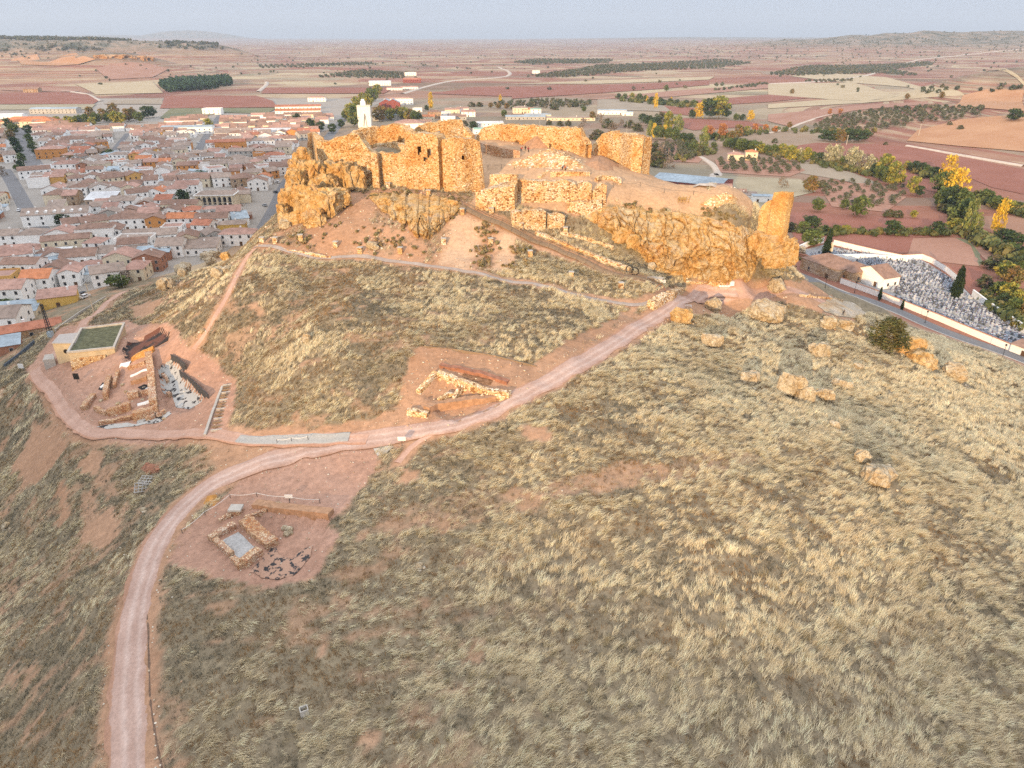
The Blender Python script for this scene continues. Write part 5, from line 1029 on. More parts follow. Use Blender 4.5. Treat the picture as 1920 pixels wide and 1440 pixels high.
def house(c, rz, w, d, eave, kind, wall, roof, label, cat='house', name='house', group=None, nwin=3, detail=1, pitch=.36, chim=True, floors=None, door=True):
    r_ = empty(name, (c[0], c[1], c[2]), rz); tag(r_, label, cat, group); a, b = w/2, d/2; m_ = MB(); e = eave
    wm = WALLM[wall]; rm = ROOF[roof]; rise = b*pitch
    bot = [(-a, -b, -1.2), (a, -b, -1.2), (a, b, -1.2), (-a, b, -1.2)]; tp = [(-a, -b, e), (a, -b, e), (a, b, e), (-a, b, e)]; ov = .32; th = .16
    if kind == 'gable':
        m_.add(bot+tp+[(a, 0, e+rise), (-a, 0, e+rise)], [(0, 1, 5, 4), (2, 3, 7, 6), (1, 2, 6, 8, 5), (3, 0, 4, 9, 7)]); wo = m_.build('wall', wm, r_)
        R_ = MB(); k = ov*pitch
        for s_ in (-1, 1):
            q_ = [(-a-ov, s_*(b+ov), e-k), (a+ov, s_*(b+ov), e-k), (a+ov, 0, e+rise), (-a-ov, 0, e+rise)]
            R_.add(q_+[(x_, y_, z_+th) for x_, y_, z_ in q_], [(0, 1, 2, 3), (7, 6, 5, 4), (0, 4, 5, 1), (1, 5, 6, 2), (3, 7, 4, 0)])
        ro = R_.build('roof', rm, r_)
    elif kind == 'cross':                     # ridge runs front to back: a gable faces the viewer
        rise = a*pitch; m_.add(bot+tp+[(0, -b, e+rise), (0, b, e+rise)], [(0, 1, 5, 8, 4), (2, 3, 7, 9, 6), (1, 2, 6, 5), (3, 0, 4, 7)]); wo = m_.build('wall', wm, r_); R_ = MB(); k = ov*pitch
        for s_ in (-1, 1):
            q_ = [(s_*(a+ov), -b-ov, e-k), (s_*(a+ov), b+ov, e-k), (0, b+ov, e+rise), (0, -b-ov, e+rise)]
            R_.add(q_+[(x_, y_, z_+th) for x_, y_, z_ in q_], [(0, 1, 2, 3), (7, 6, 5, 4), (0, 4, 5, 1), (1, 5, 6, 2), (3, 7, 4, 0)])
        ro = R_.build('roof', rm, r_)
    elif kind == 'hip':
        m_.add(bot+tp, [(0, 1, 5, 4), (1, 2, 6, 5), (2, 3, 7, 6), (3, 0, 4, 7)]); wo = m_.build('wall', wm, r_); R_ = MB(); g = max(0, a-b); A, B = a+ov, b+ov
        vs = [(-A, -B, e), (A, -B, e), (A, B, e), (-A, B, e), (-g, 0, e+rise+th), (g, 0, e+rise+th)]
        R_.add(vs, [(0, 1, 5, 4), (1, 2, 5), (2, 3, 4, 5), (3, 0, 4), (3, 2, 1, 0)]); ro = R_.build('roof', rm, r_)
    elif kind == 'mono':
        rise = d*.16; m_.add(bot+[(-a, -b, e), (a, -b, e), (a, b, e+rise), (-a, b, e+rise)], [(0, 1, 5, 4), (1, 2, 6, 5), (2, 3, 7, 6), (3, 0, 4, 7)]); wo = m_.build('wall', wm, r_); R_ = MB()
        q_ = [(-a-ov, -b-ov, e+.02), (a+ov, -b-ov, e+.02), (a+ov, b+ov, e+rise+.08), (-a-ov, b+ov, e+rise+.08)]; R_.add(q_+[(x_, y_, z_+.12) for x_, y_, z_ in q_], [(3, 2, 1, 0), (4, 5, 6, 7), (0, 1, 5, 4), (1, 2, 6, 5), (2, 3, 7, 6), (3, 0, 4, 7)]); ro = R_.build('roof', rm, r_)
    else:                                     # flat with a parapet
        m_.add(bot+[(x_, y_, z_+.7) for x_, y_, z_ in tp]+[(x_*.96, y_*.96, e+.7) for x_, y_, z_ in tp]+[(x_*.96, y_*.96, e) for x_, y_, z_ in tp], [(0, 1, 5, 4), (1, 2, 6, 5), (2, 3, 7, 6), (3, 0, 4, 7), (4, 5, 9, 8), (5, 6, 10, 9), (6, 7, 11, 10), (7, 4, 8, 11), (8, 9, 13, 12), (9, 10, 14, 13), (10, 11, 15, 14), (11, 8, 12, 15)]); wo = m_.build('wall', wm, r_)
        R_ = MB(); R_.add([(x_*.958, y_*.958, e+.01) for x_, y_, z_ in tp], [(0, 1, 2, 3)]); ro = R_.build('roof', rm, r_)
    if chim and kind != 'flat': inst('chimney', D_CHIM, ro, (a*random.uniform(-.7, .7), b*.35, e+(rise*.55 if kind != 'mono' else .9)), 0)
    fl = floors or (2 if e > 5 else 1); dx_ = random.uniform(-.3, .3)*w; first = True
    for f_ in range(fl):
        zc = 1.7+f_*2.9
        if zc+.9 > e: continue
        for k in range(nwin):
            x_ = (k+.5-nwin/2)*w/nwin
            if f_ == 0 and door and abs(x_-dx_) < w/nwin*.5 and first: inst('door', D_DOOR, r_, (x_, -b-.04, -.1)); first = False; continue
            if detail: o = inst('window', D_WIN, r_, (x_, -b-.03, zc)); inst('pane', D_PANE, o)
            else: inst('window', D_WIN2, r_, (x_, -b-.03, zc))
        if detail and d > 8:
            for y_ in (-.2, .25): inst('window', D_WIN2, r_, (a+.02, y_*d, zc), math.pi/2)
    return r_
TA = R(12.0); TU = np.array([math.cos(TA), math.sin(TA)]); TV = np.array([-math.sin(TA), math.cos(TA)])
ST = {'avenue': ([(86,442),(52,395),(26,347),(8,318)], 11), 'upper avenue': ([(70,318),(60,300),(48,278),(40,255),(36,240)], 15), 'middle street': ([(368,290),(385,258),(405,228),(414,212)], 9), 'castle street': ([(486,440),(502,412),(516,385),(530,352),(541,335)], 9), 'tree road': ([(612,262),(632,238),(655,210),(678,186),(700,170),(725,158)], 12), 'side street': ([(205,292),(225,268),(240,250)], 7)}
STW = {}
for k_, (pts, wd) in ST.items():
    l_ = [tuple(onz(a, b, 0)[:2]) for a, b in pts]; STW[k_] = (l_, wd); strip('street', l_, wd, .10+.012*len(STW), M_ASPH, step=4, nw=3, wob=.1, label='grey asphalt '+k_.replace('avenue', 'avenue of the town')+' between the houses')
TOWNPX = [(-60,690),(10,655),(62,612),(112,588),(140,560),(200,545),(238,526),(300,506),(345,490),(410,466),(440,450),(478,428),(520,405),(540,372),(552,300),(556,262),(600,250),(650,226),(650,203),(600,197),(520,204),(505,216),(450,214),(420,210),(330,222),(300,232),(230,238),(130,238),(120,214),(60,214),(-60,212)]
SPECIAL = [[(55,432),(60,395),(170,375),(172,420)], [(360,392),(362,350),(445,345),(452,395)], [(60,580),(60,545),(165,530),(165,560)], [(120,236),(120,203),(295,203),(295,236)]]
ORD = ['first', 'second', 'third', 'fourth', 'fifth', 'sixth', 'seventh', 'eighth', 'ninth', 'tenth', 'eleventh', 'twelfth', 'thirteenth', 'fourteenth', 'fifteenth', 'sixteenth', 'seventeenth', 'eighteenth', 'nineteenth', 'twentieth']
def ordn(i): return ORD[i] if i < 20 else 'twenty '+ORD[i-20] if i < 29 else '%dth' % (i+1)
rh = random.Random(11); plots = []; vpos = 190.0; row = 0
while vpos < 1010:
    upos = -330.0-vpos*.35; dep_ = rh.uniform(10, 13)
    while upos < 130:
        w_ = rh.choice([8, 9, 9, 10, 11, 12, 13, 15, 17, 21]); uc = upos+w_/2; vv = vpos+rh.uniform(-4.5, 4.5)
        c2 = TU*uc+TV*vv; px, py, dd = proj(c2[0], c2[1], 3.0); ok = inpoly(np.array([px]), np.array([py]), TOWNPX)[0] and -25 < px < 760 and c2[1] > 180
        hz_ = float(h(c2[0], c2[1])); ok = ok and hz_ < 7
        if ok and any(inpoly(np.array([px]), np.array([py]), s_)[0] for s_ in SPECIAL): ok = False
        if ok:
            for l_, wd in STW.values():
                if segdist(np.array([c2[0]]), np.array([c2[1]]), l_)[0] < wd/2+4.5+.22*w_: ok = False; break
        if ok: plots.append((row, c2[0], c2[1], hz_, w_, dep_+rh.uniform(-1.5, 1.5), dd, px, py))
        upos += w_+(rh.choice([0, 0, 0, 0, 1.2, 5]) if ok else 1.5)
    vpos += rh.uniform(15.5, 18)+vpos*.008; row += 1
plots.sort(key=lambda q_: q_[6]); N_HOUSE = 292; far_plots = plots[N_HOUSE:]; plots = plots[:N_HOUSE]
rows = {}
for q_ in plots: rows.setdefault(q_[0], []).append(q_)
rix = {r_: i for i, r_ in enumerate(sorted(rows))}
WC = ['white']*13+['cream']*3+['grey']*1+['brick', 'ochre', 'stone', 'orange']; RC = ['brown']*7+['greyish']*7+['pink']*6+['red']*2+['orange']+['blue grey metal']
KC = ['gable']*8+['hip']*2+['cross']*4+['mono', 'flat']; rowa = {}
TG = 'houses of the town'; nshed = 0
KN = {'gable': 'gabled', 'hip': 'hipped', 'cross': 'front gabled', 'mono': 'sloping', 'flat': 'flat'}
for r_, lst in rows.items():
    lst.sort(key=lambda q_: q_[7])
    for i, (_, x_, y_, z_, w_, d_, dd, px, py) in enumerate(lst):
        wc = rh.choice(WC); rc = rh.choice(RC); kd = rh.choice(KC); kd = 'hip' if kd == 'cross' and w_ > 13 else kd; e_ = rh.choice([3.4, 3.8, 5.6, 5.9, 6.2, 6.4]); fl = 'two storey' if e_ > 5 else 'low'
        if kd == 'mono': rc = rh.choice(['blue grey metal', 'greyish', 'white metal', 'blue grey metal']); e_ = 3.6; fl = 'low'
        elif rc == 'blue grey metal': rc = 'brown'
        lb = f"{fl} {wc} house, {KN[kd]} {rc} roof, {ordn(i)} from left in {ordn(rix[r_])} town row"
        house((x_, y_, z_), TA+rowa.setdefault(r_, rh.uniform(-.10, .10))+rh.uniform(-.07, .07)+rh.choice([0, 0, 0, .3, -.25, .45, 1.57 if w_ < 14 else 0]), w_, d_, e_, kd, wc, rc, lb, group=TG, nwin=max(2, int(w_/3.6)), detail=1 if dd < 420 else 0)
        if dd < 640 and rh.random() < .42 and nshed < 70:     # sheds in the yards behind
            q2 = np.array([x_, y_])+TV*(d_/2+4.2)+TU*rh.uniform(-2, 2); nshed += 1
            if all(segdist(np.array([q2[0]]), np.array([q2[1]]), l_)[0] > wd/2+3.5 for l_, wd in STW.values()) and float(h(*q2)) < 7:
                sr = rh.choice(['blue grey metal', 'blue grey metal', 'greyish', 'red', 'white metal']); sw = rh.choice(['white', 'grey', 'brick'])
                house((q2[0], q2[1], float(h(*q2))), TA, rh.uniform(5, 9), rh.uniform(4, 5.5), 2.6, 'mono', sw, sr, f"{sw} yard shed with {sr} roof behind {ordn(i)} house of {ordn(rix[r_])} town row", 'shed', 'shed', 'sheds in the town yards', 1, 0, chim=False, door=False)
# the rest of the far roofs read as one mass
m_ = MB()
for (_, x_, y_, z_, w_, d_, dd, px, py) in far_plots:
    e_ = rh.choice([3.5, 5.5]); co, si = math.cos(TA), math.sin(TA); f = lambda a, b, c: (x_+a*co-b*si, y_+a*si+b*co, z_+c); a, b = w_/2, d_/2; rs = b*.4
    m_.add([f(-a, -b, -1), f(a, -b, -1), f(a, b, -1), f(-a, b, -1), f(-a, -b, e_), f(a, -b, e_), f(a, b, e_), f(-a, b, e_), f(a, 0, e_+rs), f(-a, 0, e_+rs)], [(0, 1, 5, 4), (2, 3, 7, 6), (1, 2, 6, 8, 5), (3, 0, 4, 9, 7)], rh.choice([0, 0, 1]))
    m_.add([f(-a-.3, -b-.3, e_+.02), f(a+.3, -b-.3, e_+.02), f(a+.3, 0, e_+rs+.2), f(-a-.3, 0, e_+rs+.2), f(a+.3, b+.3, e_+.02), f(-a-.3, b+.3, e_+.02)], [(0, 1, 2, 3), (3, 2, 4, 5)], rh.choice([2, 2, 3]))
if far_plots:
    o = m_.build('far_houses', [WALLM['white'], WALLM['cream'], ROOF['brown'], ROOF['pink']]); tag(o, 'mass of small houses at the far edge of the town', 'houses', kind='stuff')
print('houses', len(plots), 'far', len(far_plots), 'sheds', nshed)
# --- individual landmarks of the town
def at0(px, py, z=0.0): q_ = onz(px, py, z); return (float(q_[0]), float(q_[1]), z)
r_ = empty('grain_silo', at0(685, 238)); r_.rotation_euler = (0, 0, .1); tag(r_, 'tall white windowless grain silo tower behind the castle', 'silo')
m_ = MB(); m_.box((0, 0, 11), (14.5, 13, 24)); m_.build('tower_block', plain('silo_white', (.80, .79, .74), .85, .06, .3), r_); m_ = MB(); m_.box((-.5, 0, 25.5), (5.5, 5, 5)); m_.box((-.5, 0, 29), (3.4, 3.4, 2)); m_.build('head_house', WALLM['white'], r_); m_ = MB()
m_.box((0, 0, 23.2), (15, 13.5, .6)); m_.build('cornice', WALLM['cream'], r_); m_ = MB(); m_.tube([(-1, -6.7, 1), (1.2, -6.9, 15)], .35); m_.tube([(2.6, -6.7, 1), (1.2, -6.9, 15)], .25); m_.build('conveyor', M_STEEL, r_)
q_ = at0(740, 225); house(q_, .1, 52, 14, 6.5, 'gable', 'grey', 'blue grey metal', 'long low metal warehouse right of the white silo', 'warehouse', 'warehouse', None, 6, 0, .14, False)
q_ = at0(754, 222); house((q_[0], q_[1]-10, 0), .1, 17, 8, 8, 'flat', 'cream', 'greyish', 'boxy cream annex in front of the metal warehouse', 'annex', 'warehouse_annex', None, 2, 0, chim=False)
for k, (px, lb) in enumerate(((725, 'left red hall with a pale gabled roof behind the silo'), (738, 'right red hall with a pale gabled roof behind the silo'))): q_ = at0(px, 203); house(q_, .1, 20, 16, 8, 'cross', 'dark red', 'blue grey metal', lb, 'hall', 'red_hall', 'red halls', 2, 0, .5, False)
q_ = at0(748, 196); house(q_, .1, 44, 13, 9, 'hip', 'white', 'pink', 'long white two storey school with pink roof behind the silo', 'school', 'school', None, 9, 0, .3, False)
q_ = at0(768, 240); house(q_, .08, 34, 22, 6, 'hip', 'white', 'pink', 'broad pale vaulted hall just behind the castle wall', 'hall', 'hall', None, 3, 0, .3, False)
# arcaded cream hall
q_ = at0(407, 390); rz = TA-.12; r_ = empty('arcaded_hall', q_, rz); tag(r_, 'cream arcaded hall with tall dark arches beside the garden', 'hall'); m_ = MB(); m_.box((0, 4, 3.4), (23, 12, 8.8)); m_.build('wall', WALLM['cream'], r_); m_ = MB(); m_.box((0, 4, 8.0), (24, 13, .5)); m_.build('cornice', WALLM['white'], r_)
m_ = MB(); m_.add([(-11.5, -2.2, 8.3), (11.5, -2.2, 8.3), (11.5, 10.2, 8.3), (-11.5, 10.2, 8.3), (-6, 4, 10), (6, 4, 10)], [(0, 1, 5, 4), (1, 2, 5), (2, 3, 4, 5), (3, 0, 4)]); m_.build('roof', ROOF['greyish'], r_)
for f_ in range(2):
    for k in range(7): m_ = MB(); m_.box((-9+3*k, -2.03, 1.5+3.5*f_), (1.7, .12, 2.4)); m_.tube([(-9+3*k, -2.09, 2.7+3.5*f_), (-9+3*k, -1.97, 2.7+3.5*f_)], .85, 12); m_.build('arch', M_PANE, r_)
for k in range(8): m_ = MB(); m_.tube([(-10.5+3*k, -2.5, -1), (-10.5+3*k, -2.5, 7.6)], .3, 8); m_.build('column', WALLM['cream'], r_)
# long white house with dormers
q_ = at0(113, 418); hr = house(q_, .30, 33, 13, 6.4, 'gable', 'white', 'greyish', 'long white house with a row of white dormers by the avenue', 'house', 'long_house', None, 5, 1, .42, True)
for k in range(7): m_ = MB(); m_.box((-13+4.3*k, -4.4, 7.0), (1.5, 2.2, 1.5)); m_.add([(-13.9+4.3*k, -5.6, 7.75), (-13+4.3*k, -5.6, 8.3), (-12.1+4.3*k, -5.6, 7.75), (-13.9+4.3*k, -2.8, 7.75), (-13+4.3*k, -2.8, 8.3), (-12.1+4.3*k, -2.8, 7.75)], [(0, 1, 4, 3), (1, 2, 5, 4), (0, 2, 1)]); m_.build('dormer', WALLM['white'], hr)
q_ = at0(112, 567, 3.0); house((q_[0], q_[1], float(h(q_[0], q_[1]))), .42, 13, 8, 4.2, 'mono', 'yellow', 'pink', 'yellow garage with a dark red door by the white cars', 'garage', 'garage', None, 1, 1)
MAN = [ # px,py,z,rz,w,d,e,kind,wall,roof,label
 (40,625,6,.55,24,8,3.4,'gable','stone','red','long old tiled stone barn beside the lattice pole'),(8,660,7,.5,10,7,3.2,'mono','brick','blue grey metal','brick shed with pale blue roof at the left edge'),(100,487,2,.5,18,8,3,'mono','grey','blue grey metal','long blue roofed shed above the yellow garage'),
 (165,515,2,.35,14,9,3.2,'mono','white','blue grey metal','pale blue roofed white shed at the hill foot'),(290,478,2,.2,15,8,4,'mono','brick','blue grey metal','blue roofed brick lean-to at the hill edge'),(375,462,1,.15,20,7,3.2,'mono','grey','blue grey metal','row of open garages with blue roof under the slope'),
 (255,472,1,.3,13,11,6.2,'gable','white','brown','tall white gable house at the hill edge'),(185,452,1,.25,17,10,8.5,'hip','white','brown','three storey white apartment house with balconies'),(437,430,1,.2,14,8,4.5,'hip','yellow','greyish','small yellow house with green shutters near the slope'),
 (400,214,0,.1,24,14,7,'flat','white','white metal','stepped white modern block at the far end of middle street'),(355,250,0,.15,52,16,7,'gable','white','blue grey metal','large white warehouse with dark grey roof by middle street'),(440,258,0,.2,34,20,6,'gable','white','greyish','grey roofed industrial hall left of the white roofed hall'),(515,254,0,.2,40,18,6,'gable','white','white metal','big hall with bright white roof near the far rows'),
 (560,212,0,.15,60,13,3.6,'gable','white','orange','very long white house with orange roof at the town edge'),(560,204,0,.15,64,13,3.6,'gable','white','red','very long white building with red roof behind the orange one'),(595,190,0,.1,28,12,6,'hip','white','pink','white house standing highest at the far right town edge'),
 (435,284,0,TA,26,11,9,'gable','orange','red','three storey orange house with red roof by middle street'),(100,296,0,TA,22,12,8,'hip','orange','pink','bright orange house with arches near the upper avenue'),
 (1297,350,1,-.55,48,30,6,'gable','dark red','blue grey metal','wide dark red barn with pale blue roof behind the plateau'),(1350,366,0,-.12,13,9,6,'gable','white','pink','white farmhouse with pink roof right of the red barn'),(1373,371,0,-.12,16,8,4.5,'gable','white','brown','long low white farmhouse with brown roof'),(1400,374,0,-.12,12,7,3.2,'mono','white','greyish','low white outbuilding between the farmhouse and lone tower'),(1428,378,0,-.12,13,7,4,'gable','white','blue grey metal','white barn with green door beside the lone tower'),
 (1378,300,0,-.2,13,10,5,'hip','cream','pink','cream country house left half beside the olive rows'),(1407,300,0,-.2,10,9,7,'hip','cream','orange','cream country house right half with an orange roof'),
 (1147,214,0,0,38,13,5,'gable','white','blue grey metal','blue roofed farm shed far right behind the castle'),(1176,216,0,0,14,9,4,'gable','white','blue grey metal','small blue roofed shed next to parked scrap'),(1008,222,0,0,34,12,5,'hip','cream','blue grey metal','cream hall with pale blue roof behind the long wall'),(985,224,0,0,50,8,3.5,'mono','grey','blue grey metal','long low grey blue shed behind the long wall'),
 (975,212,0,.1,20,13,7,'hip','cream','greyish','tall cream house far behind the long wall'),(990,212,0,.1,15,11,5,'gable','cream','orange','orange roofed house beside the green roofed one'),(1004,213,0,.1,14,12,6,'gable','white','green metal','house with a green metal roof behind the long wall'),(1070,226,0,0,60,7,3.5,'mono','cream','greyish','long cream shed row behind the right end of the long wall'),
 (918,240,0,.2,30,16,6,'gable','white','white metal','white roofed farm hall left of the long castle wall'),(905,250,0,.2,20,12,5,'gable','white','green metal','pale green roofed shed beside the white farm hall'),(878,218,0,.1,18,12,6,'gable','white','pink','white house with pink roof on the far rise'),(858,224,0,.1,22,11,4,'gable','grey','brown','low grey house left of the pink roofed one'),(840,226,0,.1,18,11,4.5,'gable','white','white metal','white house with white roof behind the square back wall'),
 (815,222,0,.1,17,12,8,'hip','stone','brown','tall stone house behind the yellow poplar'),(800,226,0,.1,20,12,5,'gable','cream','orange','orange roofed house left of the tall stone house'),(790,236,0,.2,24,12,5,'gable','white','brown','brown roofed house close behind the back castle wall'),(835,216,0,.1,14,9,4,'gable','white','white metal','tiny white roofed house beyond the stone house'),(848,212,0,.1,20,10,5,'gable','cream','pink','pink roofed house on the far rise'),(868,210,0,.1,16,10,5,'gable','white','pink','white house furthest back on the far rise'),(783,209,0,.1,13,10,4,'flat','white','greyish','small white cube house left of the yellow poplar'),
 (713,160,0,.1,46,18,8,'gable','white','white metal','far white warehouse with pale roof on the plain'),(773,155,0,.1,40,18,7,'gable','dark red','red','far red barn on the plain by the pale road'),(770,143,0,.1,30,14,7,'flat','white','white metal','far white cube building beyond the red barn'),(740,169,0,.1,30,9,4,'gable','white','pink','far white farmstead left part'),(768,167,0,.1,34,9,4,'gable','white','pink','far white farmstead right part'),
 (1005,139,0,.1,20,10,7,'flat','white','white metal','single white building in the far olive grove'),(62,173,0,.1,26,16,6,'gable','stone','brown','lonely farm shed in the red field at left'),(1716,96,22,.05,190,24,9,'gable','white','white metal','very long white poultry sheds far on the right plain'),
 (106,212,0,.1,60,18,6,'gable','grey','blue grey metal','long pale blue roofed warehouse at the far left town edge'),(60,236,0,.1,60,26,6,'hip','cream','orange','broad school with orange hipped roof by the upper avenue'),(25,222,0,.1,30,14,5,'gable','white','white metal','white roofed hall at the far left town edge')]
for (px, py, z_, rz, w_, d_, e_, kd, wc, rc, lb) in MAN:
    q_ = onz(px, py, z_); z_ = float(h(q_[0], q_[1])) if z_ < 15 else z_; house((q_[0], q_[1], z_), rz, w_, d_, e_, kd, wc, rc, lb, 'barn' if 'barn' in lb or 'shed' in lb else 'building', 'building', 'single buildings in and around the town', max(2, int(w_/5)), 1 if q_[1] < 450 else 0, .16 if 'metal' in rc else .34, 'metal' not in rc)
# bank wall, cars, poles, lamps
tag(ruin_wall('retaining_wall', None, [(9,689,684),(40,665,660),(66,643,638)], thick=.4, mat=plain('dark_wall', (.10, .12, .15), .9, .2), rag=.02, relief=.02, bury=.8, cell=1.5), 'dark blue retaining wall along the bottom left town edge', 'retaining wall')
tag(ruin_wall('garden_wall', None, [(105,622,617),(150,590,585),(200,560,555)], thick=.3, mat=M_CONC, rag=.02, relief=.02, bury=.8, cell=1.5), 'grey boundary wall on the grassy bank above the lane', 'boundary wall')
carp = {}
M_TYRE = plain('tyre', (.02, .02, .02), .9, .2)
def car(label, c, rz, paint):
    r_ = empty('parked_car', c, rz); tag(r_, label, 'car', 'parked cars')
    if 'b' not in carp:
        m_ = MB(); m_.box((0, 0, .62), (4.2, 1.75, .55), taper=.96); m_.box((-.2, 0, 1.15), (2.3, 1.55, .55), taper=.78); o = m_.build('body', paint, r_); carp['b'] = o.data
        m_ = MB(); m_.box((-.2, 0, 1.13), (2.36, 1.5, .38), taper=.86); m_.box((-.2, 0, 1.13), (2.0, 1.6, .38), taper=.86); carp['g'] = m_.build('window', M_PANE, r_).data; m_ = MB(); m_.tube([(0, -.1, 0), (0, .1, 0)], .32, 12); carp['w'] = m_.build('wheel', M_TYRE, r_, None).data; ow = bpy.data.objects[-1] if False else r_.children[-1]; ow.location = (1.3, -.8, .32); ws = [(-1.3, -.8), (1.3, .8), (-1.3, .8)]
    else:
        d_ = carp['b'].copy(); d_.materials.clear(); d_.materials.append(paint); inst('body', d_, r_); inst('window', carp['g'], r_); ws = [(1.3, -.8), (-1.3, -.8), (1.3, .8), (-1.3, .8)]
    for a, b in ws: inst('wheel', carp['w'], r_, (a, b, .32))
P_WH = plain('car_white', (.75, .75, .76), .35, .05); P_DK = plain('car_dark', (.05, .055, .07), .35, .1); P_GR = plain('car_grey', (.35, .37, .40), .35, .05)
for px, py, rz, pm_, lb in ((149,557,.35,P_WH,'white car parked nearest the yellow garage'),(160,559,.3,P_WH,'white car parked nose to tail by the wooden pole'),(36,396,.9,P_WH,'white car parked on the avenue'),(60,294,1.2,P_WH,'white car driving on the upper avenue'),(41,266,1.2,P_GR,'grey car far up the upper avenue'),(371,269,1.3,P_WH,'white car on the middle street'),(52,400,.9,P_DK,'dark car parked lower on the avenue'),(521,343,1.4,P_WH,'white car under the cliff in castle street'),(517,362,1.4,P_DK,'dark car in castle street'),(497,387,1.4,P_GR,'grey car lowest in castle street'),(652,214,1.4,P_GR,'grey car on the tree lined road'),(640,230,1.4,P_WH,'white car on the tree lined road')):
    q_ = onz(px, py, 0); q_ = G(px, py); car(lb, (q_[0], q_[1], float(q_[2])+.22), rz+1.0, pm_)
b_ = G(96, 631); m_ = MB(); HT = zat(b_[1], 570)-b_[2]
for s_ in ((-1, -1), (1, -1), (1, 1), (-1, 1)): m_.tube([(s_[0]*.55, s_[1]*.55, -.5), (s_[0]*.2, s_[1]*.2, HT)], .09, 5)
for k in range(12):
    z0, z1 = HT*k/12, HT*(k+1)/12; w0, w1 = .55-.35*k/12, .55-.35*(k+1)/12
    for a, b in (((-1, -1), (1, -1)), ((1, -1), (1, 1)), ((1, 1), (-1, 1)), ((-1, 1), (-1, -1))): m_.tube([(a[0]*w0, a[1]*w0, z0), (b[0]*w1, b[1]*w1, z1)], .05, 4)
m_.box((0, 0, HT-.6), (3.2, .12, .12)); r_ = tag(m_.build('lattice_pole', M_STEEL), 'dark steel lattice power pole by the ochre building', 'power pole'); r_.location = b_
m_ = MB(); m_.box((0, 0, .6), (1.3, 1.3, 2)); m_.build('plinth', plain('blue_grey_plinth', (.35, .42, .46), .9, .1), r_)
def pole(label, px, py, top, r=.16, mat=None, arm=1.6, z=None):
    b_ = G(px, py); hh = zat(b_[1], top)-b_[2]; m_ = MB(); m_.tube([(0, 0, -.6), (0, 0, hh)], r, 8, r2=r*.65); m_.box((0, 0, hh-.5), (arm, .14, .14)); r_ = tag(m_.build('power_pole', mat or M_CONC), label, 'power pole', 'power poles'); r_.location = b_
pole('pale wooden power pole on the bank above the lane', 176, 587, 531, .2, plain('pale_pole', (.60, .50, .36), .9, .1))
pole('tall concrete pole in front of the dark thicket', 1587, 272, 253, .35); pole('leaning pole below the olive grove on the red slope', 1722, 256, 233, .35); pole('thin pole behind the long castle wall', 1012, 236, 198, .22); pole('thin pole left of the red barn field', 1175, 250, 226, .22); pole('pole among the houses above the stone barn', 232, 540, 495, .15); pole('pole beside the blue roofed shed', 36, 570, 540, .15)
lampd = None
for px, py, lb in ((1547,540,'street lamp at the chapel corner'),(1602,549,'street lamp facing the white cemetery wall, left'),(1734,606,'street lamp on the verge in the middle of the cemetery road'),(1879,671,'street lamp near the cemetery gate house')):
    b_ = G(px, py); r_ = empty('street_lamp', tuple(b_)); tag(r_, 'black '+lb, 'street lamp', 'street lamps along the cemetery road')
    if lampd is None: m_ = MB(); m_.tube([(0, 0, -.3), (0, 0, 4.2)], .09, 8, r2=.05); m_.tube([(0, 0, 0), (0, 0, .6)], .16, 8); a = m_.build('post', M_BLACK, r_).data; m_ = MB(); m_.box((0, 0, 4.45), (.34, .34, .5), taper=1.3); m_.box((0, 0, 4.78), (.5, .5, .12), taper=.3); b = m_.build('lantern', M_BLACK, r_).data; lampd = (a, b)
    else: inst('post', lampd[0], r_); inst('lantern', lampd[1], r_)
# ------------------------------------------------------------------ cemetery and its road
ROADC = [tuple(onz(a, b, 0)[:2]) for a, b in ((1490,512),(1530,528),(1566,545),(1620,566),(1680,586),(1740,612),(1800,636),(1880,664),(1960,694),(2060,735))]
def fixh(l_): return l_
strip('road', ROADC, 7.0, .12, M_ASPH, step=2, nw=4, wob=.05, label='grey asphalt road running along the white cemetery wall', flat=1.0)
o = strip('kerb', [(x_+1.6, y_+4.2) for x_, y_ in ROADC[1:]], 1.4, .24, M_CONC, step=2, nw=2, wob=.02, label='pale kerb between the road and the cemetery wall', flat=1.0)
o = strip('kerb', [(x_-1.6, y_-3.9) for x_, y_ in ROADC[2:]], .5, .24, M_CONC, step=2, nw=2, wob=.02, label='pale kerb on the hill side of the cemetery road', flat=1.0)
def wallrun(name, label, pts, hgt, th, mat, capmat, group='white walls of the cemetery'):
    P_ = [onz(a, b, 0) for a, b in pts]; c = P_[0]; c = (float(c[0]), float(c[1]), 0.); r_ = empty(name, c); tag(r_, label, 'wall', group); m_ = MB(); k_ = MB()
    for i, (a, b) in enumerate(zip(P_[:-1], P_[1:])):
        d_ = b-a; L_ = math.hypot(d_[0], d_[1]); rz = math.atan2(d_[1], d_[0]); mm = (a+b)/2; zz = float(h(mm[0], mm[1])); 
        m_.box((mm[0]-c[0], mm[1]-c[1], zz+hgt/2-.5), (L_+th*.9, th-.004*(i % 2), hgt+1), rz); k_.box((mm[0]-c[0], mm[1]-c[1], zz+hgt+.06-.004*(i % 2)), (L_+th, th+.22, .14), rz)
    m_.build('wall_face', mat, r_); k_.build('coping', capmat, r_)
TERR = plain('terracotta_coping', (.42, .20, .13), .9, .2)
wallrun('cemetery_wall', 'long white cemetery wall along the road', [(1576,531),(1640,554),(1700,578),(1760,602),(1830,632),(1905,663),(1990,698)], 2.4, .4, WALLM['white'], TERR)
wallrun('cemetery_wall', 'white back wall of the cemetery beside the ploughed field', [(1563,459),(1600,468),(1650,480),(1690,488),(1728,486),(1748,494),(1775,511),(1797,530)], 2.6, .4, WALLM['white'], TERR)
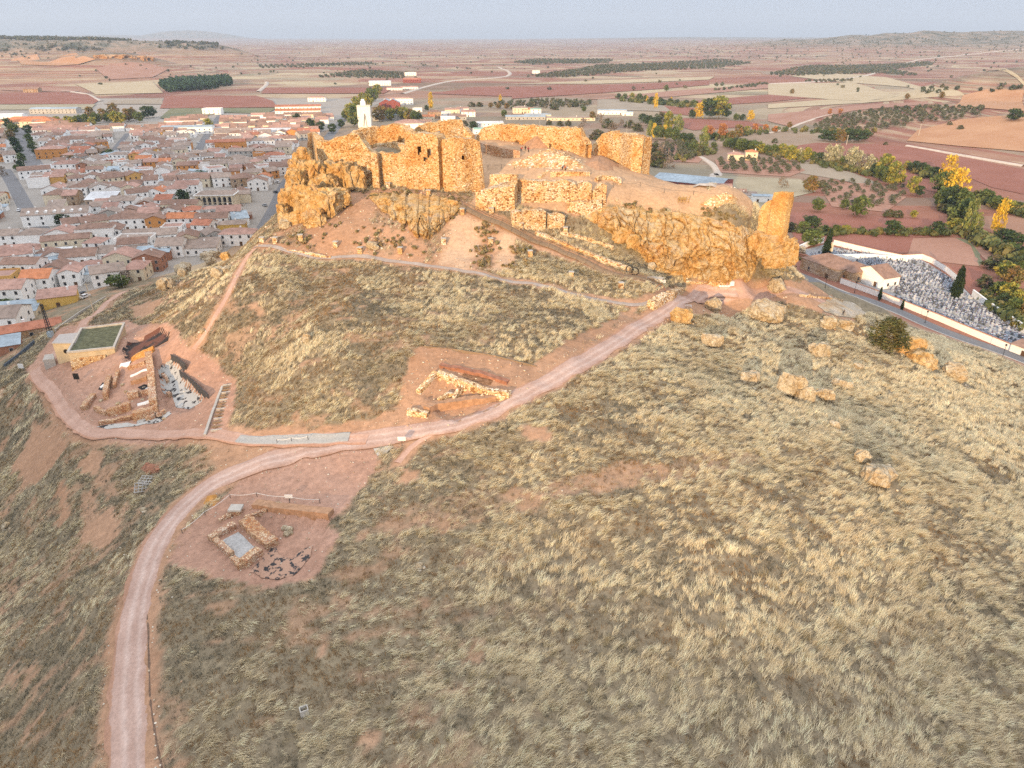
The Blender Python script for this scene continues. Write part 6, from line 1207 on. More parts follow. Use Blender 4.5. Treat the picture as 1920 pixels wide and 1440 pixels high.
wallrun('cemetery_wall', 'white right hand wall of the cemetery beside the autumn trees', [(1822,556),(1850,578),(1880,598),(1915,622),(1960,652)], 2.8, .4, WALLM['white'], WALLM['white'])
wallrun('cemetery_wall', 'white left wall of the cemetery under the round green tree', [(1490,474),(1507,466),(1525,458),(1543,456)], 2.6, .4, WALLM['white'], WALLM['white'])
wallrun('cemetery_wall', 'white inner wall dividing the old and new cemetery', [(1562,486),(1620,485),(1660,488),(1700,492)], 2.2, .5, WALLM['white'], WALLM['white'])
wallrun('brick_wall', 'low brick wall with white pillars left of the cypress', [(1486,478),(1520,488),(1548,497)], 1.6, .3, WALLM['brick'], TERR, 'other walls near the chapel')
sheet('cemetery_ground', [(1500,470),(1545,459),(1650,482),(1728,487),(1790,525),(1830,562),(1920,625),(1990,695),(1830,630),(1700,576),(1576,530),(1555,500)], plain('cemetery_gravel', (.34, .34, .35), .95, .3, 1.0), .05, 4, label='pale gravel ground of the cemetery', cat='ground', kind='structure')
u_ = np.array(ROADC[6])-np.array(ROADC[3]); u_ /= np.linalg.norm(u_); v_ = np.array([-u_[1], u_[0]]); RZ = math.atan2(u_[1], u_[0])
def chap(px, py, w_, d_, e_, kd, wc, rc, lb, nm, nw=2, **k): q_ = onz(px, py, 0); return house((q_[0], q_[1], float(h(q_[0], q_[1]))), RZ, w_, d_, e_, kd, wc, rc, lb, 'chapel', nm, 'chapel buildings', nw, 1, .42, False, **k)
chap(1556, 512, 21, 15, 5.2, 'hip', 'stone', 'brown', 'big stone chapel nave with a brown hipped roof', 'chapel', 2)
chap(1598, 521, 11, 13, 4.6, 'hip', 'stone', 'brown', 'middle chapel wing with a lower brown hipped roof', 'chapel_wing', 1)
chap(1640, 530, 16, 9, 4.6, 'cross', 'white', 'brown', 'white chapel porch wing with a gable facing the road', 'chapel_porch', 2)
q_ = onz(1553, 490, 0); r_ = empty('bell_gable', (q_[0], q_[1], 6.2), RZ); tag(r_, 'small white bell gable on the chapel roof', 'bell gable'); m_ = MB(); m_.box((0, 0, .2), (2.0, .7, 3.4)); m_.add([(-1.2, -.4, 1.9), (1.2, -.4, 1.9), (0, -.4, 2.9), (-1.2, .4, 1.9), (1.2, .4, 1.9), (0, .4, 2.9)], [(0, 1, 2), (3, 5, 4), (0, 2, 5, 3), (1, 4, 5, 2)]); m_.build('gable_wall', WALLM['cream'], r_); m_ = MB(); m_.box((0, -.36, .8), (.8, .06, 1.2)); m_.build('opening', M_HOLE, r_)  # dark plate paints the shade of the bell opening
q_ = onz(1916, 672, 0); house((q_[0]+3, q_[1]+2, 0), RZ, 9, 5, 3.0, 'mono', 'white', 'brown', 'small gate house with brown roof at the right end of the cemetery', 'gate house', 'gate_house', None, 1, 1, chim=False)
# graves
GM = [plain('granite_grey', (.30, .33, .38), .35, .15), plain('granite_dark', (.13, .14, .155), .3, .2), plain('marble_white', (.52, .54, .57), .5, .1), plain('marble_blue', (.40, .45, .53), .4, .15), plain('flowers', (.30, .10, .12), .9, .5, 9)]
gdata = []; GN = ['grey granite', 'black granite', 'white marble', 'pale blue marble']
def gravemesh(k, cross):
    m_ = MB(); m_.box((0, 0, .2), (1.2, 2.1, .5), mi=0); m_.box((0, .05, .5), (1.05, 1.85, .1), mi=1); m_.box((0, 1.0, .75), (.9, .16, .8), mi=0)
    if cross: m_.box((0, 1.0, 1.65), (.13, .13, 1.1), mi=1); m_.box((0, 1.0, 1.8), (.55, .13, .13), mi=1)
    else: m_.box((0, 1.0, 1.25), (.6, .16, .25), mi=0, taper=.6)
    m_.box((.1, -.3, .6), (.4, .35, .14), mi=2)
    o = m_.build('grave', [GM[k], GM[(k+2) % 4 if k != 2 else 2], GM[4]]); d_ = o.data; bpy.data.objects.remove(o); return d_
gd_ = [(k, c, gravemesh(k, c)) for k in range(4) for c in (0, 0, 0, 1)]
CEM = [tuple(onz(a, b, 0)[:2]) for a, b in ((1575,490),(1650,484),(1728,490),(1785,526),(1825,564),(1915,628),(1980,690),(1830,626),(1705,574),(1672,552),(1672,528),(1640,505))]
CEM2 = [tuple(onz(a, b, 0)[:2]) for a, b in ((1510,472),(1545,462),(1650,482),(1700,489),(1575,484),(1530,488))]
cand = []; o0 = np.array(ROADC[3])
for i in range(0, 60):
    for j in range(-40, 90):
        q_ = o0+v_*(6.5+i*2.42)+u_*(j*1.5)
        if not (inpoly(q_[:1], q_[1:], CEM)[0] or inpoly(q_[:1], q_[1:], CEM2)[0]) or i % 9 == 5 or j % 19 == 8: continue
        px, py, dd = proj(q_[0], q_[1], 0.)
        if px < 1940: cand.append((float(dd), i, j, q_[0], q_[1], px))
cand.sort(); rg_ = random.Random(5); print('graves', len(cand)); rest = MB(); seen_rows = {}
for n_, (dd, i, j, x_, y_, px) in enumerate(cand):
    if rg_.random() < .02: continue
    k, c, d_ = rg_.choice(gd_+[g_ for g_ in gd_ if g_[0] != 2]*2); s_ = rg_.uniform(.85, 1.2)
    if n_ < 300:
        o = inst('grave', d_, None, (x_, y_, float(h(x_, y_))+.04), RZ+rg_.uniform(-.06, .06)+math.pi, (s_*1.05, s_, s_*rg_.uniform(.85, 1.1)))
        nn = seen_rows.setdefault(i, [0])[0]; seen_rows[i][0] += 1
        tag(o, f"{GN[k]} grave with {'a cross' if c else 'a headstone'} in {ordn(i)} cemetery row behind the road wall", 'grave', f"{GN[k]} graves {'with cross' if c else 'with headstone'} in {ordn(i)} row")
    else:
        co, si = math.cos(RZ+math.pi), math.sin(RZ+math.pi); b0 = len(rest.v); z_ = float(h(x_, y_))+.04; rest.v += [(x_+(v2.co.x*co-v2.co.y*si)*s_, y_+(v2.co.x*si+v2.co.y*co)*s_, z_+v2.co.z*s_) for v2 in d_.vertices]
        for p2 in d_.polygons: rest.f.append(tuple(b0+q2 for q2 in p2.vertices)); rest.mi.append([k, (k+2) % 4 if k != 2 else 2, 4][p2.material_index])
if rest.v: tag(rest.build('far_graves', GM), 'dense mass of grey graves in the back of the cemetery', 'graves', kind='stuff')
# ------------------------------------------------------------------ trees, groves and fields
def leafmat(name, col, var=.5):
    m, t, p = nt(name, .9); at = N(t, 'ShaderNodeVertexColor'); at.layer_name = 'Col'; t.links.new(at.outputs[0], p.inputs['Base Color']); tr = N(t, 'ShaderNodeBsdfTranslucent'); t.links.new(at.outputs[0], tr.inputs[0]); ms = N(t, 'ShaderNodeMixShader'); ms.inputs[0].default_value = .3
    t.links.new(p.outputs[0], ms.inputs[1]); t.links.new(tr.outputs[0], ms.inputs[2]); t.links.new(ms.outputs[0], t.nodes['Material Output'].inputs[0]); return m
M_LEAF = leafmat('leaves', None); M_BARK = plain('bark', (.16, .12, .09), .95, .3, 3); M_PBARK = plain('pale_bark', (.40, .36, .31), .95, .2, 3)
def crownmesh(cols, shape, ncl, nl, leaf, seed, spread=.30):
    """leaf clusters through a unit crown (radius 1 wide, height 0..1); shape(t) gives radius along the height"""
    r = np.random.default_rng(seed); V = []; C = []; k = 0
    cz = r.uniform(.04, .97, ncl); a = r.uniform(0, 2*math.pi, ncl); rr = np.sqrt(r.uniform(.12, 1, ncl))*np.array([shape(z) for z in cz])*r.uniform(.8, 1.06, ncl)
    cc = np.array(cols)[r.integers(0, len(cols), ncl)]*r.uniform(.72, 1.3, ncl)[:, None]; cs = r.uniform(.6, 1.25, ncl)*spread
    n = ncl*nl; ci = np.repeat(np.arange(ncl), nl); off = r.normal(0, 1, (n, 3)); off /= np.linalg.norm(off, axis=1)[:, None]; off *= (r.uniform(.3, 1, n)**.5*cs[ci])[:, None]
    ctr = np.stack([np.cos(a)*rr, np.sin(a)*rr, cz*2], 1)[ci]+off; ctr[:, 2] *= .5; nrm = off/np.linalg.norm(off, axis=1)[:, None]+r.normal(0, .7, (n, 3)); nrm /= np.linalg.norm(nrm, axis=1)[:, None]
    t1 = np.cross(nrm, r.normal(0, 1, (n, 3))); t1 /= np.linalg.norm(t1, axis=1)[:, None]; t2 = np.cross(nrm, t1); s = leaf*r.uniform(.6, 1.4, n)[:, None]; sc = np.array([1, 1, .5])
    V = np.stack([ctr-t1*s*sc, ctr+t2*s*sc*.7, ctr+t1*s*sc, ctr-t2*s*sc*.7], 1).reshape(-1, 3); col = cc[ci]*r.uniform(.8, 1.2, n)[:, None]
    o = mk('crown', V, np.arange(n*4).reshape(-1, 4), M_LEAF, cols=np.clip(np.repeat(col, 4, 0), .005, .8)); d = o.data; bpy.data.objects.remove(o); return d
def trunkmesh(mat, h0=.35, r=.05, limbs=5, seed=1, top=.8, sp=.6):
    rr_ = random.Random(seed); m_ = MB(); m_.tube([(0, 0, -.05), (.01, .01, h0*.6), (.0, .02, h0), (.02, 0, top)], r, 7, r2=r*.25)
    for k in range(limbs): a = k*2*math.pi/limbs+rr_.random(); z0 = h0*(.8+.5*rr_.random()); m_.tube([(0, 0, z0), (math.cos(a)*sp*.4, math.sin(a)*sp*.4, z0+.16), (math.cos(a)*sp, math.sin(a)*sp, z0+.22+.25*rr_.random())], r*.45, 5, r2=r*.1)
    o = m_.build('trunk', mat); d = o.data; bpy.data.objects.remove(o); return d
rnd = lambda t: math.sqrt(max(.02, 1-(2*(t-.48))**2)); col_ = lambda t: .25+.75*math.sin(math.pi*min(1, .15+t*.85))**.7; cyp = lambda t: max(.06, min(1.0, .45+2.2*t)*(1-t)**.62); pop = lambda t: .30+.7*math.sin(math.pi*min(.98, .12+t*.84)); low_ = lambda t: math.sqrt(max(.05, 1-t*t*.9))
KINDS = {'green': ('round green tree', rnd, [(0.109, 0.145, 0.043), (0.160, 0.189, 0.058), (0.087, 0.123, 0.043)], 70, 14, .13, M_BARK), 'dark': ('dark green bushy tree', rnd, [(0.051, 0.087, 0.041), (0.080, 0.116, 0.043), (0.043, 0.065, 0.036)], 70, 14, .13, M_BARK),
 'yellowgreen': ('yellow green tree', rnd, [(0.290, 0.275, 0.058), (0.189, 0.217, 0.058), (0.406, 0.348, 0.072)], 70, 14, .13, M_BARK), 'autumn': ('brown autumn tree', rnd, [(0.290, 0.174, 0.065), (0.217, 0.160, 0.058), (0.160, 0.145, 0.051)], 70, 13, .13, M_BARK), 'orange': ('orange autumn tree', rnd, [(0.493, 0.232, 0.072), (0.377, 0.160, 0.072)], 60, 13, .13, M_BARK),
 'poplar': ('tall yellow poplar', pop, [(0.667, 0.435, 0.043), (0.551, 0.392, 0.058), (0.797, 0.522, 0.058)], 60, 14, .11, M_PBARK), 'gpoplar': ('tall green poplar', pop, [(0.217, 0.246, 0.072), (0.160, 0.203, 0.072), (0.290, 0.290, 0.087)], 60, 14, .11, M_PBARK), 'cypress': ('dark cypress', cyp, [(0.026, 0.046, 0.020), (0.043, 0.065, 0.026), (0.020, 0.035, 0.017)], 260, 14, .085, M_BARK),
 'pale': ('pale silvery leafed tree', col_, [(0.377, 0.362, 0.246), (0.290, 0.290, 0.189), (0.464, 0.435, 0.290)], 60, 13, .12, M_PBARK), 'scrubby': ('dark scrubby bush', low_, [(0.080, 0.102, 0.051), (0.123, 0.131, 0.065), (0.145, 0.123, 0.072)], 40, 14, .17, M_BARK), 'bare': ('greyish half bare bush', low_, [(0.290, 0.232, 0.189), (0.217, 0.174, 0.131)], 26, 10, .12, M_BARK)}
TM = {}
for k_, (nm, shp, cl, nc, nl, lf, bk) in KINDS.items(): TM[k_] = [(crownmesh(cl, shp, nc, nl, lf, 100+7*i+len(k_), .32), trunkmesh(bk, .3 if k_ != 'cypress' else .1, .05, 5, i)) for i in range(2)]
OLV = [crownmesh([(.135, .145, .095), (.10, .115, .075), (.17, .175, .12)], low_, 26, 12, .20, 900+i, .38) for i in range(2)]; OLT = trunkmesh(M_BARK, .2, .06, 3, 4, .5)
def tree(kind, c, hh, wd, label, group=None, name='tree', cat='tree', rz=None):
    r_ = empty(name, tuple(map(float, c)), rng.uniform(0, 6.28) if rz is None else rz); tag(r_, label, cat, group); cr_, tr_ = TM[kind][int(rng.integers(0, 2))]; low = .12 if kind in ('poplar', 'gpoplar', 'pale') else (.06 if kind in ('cypress', 'scrubby', 'bare') else .16)
    o = inst('crown', cr_, r_, (0, 0, hh*low), 0, (wd/2, wd/2, hh*(1-low))); inst('trunk', tr_, r_, (0, 0, 0), 0, (wd/3, wd/3, hh)); return r_
def tpx(px, py, hpx): q_ = G(px, py); d_ = float(proj(*q_)[2]); s_ = d_/FPX; return q_, hpx*s_*1.08
def trees_list(lst, where, group):
    cnt = {}; lst = sorted(lst, key=lambda q_: q_[0]); tot = {}
    for t_ in lst: tot[t_[3]] = tot.get(t_[3], 0)+1
    for px, py, hp, kd, *w_ in lst:
        q_, hh = tpx(px, py, hp); n_ = cnt.get(kd, 0); cnt[kd] = n_+1; wr = w_[0] if w_ else {'poplar': .34, 'gpoplar': .40, 'cypress': .33, 'pale': .6, 'scrubby': 1.6, 'bare': 1.5}.get(kd, .95)
        tree(kd, q_, hh, hh*wr, (f"{ordn(n_)} {KINDS[kd][0]} from left {where}" if tot[kd] > 1 else f"only {KINDS[kd][0]} {where}"), group, 'bush' if kd in ('scrubby', 'bare') else 'tree', 'bush' if kd in ('scrubby', 'bare') else 'tree')
trees_list([(1160,186,9,'dark'),(1172,186,9,'green'),(1185,186,10,'yellowgreen'),(1198,188,11,'green'),(1210,190,10,'green'),(1229,204,24,'poplar'),(1213,192,10,'poplar',.5),(1249,171,10,'green'),(1222,195,12,'dark'),(1240,196,10,'dark'),(1256,196,10,'dark'),(1258,193,9,'poplar',.6),(1270,197,9,'dark'),(1286,198,9,'dark'),(1300,199,10,'green'),(1320,200,12,'yellowgreen'),(1310,222,24,'poplar',.7),(1297,222,14,'dark'),(1330,222,32,'dark',1.1),(1347,222,36,'yellowgreen',.9),(1358,222,24,'dark'),(1380,227,12,'green'),(1392,227,11,'dark'),(1406,227,17,'poplar',.8)], 'in the far stream belt', 'trees of the far stream belt')
trees_list([(1205,230,14,'dark',1.3),(1217,236,16,'dark',1.3),(1230,240,16,'dark',1.2),(1238,228,14,'scrubby',2),(1252,246,32,'yellowgreen',.6),(1271,247,27,'gpoplar',.7),(1219,258,26,'gpoplar',.6),(1226,260,24,'poplar',.4),(1234,262,22,'green'),(1245,261,22,'poplar',.45),(1254,263,20,'green'),(1266,266,20,'green'),(1280,267,16,'dark'),(1293,269,17,'dark'),(1319,280,36,'gpoplar',.45),(1330,258,18,'orange',1.0),(1340,262,12,'green'),(1353,259,22,'orange',.95),(1300,286,15,'green',1.3),(1288,283,13,'dark',1.2),(1312,290,14,'scrubby',1.4),(1338,280,12,'green'),(1370,262,14,'autumn'),(1383,260,22,'autumn',.9),(1415,246,12,'orange'),(1400,250,12,'yellowgreen'),(1435,246,11,'orange')], 'in the grove behind the right tower', 'trees of the grove behind the right tower')
trees_list([(1366,277,16,'green',1.2),(1378,280,18,'dark',1.2),(1390,283,20,'green',1.1),(1402,284,18,'dark',1.2),(1415,286,20,'green',1.2),(1428,288,17,'yellowgreen'),(1440,290,16,'green'),(1452,291,18,'green'),(1466,292,20,'yellowgreen'),(1480,303,26,'yellowgreen',1.0),(1490,298,15,'green'),(1500,300,20,'pale'),(1512,302,22,'yellowgreen',.8),(1524,303,16,'green'),(1537,306,18,'dark'),(1552,308,32,'pale',.7),(1566,310,34,'pale',.7),(1582,313,18,'green'),(1595,316,36,'pale',.75),(1606,320,32,'pale',.7),(1618,324,30,'bare',1.0),(1630,326,30,'pale',.8),(1642,330,22,'dark'),(1655,334,40,'yellowgreen',.75),(1648,338,24,'green'),(1672,350,42,'yellowgreen',.65),(1664,346,28,'green'),(1688,345,18,'yellowgreen'),(1700,318,14,'yellowgreen'),(1714,322,17,'dark',1.3),(1727,326,18,'dark',1.3),(1740,330,16,'green',1.3),(1752,334,18,'dark',1.2),(1710,366,32,'yellowgreen',.7),(1722,368,18,'dark')], 'in the tree line beside the ploughed field', 'trees along the ploughed field')
trees_list([(1772,345,46,'poplar',.62),(1760,362,34,'green'),(1776,368,40,'yellowgreen',.8),(1790,376,52,'poplar',.7),(1768,390,36,'green',1.0),(1783,396,42,'dark',.95),(1798,400,40,'green'),(1812,445,64,'gpoplar',.35),(1800,428,48,'green',.9),(1828,440,36,'gpoplar',.5),(1845,382,24,'green',1.2),(1868,392,22,'green',1.4),(1890,400,22,'yellowgreen',1.3),(1910,402,20,'green',1.4),(1867,442,60,'poplar',.36),(1790,434,22,'yellowgreen',1.3),(1880,455,24,'dark',1.4),(1900,465,26,'dark',1.4),(1893,480,22,'green',1.3),(1915,490,24,'dark',1.4)], 'in the autumn thicket at the right edge', 'trees of the right thicket')
trees_list([(1862,505,24,'scrubby',1.6),(1880,522,30,'yellowgreen',1.1),(1895,540,36,'autumn',.9),(1908,520,26,'green'),(1868,556,26,'green',1.1),(1885,566,34,'yellowgreen',.9),(1904,580,34,'yellowgreen',.9),(1878,578,26,'dark',1.0),(1898,592,30,'green',1.0),(1917,600,28,'autumn'),(1845,538,20,'scrubby',1.5)], 'behind the right hand cemetery wall', 'trees behind the cemetery wall')
trees_list([(1520,430,22,'dark',1.5),(1505,434,17,'green',1.2),(1484,434,14,'scrubby'),(1545,437,13,'green',1.5),(1567,437,14,'green',1.2),(1585,437,14,'yellowgreen',1.2),(1610,406,34,'green',1.05),(1582,392,16,'green'),(1532,397,22,'green',1.0),(1670,441,26,'dark',1.1),(1755,442,24,'dark',1.1),(1720,440,12,'scrubby'),(1735,440,12,'green',1.6),(1690,441,10,'scrubby'),(1521,462,28,'green',1.25),(1665,407,12,'scrubby'),(1682,408,12,'scrubby'),(1712,409,13,'yellowgreen'),(1520,360,26,'autumn',1.0),(1467,352,20,'bare',.9),(1540,352,12,'scrubby')], 'between the red fields behind the cemetery', 'trees between the red fields')
for px, py, tp, wr, lb in ((1547,489,432,.34,'tall dark cypress behind the chapel'),(1790,560,503,.42,'thick leaning looking cypress standing inside the cemetery'),(1648,563,540,.34,'small slim cypress left on the road verge'),(1690,582,562,.34,'small slim cypress right on the road verge')):
    q_ = G(px, py); hh = zat(q_[1], tp)-q_[2]; tree('cypress', q_, hh, hh*wr, lb, 'cypresses by the cemetery', 'cypress', 'cypress')
trees_list([(16,240,16,'dark'),(28,252,18,'green'),(22,262,16,'autumn'),(30,278,18,'dark'),(38,290,16,'dark'),(42,305,16,'green'),(40,318,15,'dark'),(55,252,16,'dark'),(56,268,15,'green'),(62,282,16,'green'),(70,292,14,'dark'),(8,330,16,'bare',1.0),(34,322,12,'green')], 'along the upper avenue', 'trees of the upper avenue')
trees_list([(128,234,14,'yellowgreen'),(138,236,15,'yellowgreen'),(150,234,16,'green'),(162,234,17,'green'),(175,236,15,'yellowgreen'),(182,232,18,'green'),(195,228,20,'autumn'),(205,230,16,'green'),(218,232,20,'yellowgreen'),(228,232,18,'yellowgreen'),(240,228,20,'autumn'),(250,226,20,'autumn'),(262,230,18,'green'),(275,222,20,'dark'),(286,220,18,'dark'),(170,222,18,'autumn'),(215,218,20,'autumn'),(98,236,12,'green'),(108,234,14,'yellowgreen')], 'in the town park', 'trees of the town park')
trees_list([(392,243,18,'yellowgreen',.9),(198,296,12,'dark'),(208,296,14,'green'),(228,341,13,'dark',1.3),(105,348,13,'yellowgreen',1.4),(138,305,12,'autumn',1.4),(118,422,20,'dark',1.4),(333,398,22,'green',.8),(345,388,28,'dark',.85),(372,390,12,'dark',1.3),(412,390,10,'green',1.6),(375,333,12,'green',1.6),(395,332,11,'green',1.4),(224,540,22,'green',1.7),(238,532,22,'bare',1.3),(10,578,16,'green',1.8),(558,232,16,'dark'),(583,246,20,'dark',.8),(602,246,16,'dark'),(216,330,12,'bare',1.2)], 'among the town roofs', 'trees among the town roofs')
trees_list([(668,238,34,'green',.85),(660,225,26,'yellowgreen',.9),(676,212,24,'yellowgreen'),(690,203,22,'yellowgreen'),(700,190,20,'green'),(708,180,18,'yellowgreen'),(668,202,18,'yellowgreen'),(680,192,16,'yellowgreen'),(693,182,15,'green'),(640,240,14,'dark'),(648,224,14,'green'),(624,250,16,'dark'),(712,228,24,'autumn'),(722,224,20,'autumn'),(733,226,20,'yellowgreen'),(745,224,20,'autumn'),(757,226,22,'yellowgreen'),(768,226,18,'autumn'),(779,230,20,'green'),(786,232,16,'dark'),(808,206,27,'poplar',.38),(800,208,9,'dark'),(938,192,12,'poplar',.5)], 'around the white silo', 'trees around the silo')
trees_list([(885,200,7,'scrubby',2),(900,200,7,'scrubby',2),(920,202,8,'autumn',1.2),(935,204,9,'autumn',1.2),(950,204,9,'autumn',1.2),(965,206,8,'scrubby',2),(1000,198,8,'scrubby',2),(1040,206,8,'scrubby',2),(1075,200,8,'scrubby',2),(1095,210,9,'green'),(1110,226,14,'autumn'),(1095,235,12,'bare'),(1125,232,16,'bare',1.1),(1140,240,14,'scrubby'),(1150,246,14,'bare'),(1165,238,12,'bare'),(1180,240,12,'scrubby'),(1195,246,12,'scrubby'),(1090,252,16,'bare',1.1),(1120,262,15,'scrubby',1.8),(1050,236,8,'scrubby'),(1065,236,8,'scrubby'),(1030,234,7,'scrubby'),(945,220,12,'green'),(888,244,14,'dark',1.2),(872,236,8,'scrubby'),(1240,300,26,'bare',1.3),(1225,290,18,'scrubby',1.8),(1255,315,20,'bare',1.3),(1232,312,22,'scrubby',1.6)], 'on the scrubby rise behind the castle', 'bushes behind the castle')
trees_list([(1590,266,22,'dark',1.0),(1545,264,18,'dark',1.2),(1560,266,19,'dark',1.2),(1575,267,19,'autumn',1.2),(1605,266,20,'dark',1.2),(1618,264,18,'dark',1.2),(1900,227,20,'dark',1.4),(1780,235,6,'scrubby'),(1800,243,7,'scrubby'),(1485,176,8,'autumn'),(1452,268,7,'scrubby'),(1660,272,5,'scrubby'),(1453,248,10,'orange'),(1480,240,10,'autumn'),(1555,215,9,'orange'),(1575,213,8,'orange'),(1765,184,10,'autumn'),(1700,186,9,'autumn')], 'around the right hand olive hill', 'trees around the right olive hill')
# green bush on the shoulder: spreading shrub
q_ = G(1662, 655); r_ = tree('yellowgreen', (q_[0], q_[1], q_[2]-.2), 8.0, 10.5, 'large green bush beside the big sunlit orange rock', None, 'bush', 'bush')
r_.children[0].data = crownmesh([(.13, .125, .045), (.10, .11, .04), (.18, .15, .06)], low_, 150, 26, .055, 77, .22)
# orchard rows: individual olives on the nearest groves
def olives(label, group, poly, rowd, step, px_s, cap, rot=0.0, jit=.12, seed=0):
    P_ = zone(poly); xs = [a for a, b in P_]; ys = [b for a, b in P_]; cx_, cy_ = np.mean(xs), np.mean(ys); L_ = max(max(xs)-min(xs), max(ys)-min(ys)); out = []; r = np.random.default_rng(seed+40); c, s = math.cos(rot), math.sin(rot)
    for a in np.arange(-L_, L_, step):
        for b in np.arange(-L_, L_, rowd):
            x_ = cx_+a*c-b*s+r.normal(0, step*jit); y_ = cy_+a*s+b*c+r.normal(0, step*jit)
            if inpoly(np.array([x_]), np.array([y_]), P_)[0] and r.random() < .93: out.append((x_, y_))
    out.sort(key=lambda q_: q_[0]**2+q_[1]**2); return out, label, group, px_s, cap
GROVES = [olives('small grey green olive in the rows by the curving white track', 'olives by the curving track', [(1338,318),(1345,303),(1470,300),(1505,318),(1480,328),(1350,322)], 9, 8, 4.6, 300, -.2, seed=1),
 olives('olive in the upper red grove behind the right tower', 'olives of the upper red grove', [(1216,272),(1290,270),(1310,290),(1300,300),(1222,300)], 8, 8, 4.4, 300, .3, seed=2),
 olives('young olive in the lower right red orchard', 'olives of the lower right orchard', [(1530,345),(1600,340),(1690,350),(1700,372),(1660,392),(1560,385)], 9, 9, 3.6, 300, .2, .22, seed=3),
 olives('olive on the right hand hill grove', 'olives of the right hill grove', [(1520,242),(1560,222),(1640,205),(1760,200),(1860,205),(1830,220),(1740,232),(1640,245),(1560,250)], 11.5, 10, 5.5, 300, .5, seed=4)]
ntot = 0; far_pts = []
for pts, lb, gp, s_, cap in GROVES:
    for x_, y_ in pts:
        if ntot < 290:
            ntot += 1; z_ = float(h(x_, y_)); k = s_*rng.uniform(.8, 1.25); r_ = empty('olive_tree', (x_, y_, z_), rng.uniform(0, 6.28)); tag(r_, lb, 'olive tree', gp); inst('crown', OLV[ntot % 2], r_, (0, 0, .25*k), 0, (k/2, k/2, k*.62)); inst('trunk', OLT, r_, (0, 0, 0), 0, (k*.6, k*.6, k*.5))
        else: far_pts.append((x_, y_, s_))
FARG = [([(590,146),(680,132),(765,138),(755,148),(640,146)],20,16,8),([(990,145),(1120,124),(1340,112),(1410,118),(1350,128),(1180,135),(1060,146)],24,16,9),([(1440,140),(1520,125),(1740,117),(1755,122),(1660,130),(1720,142),(1640,138),(1500,143)],22,16,9),([(960,118),(1010,112),(1150,112),(1140,119),(1000,122)],30,20,10),([(1860,166),(1920,160),(1920,175),(1870,172)],20,16,9),([(905,196),(1020,188),(1110,192),(1100,203),(1010,204)],17,13,7),([(1715,170),(1800,163),(1830,166),(1730,182)],18,14,7),([(1340,170),(1440,155),(1440,160),(1345,172)],20,12,7),([(480,124),(700,118),(705,122),(482,128)],30,18,9),([(1500,152),(1600,150),(1600,154),(1502,155)],20,14,7),([(1830,170),(1918,163),(1918,172),(1840,178)],18,13,7)]
for i, (pl, rd, stp, s_) in enumerate(FARG): far_pts += [(a, b, s_) for a, b in olives('', '', pl, rd, stp, s_, 0, .35, seed=10+i)[0]]
r = np.random.default_rng(3)
# scattered far bushes on the plain and hills
for _ in range(1700):
    px, py = r.uniform(-20, 1940), 72+r.exponential(26); 
    if py > 175: continue
    q_ = G(px, py)
    if q_[1] > 700 and vnoise(q_[0]/300, q_[1]/300, 8) > .45: far_pts.append((q_[0], q_[1], r.uniform(4, 9)))
for _ in range(11000):                                     # woodland on the left plateau and the ridge
    x_, y_ = r.uniform(-3600, -900), r.uniform(2300, 3600); z_ = float(h(x_, y_))
    if z_ > 44 and fbm(x_/300, y_/300, 15, 3) > .33: far_pts.append((x_, y_, r.uniform(9, 16)))
for _ in range(420):
    x_, y_ = r.uniform(800, 4200), r.uniform(3300, 5600); far_pts.append((x_, y_, r.uniform(5, 10)))
def clumps(name, label, cat, pts, cols, seed, tall=.75, nf=18):
    fp = np.array(pts); r = np.random.default_rng(seed); n = len(fp); k = n*nf; ti = np.repeat(np.arange(n), nf); s = fp[ti, 2]
    d_ = r.normal(0, 1, (k, 3)); d_ /= np.linalg.norm(d_, axis=1)[:, None]; d_ *= (r.uniform(.2, 1, k)**.5*.5*s)[:, None]; zz = h(fp[:, 0], fp[:, 1])[ti]
    ctr = np.stack([fp[ti, 0]+d_[:, 0], fp[ti, 1]+d_[:, 1], zz+s*tall*.5+d_[:, 2]*tall], 1); nr = d_/np.linalg.norm(d_, axis=1)[:, None]+r.normal(0, .5, (k, 3)); t1 = np.cross(nr, r.normal(0, 1, (k, 3))); t1 /= np.linalg.norm(t1, axis=1)[:, None]; t2 = np.cross(nr/np.linalg.norm(nr, axis=1)[:, None], t1); q_ = (s*.24)[:, None]
    V = np.stack([ctr-t1*q_, ctr-t2*q_, ctr+t1*q_, ctr+t2*q_], 1).reshape(-1, 3); cc = np.array(cols)[r.integers(0, len(cols), n)][ti]*r.uniform(.7, 1.3, k)[:, None]
    return tag(mk(name, V, np.arange(k*4).reshape(-1, 4), M_LEAF, cols=np.repeat(cc, 4, 0)), label, cat, kind='stuff')
clumps('far_bushes', 'olive groves and bushes dotting the far plain and hills', 'bushes', far_pts, [(.10, .115, .07), (.075, .09, .055), (.14, .13, .085)], 5)
pw = []
P_ = zone([(300,163),(318,156),(430,150),(436,160),(400,168),(315,174)])
for _ in range(3000):
    a = r.uniform(min(q_[0] for q_ in P_), max(q_[0] for q_ in P_)); b = r.uniform(min(q_[1] for q_ in P_), max(q_[1] for q_ in P_))
    if inpoly(np.array([a]), np.array([b]), P_)[0]: pw.append((a, b, r.uniform(7, 11)))
clumps('pine_wood', 'dense dark green pine plantation beyond the town', 'wood', pw[:700], [(.035, .075, .04), (.05, .095, .05), (.03, .06, .035)], 6, 1.5, 16)
hb = []
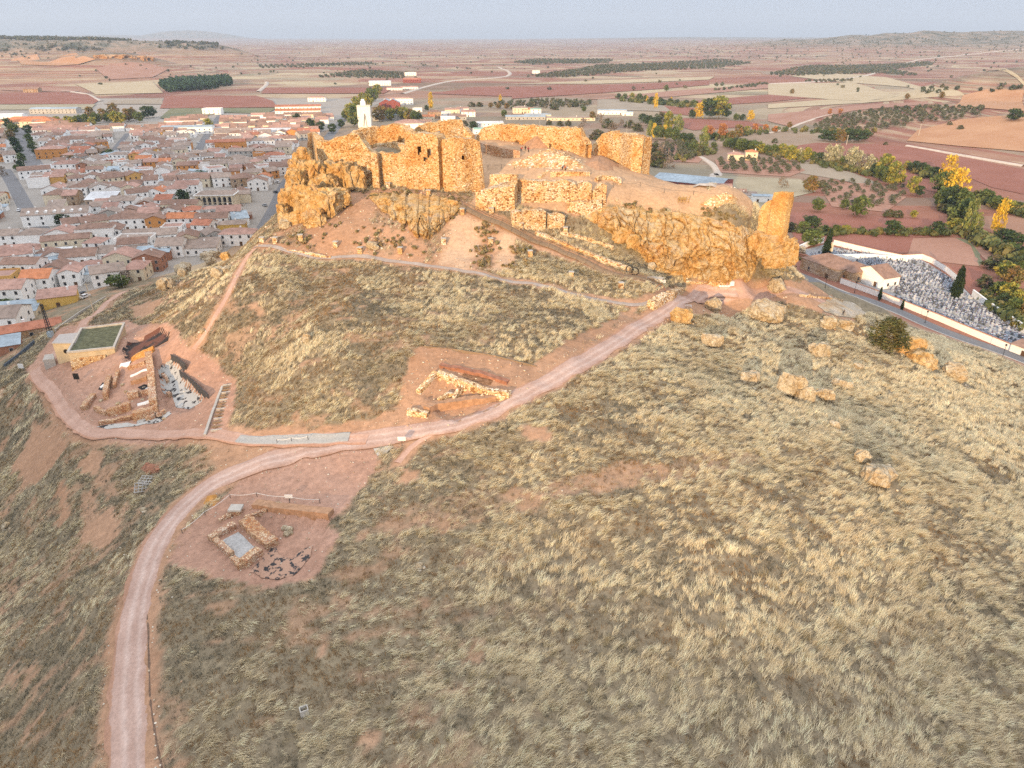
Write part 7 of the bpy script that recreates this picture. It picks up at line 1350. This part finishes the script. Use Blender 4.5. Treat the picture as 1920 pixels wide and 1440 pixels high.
for a, b, n, s_ in (((1366,275),(1440,285),60,6),((1440,288),(1665,335),120,6),((1500,438),(1780,440),110,4),((1830,375),(1920,405),70,7),((1700,318),(1760,336),50,6),((1160,187),(1300,200),110,8),((1790,430),(1920,500),120,7),((1320,262),(1440,248),60,6),((1240,240),(1330,290),70,6),((1270,300),(1340,282),40,5),((1840,560),(1920,620),60,5),((1480,480),(1540,494),30,1.6),((1760,380),(1830,450),70,6),((1450,245),(1640,252),60,6)):
    for _ in range(n): u = r.uniform(); q_ = G(a[0]+(b[0]-a[0])*u+r.normal(0, 4), a[1]+(b[1]-a[1])*u+r.normal(0, 2)); hb.append((q_[0], q_[1], s_*r.uniform(.5, 1.1)))
clumps('undergrowth', 'bushy undergrowth below the stream and field trees', 'undergrowth', hb, [(.12, .14, .055), (.16, .17, .065), (.09, .115, .05), (.21, .18, .07)], 8, .8, 26)
sb = []
for _ in range(900):                                       # dark low shrubs on the castle slope
    px, py = r.uniform(480, 1240), r.uniform(360, 560); q_ = G(px, py)
    if fbm(q_[0]/6, q_[1]/6, 55, 3) > .56 and inpoly(q_[:1], q_[1:2], Z_SLOPE)[0] and not (inpoly(q_[:1], q_[1:2], Z_BARE[0])[0] or inpoly(q_[:1], q_[1:2], Z_BARE[1])[0]): sb.append((q_[0], q_[1], r.uniform(.5, 1.3)))
for px, py, n in ((605,352,26),(625,350,26),(650,356,14),(700,372,12),(735,366,16),(770,368,14),(845,378,20),(590,365,18),(560,440,12),(1180,395,10),(1230,400,16),(1330,402,18),(1370,408,14),(1450,500,30),(1470,490,20),(740,455,16),(560,455,16),(916,436,14),(908,470,18),(900,495,16),(845,408,10),(974,470,20),(968,500,16)):
    for _ in range(n): q_ = G(px+r.normal(0, 11), py+r.normal(0, 5)); sb.append((q_[0], q_[1], r.uniform(.5, 1.25)))
clumps('slope_shrubs', 'olive brown shrubs scattered on the slope under the castle', 'shrubs', sb, [(.30, .235, .12), (.24, .21, .11), (.36, .26, .14)], 9, .7, 30)
# ------------------------------------------------------------------ fields
def fieldmat(name, a, b, rot, sc=.35):
    m, t, p = nt(name, .97); v = geo_pos(t); mp = N(t, 'ShaderNodeMapping'); mp.inputs['Rotation'].default_value = (0, 0, rot); t.links.new(v, mp.inputs[0]); wv = N(t, 'ShaderNodeTexWave'); wv.inputs['Scale'].default_value = sc; wv.inputs['Distortion'].default_value = 1.5; t.links.new(mp.outputs[0], wv.inputs['Vector'])
    n1 = noise_node(t, .03, 5, .6, v); n2 = noise_node(t, .8, 5, .7, v); c = ramp_node(t, n1, [(.32, a), (.68, b)]); c = mulc(t, c, ramp_node(t, wv.outputs['Fac'], [(0, (.88,)*3), (1, (1.04,)*3)])); c = mulc(t, c, ramp_node(t, n2, [(.3, (.8,)*3), (.7, (1.12,)*3)])); t.links.new(c, p.inputs['Base Color']); return m
F_RED = fieldmat('ploughed_red', (.255, .105, .075), (.315, .14, .105), .3); F_PINK = fieldmat('pink_fallow', (.34, .185, .135), (.40, .235, .175), .1); F_STUB = fieldmat('stubble', (.43, .345, .225), (.51, .42, .285), .2); F_GREY = fieldmat('grey_fallow', (.29, .245, .195), (.37, .31, .24), .6); F_DRY = fieldmat('dry_meadow', (.31, .27, .19), (.40, .35, .25), .9); F_ORS = fieldmat('orange_slope', (.42, .22, .12), (.50, .29, .17), .2); F_GRN = fieldmat('green_strip', (.16, .17, .10), (.22, .21, .13), .4)
FN = 0
def field(poly, mat, label, off=.14):
    global FN
    FN += 1; P_ = zone(poly); D_ = np.mean([q_[1] for q_ in P_]); sheet('field', poly, mat, off+.012*FN+max(0, D_-500)*.0004, max(6, D_/28), label, 'field', 'structure')
FL = [([(1480,398),(1780,412),(1795,436),(1640,432),(1480,424)],F_RED,'long dark red field behind the lone tower'),([(1485,436),(1640,440),(1770,444),(1716,446),(1700,476),(1640,472),(1540,452),(1490,450)],F_RED,'dark red field bordering the cemetery'),([(1712,447),(1790,446),(1838,470),(1835,500),(1750,490),(1702,478)],F_PINK,'round pinkish field with swirling wheel tracks'),([(1790,446),(1815,450),(1842,490),(1836,500),(1838,470)],F_GRN,'curved green strip by the pinkish field'),([(1815,448),(1860,446),(1920,480),(1920,525),(1870,510),(1840,480)],F_PINK,'red field right of the curved green strip'),([(1770,502),(1830,500),(1860,520),(1850,560),(1822,556),(1797,528)],F_RED,'small red field at the cemetery corner'),
 ([(1480,276),(1530,268),(1640,270),(1710,276),(1920,318),(1920,365),(1860,352),(1780,318),(1690,322),(1620,306),(1540,292),(1440,284)],F_RED,'large ploughed red field beyond the tree line'),([(1500,300),(1600,325),(1650,345),(1640,352),(1560,335),(1500,325)],F_GREY,'grey fallow field below the tree line'),([(1690,322),(1760,338),(1758,362),(1690,345)],F_RED,'small red field among the trees'),([(1530,342),(1650,345),(1700,370),(1660,398),(1560,388)],F_PINK,'red orchard soil with young olives'),([(1340,300),(1470,297),(1510,320),(1480,332),(1350,324)],F_PINK,'red soil under the olive rows by the track'),([(1340,330),(1500,336),(1530,360),(1480,372),(1340,358)],F_DRY,'pale dry meadow right of the red barn'),([(1216,270),(1292,268),(1320,296),(1310,306),(1222,302)],F_PINK,'red soil of the upper olive grove'),
 ([(1280,222),(1400,228),(1440,236),(1300,245),(1275,238)],F_RED,'red field behind the far stream belt'),([(1230,198),(1330,205),(1300,218),(1240,212)],F_RED,'small red field left of the stream belt'),([(1440,228),(1440,215),(1640,196),(1740,190),(1740,197),(1600,208),(1520,225),(1480,238)],F_PINK,'long pink field below the olive hill'),([(1120,186),(1230,188),(1260,210),(1120,206)],F_GREY,'grey fallow field right of the far olives'),([(1440,204),(1440,196),(1640,180),(1800,172),(1810,180),(1640,192)],F_STUB,'pale stubble strip below the far road'),([(1300,190),(1440,178),(1640,164),(1640,172),(1440,192),(1310,200)],F_RED,'thin long red strip of field at right'),([(1440,178),(1440,158),(1600,155),(1760,165),(1700,178)],F_STUB,'broad yellow stubble field at right'),([(1480,143),(1540,137),(1660,145),(1920,155),(1920,162),(1700,164),(1560,153)],F_STUB,'long pale stubble field under the far grove'),
 ([(960,186),(960,165),(1180,158),(1330,152),(1330,160),(1200,170)],F_RED,'long bright red field in the middle distance'),([(800,176),(900,164),(965,165),(965,182)],F_RED,'red field by the pale far road'),([(960,158),(1100,152),(1340,144),(1330,150),(1120,158)],F_STUB,'pale stubble strip behind the red field'),([(1090,188),(1250,172),(1440,158),(1440,166),(1260,182)],F_PINK,'pink field strip in the middle distance'),([(490,176),(500,165),(740,165),(720,176)],F_RED,'flat red field behind the town avenue'),([(300,204),(310,180),(480,180),(512,190),(520,202)],F_RED,'dark red field directly behind the town'),([(0,196),(0,176),(110,173),(165,178),(185,190),(175,196)],F_RED,'red field behind the left town edge'),([(140,158),(285,153),(306,175),(180,178),(170,172)],F_STUB,'pale stubble field left of the pine wood'),([(0,170),(60,163),(130,168),(150,172),(110,173)],F_PINK,'pink field far left'),([(195,196),(210,188),(305,186),(305,196)],F_GREY,'grey field between town park and red fields'),
 ([(0,207),(0,197),(180,196),(170,206)],F_DRY,'pale verge behind the far left warehouses'),([(300,222),(320,204),(520,203),(500,214),(420,212),(330,226)],F_GRN,'greenish meadow behind the town'),([(1700,265),(1720,245),(1800,225),(1920,215),(1920,285),(1800,275)],F_ORS,'right hand slope with warm sunlight put into its orange colour'),([(1785,206),(1805,180),(1850,168),(1920,170),(1920,210),(1850,204)],F_ORS,'eroded orange knoll at the far right edge'),([(180,130),(205,122),(280,120),(318,130),(285,146),(205,150)],F_PINK,'reddish eroded slope under the far left cliff band'),([(20,112),(70,102),(150,104),(180,112),(110,124),(40,122)],F_ORS,'pale orange slope below the far left wooded ridge')]  # the right slope has warm sunlight put into its orange colour
for pl, mt, lb in FL: field(pl, mt, lb)
def wz(pts): return [tuple(G(*q_)[:2]) for q_ in pts]
strip('country_track', wz([(1322,352),(1334,340),(1346,330),(1344,320),(1335,308),(1318,297),(1308,290),(1312,282)]), 6.5, .5, M_PALE, step=3, nw=4, label='pale curving country track past the red barn')
strip('country_track', wz([(1440,250),(1480,240),(1500,232),(1530,222),(1560,214)]), 5, .8, M_PALE, step=6, nw=3, label='thin pale track climbing to the olive hill')
strip('far_road', wz([(755,176),(790,165),(830,155),(870,150),(930,146),(955,140),(950,132),(935,126)]), 11, 1.2, M_PALE, step=12, nw=3, label='pale far road bending through the plain')
strip('far_road', wz([(484,172),(498,160),(500,154)]), 10, 1.2, M_PALE, step=12, nw=3, label='pale far track beside the pine wood')
strip('far_road', wz([(115,170),(160,176),(180,185),(190,190)]), 9, 1.0, M_PALE, step=8, nw=3, label='pale winding track in the left fields')
strip('far_road', wz([(1440,158),(1600,146),(1700,118),(1800,104),(1919,92)]), 12, 1.6, M_PALE, step=16, nw=3, label='long straight pale track across the right plain')
strip('far_road', wz([(1700,274),(1780,288),(1860,302),(1919,312)]), 5, 1.2, M_PALE, step=6, nw=3, label='faint track across the large ploughed field')
# ------------------------------------------------------------------ loose stones lying about
r = np.random.default_rng(21); sp = []
for line, wd, n in ((wMAIN, 2.7, 420), (wSIDE, 1.9, 160), (wUPPER, 1.0, 120), (wLEFTP, 1.1, 60)):
    c = resample(line, .6); tg = np.gradient(c, axis=0); tg /= np.linalg.norm(tg, axis=1)[:, None]+1e-9
    for _ in range(n): i = int(r.integers(0, len(c))); s_ = r.choice([-1, 1])*(wd+abs(r.normal(0, .45))); sp.append((c[i, 0]-tg[i, 1]*s_, c[i, 1]+tg[i, 0]*s_, r.uniform(.05, .16)))
for px, py, rx, ry, sd_, lb in BO:
    for _ in range(7): q_ = G(px+r.normal(0, rx*1.1), py+ry*.7+r.normal(0, ry*.5)); sp.append((q_[0], q_[1], r.uniform(.08, .38)))
for z_, n, s_ in ((Z_A, 260, .14), (Z_B, 160, .14), (Z_C, 200, .10), (Z_TOP, 420, .18), (Z_SLOPE, 420, .16), (Z_SHELF, 120, .15)):
    xs = [a for a, b in z_]; ys = [b for a, b in z_]; x_ = r.uniform(min(xs), max(xs), n*3); y_ = r.uniform(min(ys), max(ys), n*3); k_ = np.nonzero(inpoly(x_, y_, z_))[0][:n]; sp += [(x_[k], y_[k], s_*r.uniform(.4, 1.7)) for k in k_]
x_, y_, px, py, d_ = visible_pts(900); k_ = (py > 480); sp += [(a, b, r.uniform(.05, .20)) for a, b in zip(x_[k_], y_[k_])]
proto = [rock_verts((0, 0, 0), (1, .85, .65), 700+k, 1, .35) for k in range(5)]; m_ = MB(); V_ = []; F_ = []; C_ = []; nb = 0
for i, (a, b, s_) in enumerate(sp):
    vs, fs = proto[i % 5]; v2 = np.array(vs)*s_; an = r.uniform(0, 6.28); co, si = math.cos(an), math.sin(an); v2 = np.stack([v2[:, 0]*co-v2[:, 1]*si+a, v2[:, 0]*si+v2[:, 1]*co+b, v2[:, 2]+float(h(a, b))+s_*.3], 1)
    V_.append(v2); F_.append(np.array(fs)+nb); nb += len(v2); C_.append(np.tile(np.array([(.56, .46, .34), (.62, .55, .45), (.48, .32, .21), (.66, .60, .50)][i % 4])*r.uniform(.75, 1.15), (len(v2), 1)))
tag(mk('loose_stones', np.concatenate(V_), np.concatenate(F_), colmat('stone_bits', .95, .3, 6), cols=np.concatenate(C_)), 'small loose stones along the paths, digs and boulders', 'stones', kind='stuff')
# ------------------------------------------------------------------ air
m = bpy.data.materials.new('haze'); m.use_nodes = True; t = m.node_tree
for n_ in list(t.nodes):
    if n_.type == 'BSDF_PRINCIPLED': t.nodes.remove(n_)
pv = t.nodes.new('ShaderNodeVolumePrincipled'); pv.inputs['Color'].default_value = (.66, .80, 1.0, 1); pv.inputs['Density'].default_value = 7.5e-5; pv.inputs['Anisotropy'].default_value = .1
t.links.new(pv.outputs[0], t.nodes['Material Output'].inputs['Volume'])
zlo = float(H.min())-1.0; zhi = 700.0; mb_ = MB(); mb_.box((0, 12000, (zlo+zhi)/2), (46000, 32000, zhi-zlo)); hz_o = mb_.build('haze', m); hz_o['kind'] = 'stuff'; hz_o['label'] = 'thin blue evening haze over the plain'
